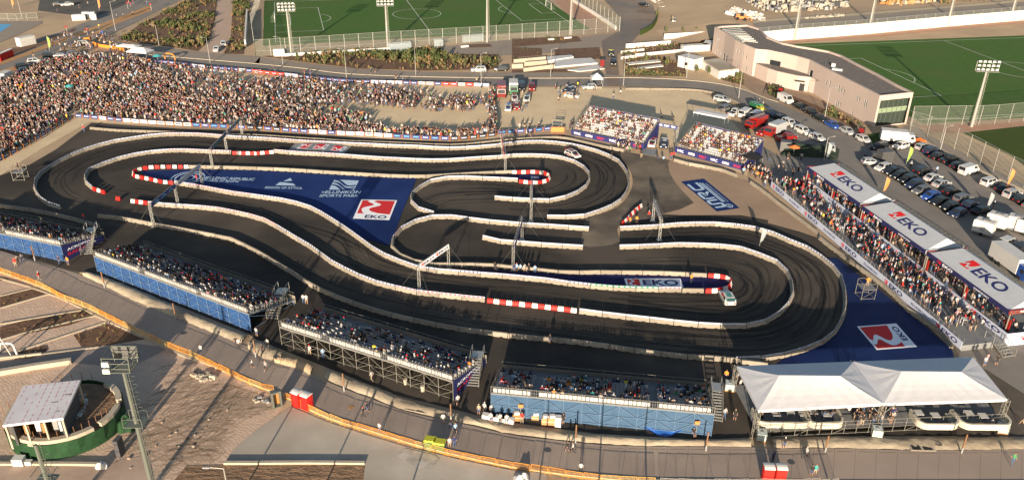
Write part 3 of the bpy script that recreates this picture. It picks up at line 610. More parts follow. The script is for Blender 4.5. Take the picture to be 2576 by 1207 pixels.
for k, b_ in enumerate(BLOCKS):
    if k < 300:
        t = 'with a banner ' if b_['k'] == 'B' else ''
        o = bpy.data.objects.new('concrete_barrier', blk_me if rk.random() < .7 else blk2); col.objects.link(o)
        o.location = (b_['c'].x, b_['c'].y, b_['z']); o.rotation_euler = (0, 0, b_['a']+rk.uniform(-.012, .012)); o.scale = (b_['s'], 1, 1 if b_['k'] == 'B' else 1.25)
        tag(o, '%sblock, %s %s' % ('banner topped ' if b_['k'] == 'B' else 'plain concrete ', ordn(b_['i']), b_['w']), 'barrier', 'concrete barrier blocks '+b_['w'])
        if b_['k'] == 'B':
            c_ = bpy.data.objects.new('sponsor_banner', ban_me[ban_of(b_)]); col.objects.link(c_); c_.parent = o
    else:
        Mx = Matrix.Translation((b_['c'].x, b_['c'].y, b_['z'])) @ Matrix.Rotation(b_['a'], 4, 'Z') @ Matrix.Diagonal((b_['s'], 1, 1, 1))
        rest.add([Mx @ v.co for v in blk_me.vertices], [tuple(p.vertices) for p in blk_me.polygons], 0)
        if b_['k'] == 'B':
            v_ = ban_of(b_); me = ban_me[v_]
            for p in me.polygons: pass
            n0 = len(rest.v); rest.v += [tuple(Mx @ v.co) for v in me.vertices]; rest.f += [tuple(n0+i for i in p.vertices) for p in me.polygons]; rest.m += [1+3*v_+p.material_index for p in me.polygons]
if rest.v:
    ms = [M('concrete')]
    for a, c in BANV: ms += [M(a), M(c), M('grey')]
    o = rest.build('concrete_barriers', ms); tag(o, 'remaining far concrete barrier blocks lining the upper track loops', 'barriers', kind='stuff')
print('blocks', len(BLOCKS))
# rubber marks that follow the lanes
rm = random.Random(21); tm = MB(); TM = 0
for (ln, offs_, k_) in ((A1, (1.5, 8.5), 20), (P(0, 1, '856,610 900,520 980,488 1310,380 1700,330 2120,340')+P(1, 1, '180,345 1150,402 1830,430 2500,392')+P(2, 1, '380,385 600,430 770,545 755,670 620,770 380,835 0,820'), (-6.5, 6.5), 22), (P(2, 1, '1085,1115 1660,1077 2240,1087')+P(3, 2, '140,15 570,222 750,440 775,720 640,985 360,1130 0,1210'), (1.5, 8), 22), (P(2, 2, '1080,96 1690,72 2310,112')+P(3, 2, '120,267 245,500 140,740 0,832')+P(2, 2, '2370,892 1885,882 1150,802'), (-6, 7), 26), (P(2, 2, '440,300 1300,300 1960,330 2200,380 2290,470 2200,560 1900,580 1300,570 300,470')+P(1, 2, '2000,420 1400,330 1000,150 700,0'), (-3, 3), 20), (P(0, 2, '2576,40')+P(1, 2, '400,250 900,500 1500,680 2100,780')+P(2, 2, '400,900 1300,1020 2100,1080'), (-3, 3), 14), (P(0, 1, '1000,640 1500,720 2200,820 2576,900')+P(1, 1, '400,1050 900,1207')+P(1, 2, '1100,280 1700,420 2400,520'), (-3, 3), 16), (P(1, 1, '1700,720 1900,660 2300,650 2560,680')+P(2, 1, '200,720 100,760')+P(1, 1, '2400,760 1900,780 1700,850'), (-3, 3), 16)):
    L = resample(crom([Vector((p.x, p.y, 0)) for p in GP(ln)], 5), 1.5)
    for _ in range(k_):
        i0 = rm.randrange(0, max(1, len(L)-14)); i1 = min(len(L)-1, i0+rm.randrange(10, 34)); o1 = rm.uniform(*offs_); o2 = o1+rm.uniform(-1.6, 1.6); pts = []
        for i in range(i0, i1+1):
            a, c_ = L[max(0, i-1)], L[min(len(L)-1, i+1)]; d_ = (c_-a).normalized(); t = (i-i0)/(i1-i0); pts.append(L[i]+Vector((-d_.y, d_.x, 0))*-(o1+(o2-o1)*t))
        for s in (0, 1.5):
            q = [p+Vector((0, s, 0)) for p in pts]; TM += 1; stripe(tm, q, rm.uniform(.16, .5), .046+.0001*(TM % 40), rm.randrange(3))
m = mat('rubber', (.012, .011, .011), .7); m.node_tree.nodes['Principled BSDF'].inputs['Alpha'].default_value = .36
m = mat('rubber_faint', (.014, .013, .012), .8); m.node_tree.nodes['Principled BSDF'].inputs['Alpha'].default_value = .22
m = mat('dust_line', (.13, .11, .085), .9); m.node_tree.nodes['Principled BSDF'].inputs['Alpha'].default_value = .22
tag(tm.build('tyre_marks', [M('rubber'), M('rubber_faint'), M('dust_line')]), kind='structure')
# water filled plastic barriers
def plastic_mb():
    b = MB(); h = .8; x = .46
    ring = lambda z, w, l: [(-l, -w, z), (l, -w, z), (l, w, z), (-l, w, z)]
    vs = ring(0, .22, x)+ring(.22, .22, x)+ring(.42, .10, x)+ring(.62, .09, x)
    fs = [(3, 2, 1, 0)]
    for i in range(3):
        for k in range(4): a = 4*i+k; c = 4*i+(k+1) % 4; fs.append((a, c, c+4, a+4))
    fs.append((12, 13, 14, 15)); b.add(vs, fs)
    for k in (-1, 0, 1): b.box((k*.31, 0, .62), (.2, .17, .16), 0, 0, (.8, .9))
    return b
po = plastic_mb().build('plastic_barrier', M('plastic_red')); pr = po.data; bpy.data.objects.remove(po); pw = pr.copy(); pw.materials.clear(); pw.materials.append(M('plastic_white'))
def pline(pts, where, first=0, step=1.0):
    pts = [Vector((p.x, p.y+.15, 0)) for p in GP(pts)]; L = resample(crom(pts, 5), step)
    for i in range(len(L)-1):
        p, q = L[i], L[i+1]; red = (i+first) % 2 == 0
        o = bpy.data.objects.new('plastic_barrier', pr if red else pw); col.objects.link(o); o.location = ((p+q)/2).to_tuple(2)[:2]+(.03,)
        o.rotation_euler = (0, 0, math.atan2(q.y-p.y, q.x-p.x)+rk.uniform(-.06, .06))
        tag(o, '%s plastic barrier, %s from the left end %s' % ('red' if red else 'white', ordn(i), where), 'barrier', 'red and white plastic barriers')
pline(P(1, 2, '2325,632')+P(2, 2, '0,660 200,682 400,705 655,737'), 'of the row before the lower straight', 0)
pline(P(0, 1, '2340,350 2576,355')+P(1, 1, '0,355 180,340'), 'of the row near the jump ramp', 0)
pline(P(0, 1, '1905,490 1770,490 1550,492 1430,508 1350,540 1335,560 1345,575 1380,590 1500,612 1620,640 1750,652'), 'round the tip of the blue ground banner', 1, 1.25)
pline(P(2, 2, '1945,534 2050,534 2120,522 2180,500 2203,470 2195,430 2150,402 2080,388 1970,380'), 'round the lower hairpin tip', 0)
pline(P(2, 1, '0,545 120,543 220,541 300,548 360,570 380,600 350,628 290,645 180,648 70,636'), 'round the upper hairpin tip', 1)
pline(P(0, 1, '930,708 1060,752'), 'of the trio at the left gap', 0, 1.6)
pline(P(0, 1, '1145,805 1235,818'), 'of the pair in the left gap', 0, 1.4)
pline(P(0, 1, '1320,835 1485,856'), 'of the short row at the left gap', 1)
pline(P(2, 1, '1105,1065 1150,1030 1200,970 1260,915 1305,880'), 'of the slanting row on the dusty apron', 0)

# ------------------------------------------------------------ banner gantries over the track
def truss(b, p, q, w_=.36, bays=None, up=(0, 0, 1), th=.05, mi=0):
    p, q = Vector(p), Vector(q); d_ = (q-p); L = d_.length; d_.normalize(); a = d_.cross(Vector(up))
    if a.length < .1: a = d_.cross(Vector((0, 1, 0)))
    a.normalize(); c_ = d_.cross(a).normalized(); n = bays or max(2, int(L/.55)); co = [(a*i+c_*j)*w_/2 for i, j in ((-1, -1), (1, -1), (1, 1), (-1, 1))]
    for o in co: b.bar(p+o, q+o, th, 4, mi)
    for i in range(n):
        s, e = p+d_*L*i/n, p+d_*L*(i+1)/n
        for k in range(4):
            o1, o2 = co[k], co[(k+1) % 4]
            if i % 2: o1, o2 = o2, o1
            b.bar(s+o1, e+o2, th*.6, 4, mi)
    return b
def gantry(legs, tops, sign, label, zt=4.4, wires=True, tsel=None):
    """legs = base points; beam from the first to last leg at zt; sign = list of (t0,t1,board,print,text)"""
    legs = [Vector((p.x, p.y, 0)) for p in legs]; c_ = legs[0]
    root = empty('banner_gantry', c_); tag(root, label, 'gantry')
    lo = [p-c_ for p in legs]
    for p in lo:
        b = MB(); truss(b, p, p+Vector((0, 0, zt))); b.box(p, (.9, .9, .05)); b.build('leg', M('steel'), root)
    a, z_ = lo[0]+Vector((0, 0, zt)), lo[-1]+Vector((0, 0, zt)); b = MB(); truss(b, a, z_); b.build('beam', M('steel'), root)
    d_ = (z_-a).normalized(); nn = Vector((-d_.y, d_.x, 0))
    if nn.y > 0: nn = -nn
    for (t0, t1, m0, m1_, txt) in sign:
        p, q = a.lerp(z_, t0)+nn*.24, a.lerp(z_, t1)+nn*.24; b = MB(); L = (q-p).length
        H = .85; b.box(((p+q)/2)+Vector((0, 0, -.45)), (L, .05, H), math.atan2(d_.y, d_.x)); bo = b.build('banner', M(m0), root)
        if txt:
            P0 = (p if (p.x < q.x) else q); P1 = (q if (p.x < q.x) else p)
            fmv = lambda u, v: P0.lerp(P1, u)+Vector((0, 0, -.45+H*v))+nn*.04
            b = MB(); parts = txt if isinstance(txt, list) else [(txt, .08, .92)]
            for (tx, ua, ub) in parts:
                if tx == '#':
                    eko_square(b, fmv, (ua, .15, ub, .85), 1)
                else: put_text(b, tx, fmv, (ua, .22, ub, .78), 0, .03)
            b.build('print', [M(m1_), M('print_red')], bo)
    if wires:
        for p in (lo[0], lo[-1]):
            b = MB()
            for s in (-1, 1):
                b.bar(p+Vector((0, 0, zt)), p+nn*s*3.0+d_*(1.2 if p is lo[0] else -1.2)*-1, .03, 4)
            b.build('guy_wire', M('steel_dark'), root)
    return root
gantry([G1(0, 1, 2142, 495), G1(0, 1, 2285, 322), G1(0, 1, 2440, 160)], 0, [(.02, .48, 'ad_navy', 'ad_green', 'RALLY'), (.52, .98, 'ad_grey', 'ad_navy', 'RALLY ACROPOLIS')], 'gantry with dark and grey banners across the far left straights', 4.4)
gantry([G1(0, 1, 1550, 1075), G1(0, 1, 1795, 858), G1(0, 1, 2040, 655)], 0, [(.01, .47, 'ad_navy', 'ad_sky', 'A A A'), (.52, .99, 'ad_white', 'ad_grey', 'ACROPOLIS RALLY')], 'gantry with navy and white banners over the left lower lanes', 4.3)
gantry([G1(1, 2, 1645, 500), G1(1, 2, 1940, 285)], 0, [(.02, .98, 'print_white', 'print_navy', [('#', .03, .11), ('EKO', .13, .46), ('#', .53, .61), ('EKO', .63, .97)])], 'gantry with a white fuel sponsor banner at the track centre', 4.3)
gantry([G1(1, 1, 2508, 540), G1(1, 1, 2480, 385), G1(1, 1, 2470, 275)], 0, [(.02, .98, 'ad_red', 'ad_white', None)], 'gantry with red banner seen end on over the upper straights', 4.2)
gantry([G1(2, 1, 190, 1025), G1(2, 1, 190, 830)], 0, [(.02, .98, 'ad_navy', 'ad_white', None)], 'dark gantry seen end on behind the middle infield arc', 4.6)
gantry([G1(2, 2, 10, 318), G1(2, 1, 100, 1207)], 0, [(.02, .98, 'ad_navy', 'ad_white', None)], 'dark gantry seen end on between the middle short rows', 4.6)
gantry([G1(2, 1, 1440, 175), G1(2, 1, 1655, 215)], 0, [(.0, 1.0, 'ad_navy', 'print_white', [('WRC', .1, .3), ('RALLY', .38, .62), ('WRC', .7, .9)])], 'low navy banner gantry spanning the entry lane between sunlit stands', 3.4, wires=False)
sheet('entry_ramp', GP(P(2, 1, '1310,285 1460,300 1440,370 1290,345')), M('mat_grey'), .07)
gantry([G1(2, 2, 1482, 0), G1(2, 1, 1415, 1015)], 0, [(.02, .98, 'ad_grey', 'ad_navy', None)], 'steel gantry seen end on at the dusty apron', 4.2)

# ------------------------------------------------------------ crowd fences with adverts
def adv_mb(v):
    b = MB(); L = 2.1; rr = random.Random(v)
    b.box((0, 0, .12), (L*.92, .05, .88), 0, 0)
    for s in (-1, 1): b.box((s*L*.48, 0, 0), (.06, .06, 1.05), 0, 2); b.box((s*L*.48, 0, 0), (.08, .5, .05), 0, 2)
    for s in (-1, 1):
        y = s*.03; q = [(-L*.3, y, .4), (L*.3, y, .4), (L*.3, y, .72), (-L*.3, y, .72)]
        for k in range(4):
            a = -L*.3+k*L*.15; q = [(a, y, .42), (a+L*.11, y, .42), (a+L*.11, y, .7), (a, y, .7)]; b.quad(*(q if s < 0 else q[::-1]), mi=1)
    return b
mat('fence_orange', (.62, .22, .03), .6); mat('ad_black', (.03, .03, .04), .6)
ADV = [('ad_navy', 'ad_white'), ('ad_white', 'ad_navy'), ('ad_black', 'ad_white'), ('ad_grey', 'ad_navy'), ('ad_red', 'ad_white'), ('ad_navy', 'ad_sky')]
adm = []
for i, (a, c) in enumerate(ADV):
    o = adv_mb(i).build('advert_barrier', [M(a), M(c), M('fence_orange')]); adm.append(o.data); bpy.data.objects.remove(o)
def aline(pts, where, pal):
    L = resample(crom(GP(pts), 5), 2.25)
    for i in range(len(L)-1):
        p, q = L[i], L[i+1]; v = pal[(i//3+rk.randrange(2)) % len(pal)]
        o = bpy.data.objects.new('advert_barrier', adm[v]); col.objects.link(o); o.location = ((p.x+q.x)/2, (p.y+q.y)/2, .05); o.rotation_euler = (rk.uniform(-.04, .04), 0, math.atan2(q.y-p.y, q.x-p.x)+rk.uniform(-.03, .03))
        cn = {'ad_navy': 'navy', 'ad_white': 'white', 'ad_black': 'black', 'ad_grey': 'grey', 'ad_red': 'red'}[ADV[v][0]]
        tag(o, '%s advert panel, %s from left %s' % (cn, ordn(i), where), 'fence panel', 'advert fence panels '+where)
aline(P(0, 0, '1560,640 1750,652 2000,688 2576,737')+P(1, 0, '0,740 350,778 850,832 1300,848 2000,868 2350,878'), 'along the far road', [0, 0, 2, 1, 0, 3, 4, 1, 2])
aline(P(0, 0, '755,1185 1000,1207')+P(0, 1, '1300,30 1860,68 2576,102')+P(1, 1, '100,108 540,140 1080,165 1500,190 1900,210 2100,205 2420,170'), 'between crowd and track', [0, 0, 1, 1, 3, 5, 0, 2])
aline(P(1, 1, '2430,150')+P(2, 1, '0,140 200,130 400,105'), 'right of the orange barrier', [0, 5])
aline(P(0, 1, '-300,560 0,420 300,255 500,130 740,-10'), 'beside the left sandy path', [2, 0, 2])
aline(P(1, 0, '2370,900 2400,1060 2410,1207')+P(1, 1, '2425,130'), 'closing the right end of the crowd', [0, 2])

# ------------------------------------------------------------ orange and grey pedestrian barriers
def ped_mb():
    b = MB(); L = 1.98; h = 1.05
    for z in (.18, h): b.bar((-L/2+.04, 0, z), (L/2-.04, 0, z), .045, 5)
    for s in (-1, 1):
        b.bar((s*(L/2-.04), 0, .05), (s*(L/2-.04), 0, h), .045, 5); b.bar((s*(L/2-.3), -.28, .03), (s*(L/2-.3), .28, .03), .04); b.bar((s*(L/2-.3), 0, .03), (s*(L/2-.3), 0, .18), .04)
    for k in range(13): x = -L/2+.16+k*(L-.32)/12; b.bar((x, 0, .18), (x, 0, h), .022, 4)
    return b
def variants(mb, name, mats):
    o = mb.build(name, [M(m) if isinstance(m, str) else m for m in mats]); me = o.data; bpy.data.objects.remove(o); return me
mat('ped_orange', (.75, .33, .04), .6); mat('ped_pale', (.72, .45, .12), .6); mat('ped_grey', (.40, .37, .34), .6, metal=.2)
PB_ = {k: variants(ped_mb(), 'pedestrian_barrier', [m]) for k, m in (('orange', 'ped_orange'), ('faded orange', 'ped_pale'), ('grey', 'ped_grey'))}
def pedline(pts, colr, where, z=.2, step=2.02):
    L = resample(crom(GP(pts), 5), step)
    for i in range(len(L)-1):
        p, q = L[i], L[i+1]; cc = rk.choice(colr)
        o = bpy.data.objects.new('pedestrian_barrier', PB_[cc]); col.objects.link(o); o.location = ((p.x+q.x)/2, (p.y+q.y)/2, z); o.rotation_euler = (rk.uniform(-.05, .05), 0, math.atan2(q.y-p.y, q.x-p.x)+rk.uniform(-.05, .05))
        tag(o, '%s metal crowd barrier, %s from the left %s' % (cc, ordn(i), where), 'crowd barrier', 'crowd barriers '+where)
FO = ['orange', 'orange', 'faded orange']
pedline(P(0, 2, '-250,230 0,335 400,480 620,595 900,710 1300,910 1680,1085 1900,1170')+P(0, 3, '2200,105 2576,285')+P(1, 3, '190,330'), ['faded orange', 'orange'], 'of the left run along the promenade', .12)
pedline(P(1, 3, '278,390 380,435 500,505 720,605 960,692 1230,768 1510,855 1800,938 2090,1008 2400,1068')+P(2, 3, '0,1105 310,1145 640,1200 970,1235 1440,1265'), FO, 'of the right run along the promenade', .12)
pedline(P(2, 3, '1480,1262 1900,1275')+P(3, 3, '0,1275 700,1272'), ['grey'], 'at the bottom edge near the red toilets', .12)

# ------------------------------------------------------------ lamp posts, floodlights, fences
def lamp_post(p, h, label, arm=(-1, 0), double=False):
    r_ = empty('street_lamp', p); tag(r_, label, 'street lamp', 'street lamps along the roads')
    MB().lathe((0, 0, 0), [(.11, 0), (.10, h*.4), (.06, h)], 8).build('pole', M('steel_pale'), r_)
    for s in ((1, -1) if double else (1,)):
        b = MB(); a = Vector((arm[0]*s, arm[1]*s, 0)); b.bar((0, 0, h), a*1.5+Vector((0, 0, h+.15)), .09, 5); b.build('arm', M('steel_pale'), r_)
        b = MB(); b.box(a*1.8+Vector((0, 0, h+.1)), (.8, .3, .12), math.atan2(a.y, a.x), taper=(.8, .7)); b.build('lamp_head', M('grey'), r_)
    return r_
mat('steel_pale', (.33, .325, .30), .5, metal=.3)
LP = [(0, 0, 1605, 485, 255, 'left of the white car'), (0, 0, 2115, 635, 385, 'below the two parked white cars'), (1, 0, 272, 660, 380, 'at the pitch corner'), (1, 0, 912, 795, 500, 'second along the advert fence'), (1, 0, 1608, 760, 480, 'between the shrub bed and the fence'), (1, 0, 2265, 835, 540, 'beside the silver hatchback'),
      (2, 0, 388, 775, 500, 'in front of the white ramps'), (2, 0, 1120, 865, 560, 'beside the side road junction'), (2, 0, 1755, 783, 505, 'beside the white cabin'), (2, 0, 2280, 990, 690, 'at the bend of the barrier row'), (3, 0, 570, 1190, 890, 'in front of the pink building'), (3, 1, 560, 415, 180, 'beside the dark green net heap'), (3, 1, 1730, 320, 70, 'at the right fence of the car park'),
      (0, 0, 1165, 315, 10, 'on the left street beside the white cabinets'), (0, 0, 225, 195, 0, 'behind the blue court')]
for i, (c, r, x, y, ty, wh) in enumerate(LP):
    lamp_post(G1(c, r, x, y), min(10, hgt((x, y), ty, c, r)), 'tall slim street lamp '+wh, (-.9, .2) if i in (0, 1, 2, 3) else (.8, .3))
def flood(p, h, label, wd=5.4, rows=3, ang=0.0, ladder=True, r0_=.38):
    r_ = empty('floodlight_mast', p, ang); tag(r_, label, 'floodlight mast', 'floodlight masts around the pitches')
    MB().lathe((0, 0, 0), [(r0_, 0), (r0_*.8, h*.5), (r0_*.5, h)], 10).build('mast', M('steel_pale'), r_)
    b = MB(); 
    for s in (0, .35): b.bar((r0_+.1+s, 0, .5), (r0_*.5+.1+s, 0, h-.4), .05)
    for k in range(int(h/.6)): z = .6+k*.6; x = r0_+.1-(r0_*.5)*z/h; b.bar((x, 0, z), (x+.35, 0, z), .05)
    b.build('ladder', M('steel_pale'), r_)
    b = MB()
    for k in range(rows): b.bar((-wd/2, -.1, h+.1+k*.95), (wd/2, -.1, h+.1+k*.95), .1)
    for s in (-1, -.4, .4, 1): b.bar((s*wd/2*.98, 0, h-.1), (s*wd/2*.98, 0, h+rows*.95-.6), .09)
    b.box((0, -.5, h-.15), (wd, .9, .05)); fr = b.build('lamp_frame', M('steel_pale'), r_)
    for k in range(rows):
        for j in range(5):
            b = MB(); x = -wd/2+wd*(j+.5)/5; b.box((x, -.35, h+.1+k*.95), (wd/5*.7, .22, .5), 0, 0, (.9, .8)); b.box((x, -.47, h+.16+k*.95), (wd/5*.55, .03, .36), 0, 1)
            b.build('lamp', [M('grey'), M('plastic_white')], fr)
    return r_
FL = [(1, 0, 355, 540, 60, 'left of the far pitch'), (1, 0, 1325, 475, 5, 'before the far pitch centre'), (1, 0, 2325, 430, -80, 'right of the dugouts'), (2, 0, 583, 350, -140, 'beside the far pitch corner'), (3, 0, 262, 405, -90, 'leftmost at the long white wall'), (3, 0, 1005, 340, -140, 'second at the long white wall'), (3, 0, 1800, 270, -190, 'third at the long white wall'), (3, 0, 2430, 215, -230, 'rightmost at the long white wall'), (3, 1, 2045, 70, -545, 'at the near side of the right pitch')]
for c, r, x, y, ty, wh in FL:
    p = G1(c, r, x, y); h = hgt((x, y), ty+50, c, r); flood(p, min(h, 16.5), 'tall floodlight mast with lamp rack '+wh, ang=R(8) if c < 3 else (R(-5) if y > 100 else R(-5)))
m = mat('mesh', (.24, .27, .23), .8, alpha=.16)
def post_fence(pts, h, label, step=4.6, z=0.0, mid=True, alpha='mesh', name='mesh_fence', pm='steel_pale', pw=.11):
    L = resample(GP(pts, z) if not isinstance(pts[0], Vector) else pts, step); r_ = empty(name, L[0]); tag(r_, label, 'fence'); o0 = L[0]
    for p in L:
        b = MB(); b.bar(p-o0, p-o0+Vector((0, 0, h)), pw, 4); b.build('post', M(pm), r_)
    b = MB()
    for p, q in zip(L, L[1:]): b.quad(p-o0+Vector((0, 0, .1)), q-o0+Vector((0, 0, .1)), q-o0+Vector((0, 0, h-.05)), p-o0+Vector((0, 0, h-.05)))
    b.build('mesh_panel', M(alpha), r_)
    b = MB()
    for p, q in zip(L, L[1:]):
        for zz in ([h, h*.33] if mid else [h]): b.bar(p-o0+Vector((0, 0, zz)), q-o0+Vector((0, 0, zz)), .06)
    b.build('rail', M(pm), r_); return r_
post_fence(P(1, 0, '0,572 1350,482')+P(1, 0, '2570,405')+P(2, 0, '1080,322'), 5.2, 'tall mesh fence along the near side of the far pitch')
post_fence(P(1, 0, '0,572 -40,300 60,-60 120,-200'), 5.2, 'tall mesh fence along the left side of the far pitch')
post_fence(P(2, 0, '1080,300 1000,235 830,120 620,-10 500,-90'), 4.5, 'tall mesh fence on the white wall right of the far pitch')
post_fence(P(3, 1, '1425,120 1640,185 1790,265 1890,310 2000,370 2100,425 2310,548 2540,665 2900,860'), 5.2, 'tall mesh fence between car park and right pitches')
post_fence(P(3, 1, '1430,60 1800,55 2200,50 2576,15 3000,-20'), 5.0, 'tall mesh fence on the near side of the right pitch')
def wall(pts, h, t, label, m='white_wall', z=0.0, name='wall', cat='wall', prune=True):
    L = GP(pts, z) if not isinstance(pts[0], Vector) else pts; b = MB()
    for p, q in zip(L, L[1:]):
        d_ = (q-p).normalized(); nn = Vector((-d_.y, d_.x, 0))*t; b.slab([p, q, q+nn, p+nn], z, z+h)
    return tag(b.build(name, M(m)), label, cat)
wall(P(1, 0, '180,572 300,572 1350,510'), .95, .3, 'low white wall under the left half of the pitch fence')
wall(P(1, 0, '180,572 290,567'), 2.2, 1.2, 'short white block at the corner of the pitch fence')
wall(P(2, 0, '1050,300 1000,262 830,150 620,22 560,-60'), 1.3, .5, 'white sloping wall right of the far pitch')
wall(P(0, 0, '2465,480 2485,160')[::-1], 2.5, .5, 'tall white wall panel left of the far pitch')
WL = GP(P(3, 0, '-120,440 262,403 1000,347 1790,272 2576,206 4200,60'))
WH = 3.8
wall(WL, WH, .45, 'long white retaining wall above the right pitch')
# raised ground behind the long white wall
ua = [WL[0]+Vector((-.5, .45, 0)), G1(3, 0, -400, 200, WH), G1(2, 0, 2120, 60, WH), G1(2, 0, 2000, -120, WH), Vector((120, 900, 0))]; ub = [p+Vector((-26, -2, 0)) for p in ua]
up = [p+Vector((0, .45, 0)) for p in WL]+[Vector((900, 900, 0))]+ua[::-1]
b = MB(); b.add([(p.x, p.y, WH-.05) for p in up], [tuple(range(len(up)))]); b.add([(p.x, p.y, WH-.05) for p in ua]+[(p.x, p.y, -.02) for p in ub], [(i, i+1, 6+i, 5+i) for i in range(4)]); tag(b.build('upper_ground', M('sand'), tri=True), kind='structure')
post_fence([p+Vector((0, .3, WH)) for p in WL], 1.4, 'low post fence on top of the long white wall', 4.5, mid=False, pw=.07)
ribbon('pavement', [p+Vector((0, .6, 0)) for p in WL], GP(P(3, 0, '-150,240 0,220 900,160 1700,95 2576,22 4000,-100'), WH), M('walk'), WH+.02)
post_fence(GP(P(3, 0, '-150,240 0,220 900,160 1700,95 2576,22 4000,-100'), WH), 1.0, 'thin dark rail fence on the far side of the raised path', 4.5, mid=False, alpha='mesh', pm='steel_dark', pw=.05)
# short posts on the bank
mat('rusty', (.20, .10, .05), .8)
for i, (c, r, x, y, ty) in enumerate([(0, 2, 355, 210, 35), (0, 2, 1055, 480, 310), (0, 2, 1772, 803, 625), (0, 2, 2576, 1180, 980), (1, 3, 888, 315, 100), (1, 3, 1962, 605, 440), (2, 3, 638, 835, 650), (2, 3, 1948, 915, 720), (3, 3, 573, 925, 760), (3, 3, 1943, 938, 740)]):
    p = G1(c, r, x, y); h = min(2.9, hgt((x, y), ty, c, r)); r_ = empty('bank_post', p)
    tag(r_, 'short rusty post on a grey base, %s from the left along the bank' % ordn(i), 'post', 'rusty posts along the bank')
    MB().box((0, 0, 0), (.17, .17, h*.3)).build('base', M('grey'), r_); MB().box((0, 0, h*.3), (.14, .14, h*.7)).build('shaft', M('rusty'), r_)
# ------------------------------------------------------------ people
SHIRT = {'white': (.42, .41, .40), 'black': (.018, .018, .02), 'grey': (.22, .22, .23), 'navy': (.02, .03, .10), 'light blue': (.25, .42, .62), 'red': (.50, .025, .02), 'beige': (.34, .27, .19), 'green': (.05, .20, .09), 'yellow': (.70, .55, .05), 'orange': (.72, .24, .03), 'pink': (.60, .28, .32), 'teal': (.04, .28, .27), 'maroon': (.16, .02, .03)}
SHN = ['white']*26+['black']*52+['grey']*12+['navy']*12+['light blue']*4+['red']*3+['beige']*7+['green', 'yellow', 'orange', 'pink', 'teal']+['maroon']*4
TRS = {'dark': (.03, .032, .04), 'blue': (.06, .10, .20), 'beige': (.38, .30, .21), 'white': (.6, .58, .55), 'black': (.012, .012, .014)}
SKINS = [(.34, .19, .13), (.28, .15, .10), (.40, .24, .17)]; HAIR = {'dark': (.02, .014, .01), 'brown': (.08, .045, .02), 'white cap': (.5, .5, .49), 'red cap': (.55, .02, .02), 'black cap': (.012, .012, .014)}
def skeleton(pose):
    J = {}; E = []
    def j(n, x, y, z, r): J[n] = (x, y, z, r)
    sit = pose.startswith('sit'); zb = .52 if sit else .94; ln = .03 if sit else 0
    j('pel', 0, 0, zb, .125); j('wai', 0, .01+ln, zb+.17, .115); j('che', 0, .0+ln, zb+.40, .145); j('nb', 0, 0+ln, zb+.53, .065); j('nk', 0, .01+ln, zb+.58, .05); j('h1', 0, .03+ln, zb+.66, .082); j('h2', 0, .02+ln, zb+.75, .10); j('h3', 0, .01+ln, zb+.83, .06)
    j('nose', 0, .115+ln, zb+.70, .018)
    E += [('pel', 'wai', 'shirt'), ('wai', 'che', 'shirt'), ('che', 'nb', 'shirt'), ('nb', 'nk', 'skin'), ('nk', 'h1', 'skin'), ('h1', 'h2', 'head'), ('h2', 'h3', 'hair'), ('h1', 'nose', 'skin')]
    for s, n in ((-1, 'L'), (1, 'R')):
        sh = zb+.47
        j('s'+n, s*.185, ln, sh, .058)
        if pose in ('walk',): e = (s*.22, -.10*s, sh-.27); wv = (s*.22, .02-.12*s+.06, sh-.47)
        elif pose in ('phone', 'sitphone'): e = (s*.25, .16, sh-.17); wv = (s*.12, .36, sh+.02)
        elif pose == 'point' and s > 0: e = (s*.33, .22, sh-.02); wv = (s*.42, .44, sh+.06)
        elif sit: e = (s*.24, .10, sh-.24); wv = (s*.14, .32, sh-.33)
        elif pose == 'hips': e = (s*.36, -.06, sh-.24); wv = (s*.2, .04, sh-.42)
        else: e = (s*.235, -.02, sh-.28); wv = (s*.235, .07, sh-.52)
        hv = tuple(wv[i]+(wv[i]-e[i])*.32 for i in range(3))
        j('e'+n, *e, .043); j('w'+n, *wv, .03); j('d'+n, *hv, .034)
        E += [('che', 's'+n, 'shirt'), ('s'+n, 'e'+n, 'shirt'), ('e'+n, 'w'+n, 'skin'), ('w'+n, 'd'+n, 'skin')]
        if sit: k = (s*.13, .42, .50); a = (s*.13, .46, .09); hz = .50
        elif pose == 'walk': k = (s*.10, .22 if s > 0 else .02, .52); a = (s*.10, .32 if s > 0 else -.36, .09 if s > 0 else .18); hz = .88
        else: k = (s*.12, .03, .50); a = (s*.13, 0, .09); hz = .88
        j('p'+n, s*.095, .01, hz, .088); j('k'+n, *k, .062); j('a'+n, *a, .042); j('t'+n, a[0]*1.05, a[1]+.15, max(.04, a[2]-.05), .036)
        E += [('pel', 'p'+n, 'trou'), ('p'+n, 'k'+n, 'trou'), ('k'+n, 'a'+n, 'calf'), ('a'+n, 't'+n, 'shoe')]
    return J, E
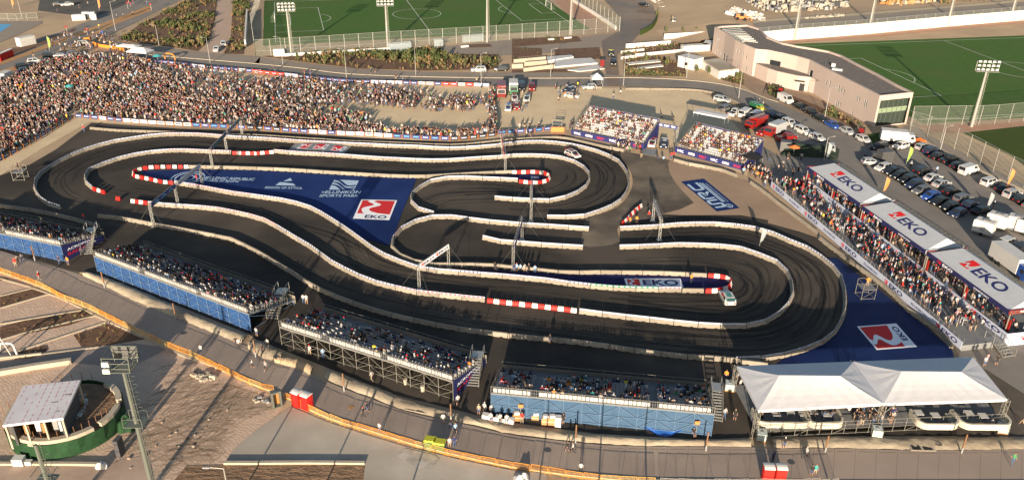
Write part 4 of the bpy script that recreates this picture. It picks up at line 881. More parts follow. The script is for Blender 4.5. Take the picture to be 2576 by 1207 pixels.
def person_base(pose, sub):
    J, E = skeleton(pose); names = list(J); me = bpy.data.meshes.new('p'); me.from_pydata([J[n][:3] for n in names], [(names.index(a), names.index(c)) for a, c, _ in E], [])
    o = bpy.data.objects.new('p', me); col.objects.link(o); o.modifiers.new('s', 'SKIN')
    for i, n in enumerate(names):
        r_ = J[n][3]; sv = me.skin_vertices[0].data[i]
        sv.radius = (r_*1.25, r_*.85) if n in ('che', 'wai', 'pel') else (r_, r_)
        sv.use_root = (n == 'pel')
    if sub: q = o.modifiers.new('u', 'SUBSURF'); q.levels = sub; q.render_levels = sub
    bpy.context.view_layer.update(); m2_ = bpy.data.meshes.new_from_object(o.evaluated_get(bpy.context.evaluated_depsgraph_get()))
    V = np.array([v.co[:] for v in m2_.vertices]); F = [tuple(p.vertices) for p in m2_.polygons]
    bpy.data.objects.remove(o); bpy.data.meshes.remove(me); bpy.data.meshes.remove(m2_)
    lab = []
    for f in F:
        c_ = V[list(f)].mean(0); best = (9, '')
        for a, b_, t in E:
            A = np.array(J[a][:3]); B = np.array(J[b_][:3]); d_ = B-A; u = min(1, max(0, ((c_-A)@d_)/(d_@d_))); dist = np.linalg.norm(c_-A-d_*u)-.7*(J[a][3]*(1-u)+J[b_][3]*u)
            if dist < best[0]: best = (dist, t)
        t = best[1]; head = np.array(J['h2'][:3])
        if t in ('head', 'hair'): t = 'skin' if (c_[1] > head[1]+.045 and c_[2] < head[2]+.03) else ('hair' if c_[2] > head[2]-.10 else 'skin')
        lab.append({'skin': 0, 'hair': 1, 'shirt': 2, 'trou': 3, 'calf': 4, 'shoe': 5}[t])
    return V, F, lab
POSES = ['stand', 'walk', 'phone', 'hips', 'sit', 'sitphone', 'point']
LO = {p: person_base(p, 0) for p in POSES}; HI = {}
print('person faces', {p: len(LO[p][1]) for p in POSES})
PEOPLE = []
rp = random.Random(11)
def person(x, y, z, rz, pose='stand', where='', grp='spectators', shirt=None, tr=None, hair=None, shorts=None, full=None):
    PEOPLE.append(dict(p=(x, y, z), a=rz, pose=pose, w=where, g=grp, shirt=shirt or rp.choice(SHN), tr=tr or rp.choice(['dark', 'dark', 'black', 'blue', 'blue', 'beige']), hair=hair or rp.choice(['dark']*6+['brown']*3+['white cap']*2+['black cap']*2+['red cap']), shorts=rp.random() < .45 if shorts is None else shorts, s=rp.uniform(.95, 1.06), full=full))
def finish_people(nmax=300):
    for q in PEOPLE: q['px'] = pxsize(q['p'])*(0.75 if q['pose'].startswith('sit') else 1)+(20 if q['full'] else 0)
    PEOPLE.sort(key=lambda q: -q['px'])
    cache = {}
    def pm(n, c_, r_=.85): return mat(n, c_, r_)
    for q in PEOPLE[:nmax]:
        key = (q['pose'], q['shirt'], q['tr'], q['hair'], q['shorts'])
        if key not in cache:
            if q['pose'] not in HI: HI[q['pose']] = person_base(q['pose'], 1)
            V, F, lab = HI[q['pose']]; me = bpy.data.meshes.new('person'); me.from_pydata(V.tolist(), [], F)
            sk = pm('skin', SKINS[0])
            for m in (sk, pm('hair_'+q['hair'].replace(' ', '_'), HAIR[q['hair']]), pm('shirt_'+q['shirt'].replace(' ', '_'), SHIRT[q['shirt']]), pm('trousers_'+q['tr'], TRS[q['tr']]), sk if q['shorts'] else pm('trousers_'+q['tr'], TRS[q['tr']]), pm('shoes', (.5, .5, .48) if False else (.10, .10, .10))): me.materials.append(m)
            me.polygons.foreach_set('material_index', lab); me.polygons.foreach_set('use_smooth', [True]*len(F)); cache[key] = me
        o = bpy.data.objects.new('person', cache[key]); col.objects.link(o); o.location = q['p']; o.rotation_euler = (0, 0, q['a']); o.scale = (q['s'],)*3
        cap = (' and '+q['hair']) if 'cap' in q['hair'] else ''
        tag(o, q['full'] or ('person in %s shirt%s %s' % (q['shirt'], cap, q['w'])), 'person', q['g'])
    # the rest as one crowd
    rest = PEOPLE[nmax:]; Vs = []; loops = []; starts = []; tots = []; cols = []; nv = 0
    for pose in POSES:
        qs = [q for q in rest if q['pose'] == pose]
        if not qs: continue
        V, F, lab = LO[pose]; fl = np.concatenate([np.array(f) for f in F]); ft = np.array([len(f) for f in F]); lab = np.array(lab)
        lc = np.repeat(lab, ft)
        for q in qs:
            c_, s_ = math.cos(q['a']), math.sin(q['a']); W = V*q['s']; X = W[:, 0]*c_-W[:, 1]*s_+q['p'][0]; Y = W[:, 0]*s_+W[:, 1]*c_+q['p'][1]; Vs.append(np.stack([X, Y, W[:, 2]+q['p'][2]], 1))
            loops.append(fl+nv); tots.append(ft); nv += len(V)
            sk = SKINS[rp.randrange(3)]; pal = np.array([sk, HAIR[q['hair']], SHIRT[q['shirt']], TRS[q['tr']], sk if q['shorts'] else TRS[q['tr']], (.1, .1, .1)])
            cols.append(np.concatenate([pal[lc], np.ones((len(lc), 1))], 1))
    Vs = np.concatenate(Vs); loops = np.concatenate(loops); tots = np.concatenate(tots); cols = np.concatenate(cols)
    me = bpy.data.meshes.new('spectator_crowd'); me.vertices.add(len(Vs)); me.vertices.foreach_set('co', Vs.ravel()); me.loops.add(len(loops)); me.loops.foreach_set('vertex_index', loops.astype(np.int32))
    me.polygons.add(len(tots)); st = np.concatenate([[0], np.cumsum(tots)[:-1]]); me.polygons.foreach_set('loop_start', st.astype(np.int32)); me.polygons.foreach_set('loop_total', tots.astype(np.int32))
    ca = me.color_attributes.new('clothes', 'FLOAT_COLOR', 'CORNER'); ca.data.foreach_set('color', cols.ravel()); me.update(); me.validate()
    m = mat('clothes', (.3, .3, .3), .85); at = m.node_tree.nodes.new('ShaderNodeAttribute'); at.attribute_name = 'clothes'; m.node_tree.links.new(at.outputs['Color'], m.node_tree.nodes['Principled BSDF'].inputs['Base Color']); me.materials.append(m)
    o = bpy.data.objects.new('spectator_crowd', me); col.objects.link(o); tag(o, 'dense crowd of distant spectators standing and seated around the track', 'crowd', kind='stuff')
    print('people', len(PEOPLE), 'crowd faces', len(tots))
def scatter(poly, dens, rz, z=.03, poses=('stand', 'stand', 'phone', 'hips', 'walk'), where='', zs=.35, mind=.45, clump=0.0, **k):
    w_ = GP(poly) if not isinstance(poly[0], Vector) else poly
    x0, x1 = min(p.x for p in w_), max(p.x for p in w_); y0, y1 = min(p.y for p in w_), max(p.y for p in w_); A = abs(sum(w_[i].x*w_[i-1].y-w_[i-1].x*w_[i].y for i in range(len(w_))))/2
    n = int(A*dens); got = 0; tr = 0; cells = set(); cn = 0
    while got < n and tr < n*40:
        tr += 1; x, y = rp.uniform(x0, x1), rp.uniform(y0, y1)
        if not inpoly(x, y, w_): continue
        if clump:
            v = math.sin(x*.31+1.3*math.sin(y*.17))+math.sin(y*.43+1.7*math.sin(x*.21))+.6*math.sin((x+y)*.9)
            if rp.random() > 1/(1+math.exp(-(v)*clump)): continue
        c_ = (int(x/mind), int(y/mind))
        if c_ in cells: continue
        cells.add(c_); got += 1
        person(x, y, z, rz+rp.gauss(0, zs), rp.choice(poses), where, **k)
    return got
FT = R(180)   # facing the track, towards the camera
n1 = scatter(P(0, 0, '-600,1000 0,830 230,770 450,650 700,610 1000,580 1280,590 1500,640 1700,760 1850,900 1900,1040 1700,1160 760,1165 740,1180')+P(0, 1, '500,100 300,230 0,400 -300,540 -600,600'), 1.15, FT, where='', clump=.8)
n2 = scatter(P(0, 0, '1600,700 1750,690 2576,800 2576,1090 1900,1207 1700,1150')+P(1, 0, '0,1080 0,800'), 1.0, FT, clump=.45)
n2 += scatter(P(1, 0, '0,800 850,870 1500,920 2000,1000 2320,1020 2340,1130 1800,1140 1300,1080 900,1090 500,1060 0,1100'), .62, FT, clump=1.2)
n2 += scatter(P(0, 0, '1760,755 2150,790 2576,850 2576,1100 1850,1100'), .62, FT) + scatter(P(1, 0, '0,850 500,880 1000,950 1000,1060 0,1090'), .3, FT)
n3 = scatter(P(0, 0, '760,1100 1800,1020 2576,1080')+P(1, 0, '0,1080 800,1120 1200,1207')+P(1, 1, '1000,60 1900,140 2250,110 2350,20 2420,20 2425,150 2100,190 1900,195 1500,172 1080,148 540,122 0,88')+P(0, 1, '2576,85 1860,50 1300,12 950,-10'), .95, FT, clump=.8)
n3 += scatter(P(1, 1, '0,52 540,85 1080,112 1500,135 1900,160 2200,130 2425,110 2425,155 2100,198 1900,203 1500,180 1080,155 540,130 0,98'), 1.2, FT)
n3 += scatter(P(1, 0, '2340,930 2400,930 2425,1207')+P(1, 1, '2420,120 2350,90')+P(1, 0, '2330,1207'), .8, R(90))
n4 = scatter(P(0, 0, '480,430 900,300 1250,430 1400,560 1100,590 600,620')+[], .12, FT, clump=.5)
n4 += scatter(P(1, 0, '100,700 2300,840 2300,865 100,740'), .02, FT) + scatter(P(0, 0, '700,0 1500,-20 1500,100 700,110'), .01, 0)
print('field', n1, n2, n3, n4)

# ------------------------------------------------------------ grandstands
mat('seat', (.44, .44, .45), .6); mat('deck', (.20, .205, .21), .7, (.16, .165, .17), 1.0); mat('net_blue', (.018, .070, .20), .7, (.012, .045, .15), .8, lo=.3, hi=.7); mat('net_pale', (.045, .095, .17), .7, (.028, .07, .135), .8, lo=.3, hi=.7)
mat('scaffold', (.25, .24, .21), .5, metal=.4); mat('scaffold_blue', (.10, .17, .28), .6); mat('navy_banner', (.018, .022, .11), .6)
def rail_mb(b, p, q, h=1.05, step=.28, th=.035, z0=0):
    p, q = Vector(p), Vector(q); n = max(1, int((q-p).length/step))
    for zz in (.08, h): b.bar(p+Vector((0, 0, zz)), q+Vector((0, 0, zz)), th*1.4, 4)
    for i in range(n+1):
        c_ = p.lerp(q, i/n); b.bar(c_+Vector((0, 0, .08 if i % 8 else 0)), c_+Vector((0, 0, h)), th if i % 8 else th*1.7, 4)
def grandstand(Fl, Fr, depth, rows, z0, z1, label, net=None, side=None, where='', occ=.75, away=True, frontband=None, gaps=(), stag='stand', walkway=1.6):
    """Fl, Fr: ground points of the front edge (track side), seats rise over depth behind them"""
    Fl, Fr = Vector((Fl.x, Fl.y, 0)), Vector((Fr.x, Fr.y, 0)); U = (Fr-Fl); L = U.length; U.normalize(); V = Vector((-U.y, U.x, 0))
    if away: V = -V        # rising towards the camera
    root = empty('grandstand', Fl); tag(root, label, 'grandstand')
    W = lambda u, v, z=0: U*u+V*v+Vector((0, 0, z))
    rp_ = (depth-walkway)/rows; rz_ = (z1-z0)/rows
    b = MB(); b.slab([W(0, 0), W(L, 0), W(L, walkway), W(0, walkway)][::(-1 if away else 1)], z0-.14, z0-.02)
    for k in range(rows): v = walkway+k*rp_; z = z0+(k+1)*rz_; b.slab([W(0, v), W(L, v), W(L, v+rp_), W(0, v+rp_)][::(-1 if away else 1)], z-.10, z)
    b.build('seating_deck', M('deck'), root)
    aisles = [L*a for a in gaps]
    fa = math.atan2(-V.y, -V.x)-math.pi/2
    for k in range(rows):
        b = MB(); n = int(L/.52); cells = []; last = 0
        for i in range(n):
            u = .5+i*.52
            if u > L-.4 or any(abs(u-a) < .65 for a in aisles): continue
            if u-last > 1 and b.v: b.build('seat_row', M('seat'), root); b = MB()
            last = u
            c_ = W(u, walkway+k*rp_+rp_*.58, z0+(k+1)*rz_)
            b.box(c_+Vector((0, 0, .02)), (.44, .36, .36), math.atan2(U.y, U.x)); b.box(c_+V*.19+Vector((0, 0, .34)), (.44, .05, .34), math.atan2(U.y, U.x)); cells.append((u, c_))
        b.build('seat_row', M('seat'), root)
        vis = 0
        for u, c_ in cells:
            dn = (occ if k < rows-1 else (.12 if away else occ*.6))*(1.0+.35*math.sin(u*.55+k*.9)+.2*math.sin(u*1.9))
            if rp.random() < dn:
                vis += 1; w_ = c_+Fl; rown = 'back row' if k == rows-1 else ('front row' if k == 0 else '%s row' % ordn(rows-1-k)); rown = rown if k in (0, rows-1) else 'row '+str(rows-k)
                person(w_.x, w_.y, w_.z-.13, fa+rp.gauss(0, .2), 'sitphone' if rp.random() < .12 else 'sit', '%s in %s of %s' % (ordn(vis-1), rown, where), 'seated spectators in '+where)
    sc = M('scaffold'); net_ = net
    # scaffold towers
    nb = max(2, int(L/2.1)); 
    b = MB()
    for i in range(nb+1):
        u = L*i/nb
        vv = [walkway*.2, depth*.45, depth]
        for v in vv:
            h = z0 if v < walkway else z0+(z1-z0)*(v-walkway)/(depth-walkway)-.1; b.bar(W(u, v), W(u, v, h), .055)
        b.bar(W(u, vv[0], .4), W(u, vv[2], .4), .045); b.bar(W(u, vv[1], .3), W(u, vv[2], z1-.3), .045); b.bar(W(u, vv[0], z0-.1), W(u, vv[2], z1-.1), .05)
        if i < nb:
            u2 = L*(i+1)/nb
            for zz in (.35, z1*.5, z1-.12): b.bar(W(u, depth, zz), W(u2, depth, zz), .045)
            for (za, zb) in ((.35, z1*.5), (z1*.5, z1-.12)):
                if i % 2: za, zb = zb, za
                b.bar(W(u, depth+.03, za), W(u2, depth+.03, zb), .045)
            b.bar(W(u, depth*.45, .3), W(u2, depth*.45, 1.6), .045)
    b.build('scaffold', sc if net is None or net == 'none' else (M('scaffold_blue')), root)
    if net and net != 'none':
        b = MB(); n = int(L/1.05); rr = random.Random(int(L*10)); vs = []
        for i in range(n+1):
            for zz in (0.02, z1*.33, z1*.66, z1-.08): vs.append(W(L*i/n, depth-.14+rr.uniform(-.07, .07), zz+rr.uniform(0, .05)))
        b.add(vs, [(4*i+k, 4*i+k+1, 4*i+k+5, 4*i+k+4) for i in range(n) for k in range(3)]); b.build('netting', M(net), root)
        b = MB(); b.quad(W(0, depth*.3, 0), W(0, depth-.1, 0), W(0, depth-.1, z1-.1), W(0, depth*.3, z0)); b.build('netting', M(net), root)
    if side is not None:
        b = MB(); u = L+.06; b.quad(W(u, .3, 0), W(u, depth, 0), W(u, depth, z1+.1), W(u, .3, z0)); pn = b.build('printed_side_panel', M('navy_banner'), root)
        b = MB(); fmv = bil(W(u+.02, depth-.6, .6), W(u+.02, walkway, .6), W(u+.02, walkway, 1.6), W(u+.02, depth-.6, 2.6)); put_text(b, 'ACROPOLIS', fmv, (.05, .55, .9, .8), 0); put_text(b, 'RALLY', fmv, (.05, .1, .6, .38), 1)
        b.add([fmv(.7, .1), fmv(.95, .1), fmv(.83, .42)], [(0, 1, 2)]); b.build('print', [M('print_white'), M('print_red')], pn)
    # railings
    b = MB(); rail_mb(b, W(0, depth, z1), W(L, depth, z1)); b.build('back_railing', M('scaffold'), root)
    for u in (0, L):
        b = MB(); rail_mb(b, W(u, walkway, z0), W(u, depth, z1), step=.5); b.build('side_railing', M('scaffold'), root)
    b = MB()
    if frontband is None:
        n = int(L/2.2)
        for i in range(n): p, q = W(L*i/n+.05, 0, z0), W(L*(i+1)/n-.05, 0, z0); [b.bar(p+Vector((0, 0, zz)), q+Vector((0, 0, zz)), .04) for zz in (.1, .55, 1.05)]; b.bar(p, p+Vector((0, 0, 1.05)), .04)
    else: rail_mb(b, W(0, 0, z0), W(L, 0, z0), step=.6)
    b.build('front_railing', M('scaffold'), root)
    if frontband is None:
        b = MB(); b.slab([W(0, -.06), W(L, -.06), W(L, -.01), W(0, -.01)], .1, z0+.5); b.build('front_panel', M('concrete'), root)
    else:
        b = MB(); b.slab([W(-.1, -.12), W(L+.1, -.12), W(L+.1, -.05), W(-.1, -.05)][::(-1 if away else 1)], .05, z0+.35); bo = b.build('front_banner', M('navy_banner'), root)
        b = MB()
        for i, tx in enumerate(['WRC', 'ACROPOLIS', 'RALLY', 'WRC', 'ACROPOLIS', 'RALLY']):
            a = L*(i+.2)/6; fmv = bil(W(a, -.14, .35), W(a+L*.1, -.14, .35), W(a+L*.1, -.14, .95), W(a, -.14, .95)); put_text(b, tx, fmv, (0, 0, 1, 1), 1 if i % 3 == 2 else 0, .01)
        b.build('print', [M('print_white'), M('print_red')], bo)
        b = MB(); b.slab([W(0, depth+.03), W(L, depth+.03), W(L, depth+.08), W(0, depth+.08)], z1, z1+1.0); b.build('back_banner', M('navy_banner'), root)
        b = MB(); u = L+.05; b.quad(W(u, .0, 0), W(u, depth, 0), W(u, depth, z1+.6), W(u, .0, z0+.4)); b.build('side_panel', M('navy_banner'), root)
    return root, W, Fl, L
def stairs(p0, p1, z, wd, label, panel=False):
    """p0 bottom (ground), p1 top point (ground projection), z height"""
    p0, p1 = Vector((p0.x, p0.y, 0)), Vector((p1.x, p1.y, 0)); d_ = (p1-p0); n = max(4, int(z/.2)); d_.normalize(); s_ = Vector((-d_.y, d_.x, 0))*wd/2; Lg = (p1-p0).length
    root = empty('stair_tower', p0); tag(root, label, 'stairs')
    for i in range(n):
        b = MB(); a = d_*Lg*i/n; c_ = d_*Lg*(i+.8)/n; zz = z*(i+1)/n; b.slab([a-s_, c_-s_, c_+s_, a+s_], zz-.05, zz); b.build('step', M('steel'), root)
    for s in (-1, 1):
        b = MB(); b.bar(s_*s, d_*Lg+s_*s+Vector((0, 0, z)), .12); rail_mb(b, s_*s+Vector((0, 0, .1)), d_*Lg+s_*s+Vector((0, 0, z)), step=.4); b.build('side_railing', M('scaffold'), root)
    b = MB(); e = d_*Lg; b.slab([e-s_, e+d_*1.6-s_, e+d_*1.6+s_, e+s_], z-.08, z); 
    for s in (-1, 1):
        for f in (0, 1.6): b.bar(e+d_*f+s_*s, e+d_*f+s_*s+Vector((0, 0, z+1.05)), .06)
        b.bar(e+s_*s+Vector((0, 0, z+1.05)), e+d_*1.6+s_*s+Vector((0, 0, z+1.05)), .05)
    b.build('landing', M('steel'), root)
    return root
def near(Ab, Bb, depth, **k):
    Ab, Bb = Vector((Ab.x, Ab.y, 0)), Vector((Bb.x, Bb.y, 0)); d_ = (Bb-Ab).normalized(); n_ = Vector((-d_.y, d_.x, 0))
    return grandstand(Ab+n_*depth, Bb+n_*depth, depth, **k)
near(G1(0, 2, -500, -20), G1(0, 2, 655, 225), 9.0, rows=8, z0=.9, z1=3.1, label='blue netted grandstand at the far left edge, cut by the frame', net='net_blue', side=True, where='the leftmost stand', occ=.8, gaps=(.5,))
near(G1(0, 2, 985, 330), G1(0, 2, 2530, 930), 9.2, rows=8, z0=.9, z1=3.1, label='long blue netted grandstand full of people, left of the stair tower', net='net_blue', where='the long blue netted stand', occ=.82, gaps=(.33, .7))
near(G1(1, 2, 262, 1060), G1(1, 3, 1985, 415), 9.2, rows=8, z0=.9, z1=3.1, label='grandstand on open scaffolding without netting, in the bottom centre', net=None, side=True, where='the open scaffold stand', occ=.55, gaps=(.28, .62))
near(G1(1, 3, 2365, 560), G1(2, 3, 2000, 775), 9.0, rows=8, z0=.9, z1=3.5, label='pale blue netted grandstand with a drooping net, left of the white tent', net='net_pale', where='the pale netted stand', occ=.52, gaps=(.2, .74))
grandstand(G1(2, 1, 600, 150), G1(2, 1, 1320, 300), 8.6, rows=9, z0=1.0, z1=3.9, label='far sunlit grandstand with navy banner, left of the entry lane', net='none', where='the left sunlit stand', occ=.62, away=False, frontband=True, walkway=.8)
grandstand(G1(2, 1, 1640, 325), G1(2, 1, 2325, 510), 8.6, rows=9, z0=1.0, z1=3.9, label='far sunlit grandstand with navy banner, right of the entry lane', net='none', where='the right sunlit stand', occ=.62, away=False, frontband=True, walkway=.8)
stairs(G1(1, 2, 165, 800), G1(1, 2, 262, 645), 2.0, 1.7, 'steel stairs with railings right of the long blue netted stand')
stairs(G1(1, 3, 2180, 270), G1(1, 3, 2222, 110), 2.2, 1.6, 'steel stairs beside the navy side panel of the open scaffold stand')
stairs(G1(0, 2, 870, 150), G1(0, 2, 935, 25), 2.2, 1.7, 'steel stairs between the two blue netted stands')
stairs(G1(2, 3, 2060, 620), G1(2, 3, 2040, 440), 2.2, 1.3, 'steel stairs at the right end of the pale netted stand')
# open flap of the pale netting
b = MB(); pA, pB = G1(2, 3, 1320, 700), G1(2, 3, 1700, 740); n = 12; vs = []
for i in range(n+1):
    t = i/n; p = pA.lerp(pB, t); sag = math.sin(math.pi*t)
    vs += [(p.x, p.y+.2, 1.1-.9*sag), (p.x, p.y-.5*sag, .05+.0*sag+.25*(1-sag)), (p.x, p.y-.9*sag, .6*(1-sag)+.02)]
b.add(vs, [(3*i+k, 3*i+k+1, 3*i+k+4, 3*i+k+3) for i in range(n) for k in range(2)]); tag(b.build('loose_net', mat('net_vivid', (.02, .11, .42), .6)), 'loose vivid blue netting sagging to the ground under the stand', 'netting')
# ------------------------------------------------------------ vehicles
mat('glass', (.02, .025, .03), .08, spec=.8); mat('tyre_rubber', (.015, .015, .015), .9); mat('rim', (.45, .45, .46), .35, metal=.7); mat('lamp_glass', (.75, .75, .72), .15); mat('tail_red', (.45, .01, .01), .3)
PAINT = {'white': (.50, .50, .49), 'silver': (.36, .37, .38), 'grey': (.12, .125, .13), 'black': (.010, .011, .013), 'dark blue': (.015, .025, .06), 'blue': (.02, .07, .30), 'red': (.24, .012, .010), 'dark red': (.16, .01, .01), 'teal': (.05, .20, .18), 'green': (.03, .16, .07), 'yellow': (.65, .55, .05), 'orange': (.65, .20, .03)}
for k, v in PAINT.items(): mat('paint_'+k.replace(' ', '_'), v, .28, spec=.6)
CT = {  # L, W, H, nose z, cabin bottom x0,x1, top x0,x1, belt z
 'hatchback': (4.05, 1.75, 1.48, .80, -1.95, 1.05, -1.55, .30, .93), 'suv': (4.5, 1.85, 1.68, .95, -2.15, 1.15, -1.85, .45, 1.05), 'saloon': (4.6, 1.80, 1.42, .78, -1.75, 1.20, -1.05, .35, .90),
 'van': (5.1, 1.95, 2.05, 1.05, -2.5, 2.0, -2.45, 1.2, 1.15), 'rally': (4.1, 1.87, 1.35, .72, -1.85, 1.05, -1.45, .25, .85), 'pickup': (5.2, 1.85, 1.75, 1.0, -.6, 1.35, -.45, .65, 1.05)}
CARC = {}
def car_proto(kind, paint, roofp=None):
    key = (kind, paint, roofp)
    if key in CARC: return copy_tree(CARC[key])
    L, W, H, nz, b0, b1, t0, t1, bz = CT[kind]; root = empty('parked_car' if kind != 'rally' else 'rally_car'); h = L/2; w_ = W/2
    pm = M('paint_'+paint.replace(' ', '_'))
    b = MB(); secs = [(-h, .38, bz-.22, w_*.82), (-h+.12, .26, bz-.02, w_*.95), (-h+.5, .2, bz, w_), (-.4, .2, bz, w_), (b1, .2, bz-.02, w_), (b1+.35*(h-b1), .2, nz+.08, w_*.99), (h-.15, .26, nz-.04, w_*.92), (h, .36, nz-.22, w_*.78)]
    if kind == 'pickup': secs[2] = (-h+.5, .2, bz, w_)
    vs = []
    for x, za, zb, ww in secs: vs += [(x, -ww*.94, za), (x, -ww, (za+zb)/2), (x, -ww*.93, zb), (x, ww*.93, zb), (x, ww, (za+zb)/2), (x, ww*.94, za)]
    fs = [(6*i+k, 6*i+(k+1) % 6, 6*i+6+(k+1) % 6, 6*i+6+k) for i in range(len(secs)-1) for k in range(6)]+[tuple(range(6))[::-1], tuple(range(6*len(secs)-6, 6*len(secs)))]
    b.add(vs, fs, 0); wt = w_*(.76 if kind not in ('van',) else .90); wb = w_*.93
    cb = [(b0, -wb, bz-.03), (b1, -wb, bz-.03), (b1, wb, bz-.03), (b0, wb, bz-.03)]; ct = [(t0, -wt, H), (t1, -wt, H), (t1, wt, H), (t0, wt, H)]
    b.add(cb+ct, [(4, 5, 6, 7), (0, 1, 5, 4), (1, 2, 6, 5), (2, 3, 7, 6), (3, 0, 4, 7)], 0)
    if kind == 'rally':
        b.box((-h+.1, 0, H-.02), (.30, 1.6, .05), 0, 1); b.box((-h+.2, .6, bz-.1), (.1, .05, H-bz+.1), 0, 1); b.box((-h+.2, -.6, bz-.1), (.1, .05, H-bz+.1), 0, 1)
        b.quad((.3, -.45, nz+.28), (h-.5, -.45, nz+.08), (h-.5, .45, nz+.08), (.3, .45, nz+.28), 1); b.quad((-1.2, -.4, H+.015), (.1, -.4, H+.015), (.1, .4, H+.015), (-1.2, .4, H+.015), 1)
        for s in (-1, 1):
            q = [(-1.1, s*(w_+.012), .45), (1.1, s*(w_+.012), .45), (.8, s*(w_+.012), .68), (-1.1, s*(w_+.012), .68)]; b.quad(*(q if s < 0 else q[::-1]), mi=1)
    if kind == 'pickup': b.box((-1.6, 0, bz), (1.7, 1.4, .02), 0, 1)
    body = b.build('body', [pm, M('paint_'+(roofp or ('red' if kind == 'rally' else 'black')).replace(' ', '_'))], root)
    A = [Vector(p) for p in cb]; B_ = [Vector(p) for p in ct]
    def win(i, j, lo=.12, hi=.90, e=.08, nm='side_window'):
        f = lambda u, v: (A[i]*(1-u)+A[j]*u)*(1-v)+(B_[i]*(1-u)+B_[j]*u)*v
        n = (f(1, 0)-f(0, 0)).cross(f(0, 1)-f(0, 0)).normalized()*.012; q = MB()
        if nm == 'side_window' and kind != 'van':
            for (a, c_) in ((e, .48), (.52, 1-e)): q.quad(f(a, lo)+n, f(c_, lo)+n, f(c_, hi)+n, f(a, hi)+n)
            o = MB()
            q1 = MB().quad(f(e, lo)+n, f(.48, lo)+n, f(.48, hi)+n, f(e, hi)+n); q1.build(nm, M('glass'), root); q2 = MB().quad(f(.52, lo)+n, f(1-e, lo)+n, f(1-e, hi)+n, f(.52, hi)+n); q2.build(nm, M('glass'), root)
        elif nm == 'side_window':
            a, c_ = (.70, .93) if i == 0 else (.07, .30); MB().quad(f(a, .15)+n, f(c_, .15)+n, f(c_, .75)+n, f(a, .75)+n).build(nm, M('glass'), root)
        else: q.quad(f(e, lo)+n, f(1-e, lo)+n, f(1-e, hi)+n, f(e, hi)+n); q.build(nm, M('glass'), root)
    win(0, 1); win(1, 2, nm='windscreen'); win(2, 3); win(3, 0, nm='rear_window')
    for sx in (-1, 1):
        for sy in (-1, 1):
            q = MB(); r_ = .33 if kind not in ('van', 'suv', 'pickup') else .37; vs = []; x = sx*L*.305; n = 10
            for yy in (sy*(w_-.2), sy*(w_+.015)):
                vs += [(x+r_*math.cos(t*6.2832/n), yy, r_+r_*math.sin(t*6.2832/n)) for t in range(n)]
            q.add(vs, [(k, (k+1) % n, n+(k+1) % n, n+k) for k in range(n)]+[tuple(range(n)), tuple(range(n, 2*n))], 0)
            q.add([(x+r_*.55*math.cos(t*6.2832/n), sy*(w_+.022), r_+r_*.55*math.sin(t*6.2832/n)) for t in range(n)], [tuple(range(n))], 1)
            q.build('wheel', [M('tyre_rubber'), M('rim')], root)
    for s in (-1, 1):
        MB().box((h-.09, s*w_*.62, nz-.22), (.14, .34, .15)).build('headlight', M('lamp_glass'), root)
        MB().box((-h+.05, s*w_*.66, bz-.3), (.12, .3, .17)).build('tail_light', M('tail_red'), root)
    CARC[key] = root
    return root
KN = {'hatchback': 'hatchback', 'suv': 'tall car', 'saloon': 'saloon car', 'van': 'van', 'rally': 'rally car', 'pickup': 'pickup'}
def car(c, r, x, y, dx, dy, kind, paint, where, grp='parked cars', roofp=None, z=.06, cat=None):
    p = G1(c, r, x, y); q = G1(c, r, x+dx, y+dy); o = car_proto(kind, paint, roofp)
    o.location = (p.x, p.y, z); o.rotation_euler = (0, 0, math.atan2(q.y-p.y, q.x-p.x))
    tag(o, '%s %s %s' % (paint, KN[kind], where), cat or ('rally car' if kind == 'rally' else ('van' if kind == 'van' else 'car')), grp); return o
car(2, 1, 610, 370, 130, 60, 'rally', 'white', 'with red markings racing through the upper right bend', None or 'rally cars', 'red')
car(2, 2, 2160, 610, -60, -110, 'rally', 'white', 'with teal markings rounding the lower hairpin tip', 'rally cars', 'teal')
car(2, 1, 1410, 260, -30, 70, 'rally', 'white', 'with red nose waiting between the sunlit stands', 'rally cars', 'red')
car(2, 1, 1530, 270, -20, 70, 'rally', 'dark blue', 'waiting beside the right sunlit stand', 'rally cars', 'white')
car(2, 0, 45, 1095, 10, 70, 'rally', 'red', 'with people around it on the sand lot', 'rally cars', 'white')
car(2, 0, 150, 1015, -20, 70, 'rally', 'white', 'between the red rally car and the black van', 'rally cars', 'dark blue')
car(1, 0, 2540, 1110, -20, 70, 'rally', 'white', 'with blue markings at the left of the sand lot', 'rally cars', 'blue')
car(2, 0, 570, 930, -80, 20, 'rally', 'dark blue', 'with a crew around it on the sand lot', 'rally cars', 'white')
car(2, 0, 600, 985, 100, 10, 'rally', 'white', 'with orange markings in front of the dark blue one', 'rally cars', 'orange')
car(2, 0, 25, 1010, 15, 70, 'rally', 'white', 'behind the red rally car', 'rally cars', 'red')
car(2, 0, 995, 560, 10, 60, 'rally', 'dark blue', 'with pink markings on the side road', 'rally cars', 'yellow')
car(2, 0, 1020, 655, 5, 60, 'suv', 'black', 'below the rally car on the side road')
car(2, 0, 775, 898, -100, 5, 'hatchback', 'silver', 'alone at the short concrete row')
car(2, 0, 95, 905, 5, 60, 'van', 'black', 'on the sand lot between trucks'); car(2, 0, 200, 905, 0, 60, 'suv', 'dark red', 'at the right of the sand lot trucks')
car(1, 0, 2240, 725, -100, 2, 'suv', 'silver', 'parked by the shrub bed'); car(1, 0, 2465, 718, -100, 2, 'hatchback', 'black', 'parked at the end of the shrub bed')
car(2, 0, 1320, 65, 90, 20, 'saloon', 'black', 'on the muddy yard at the top')
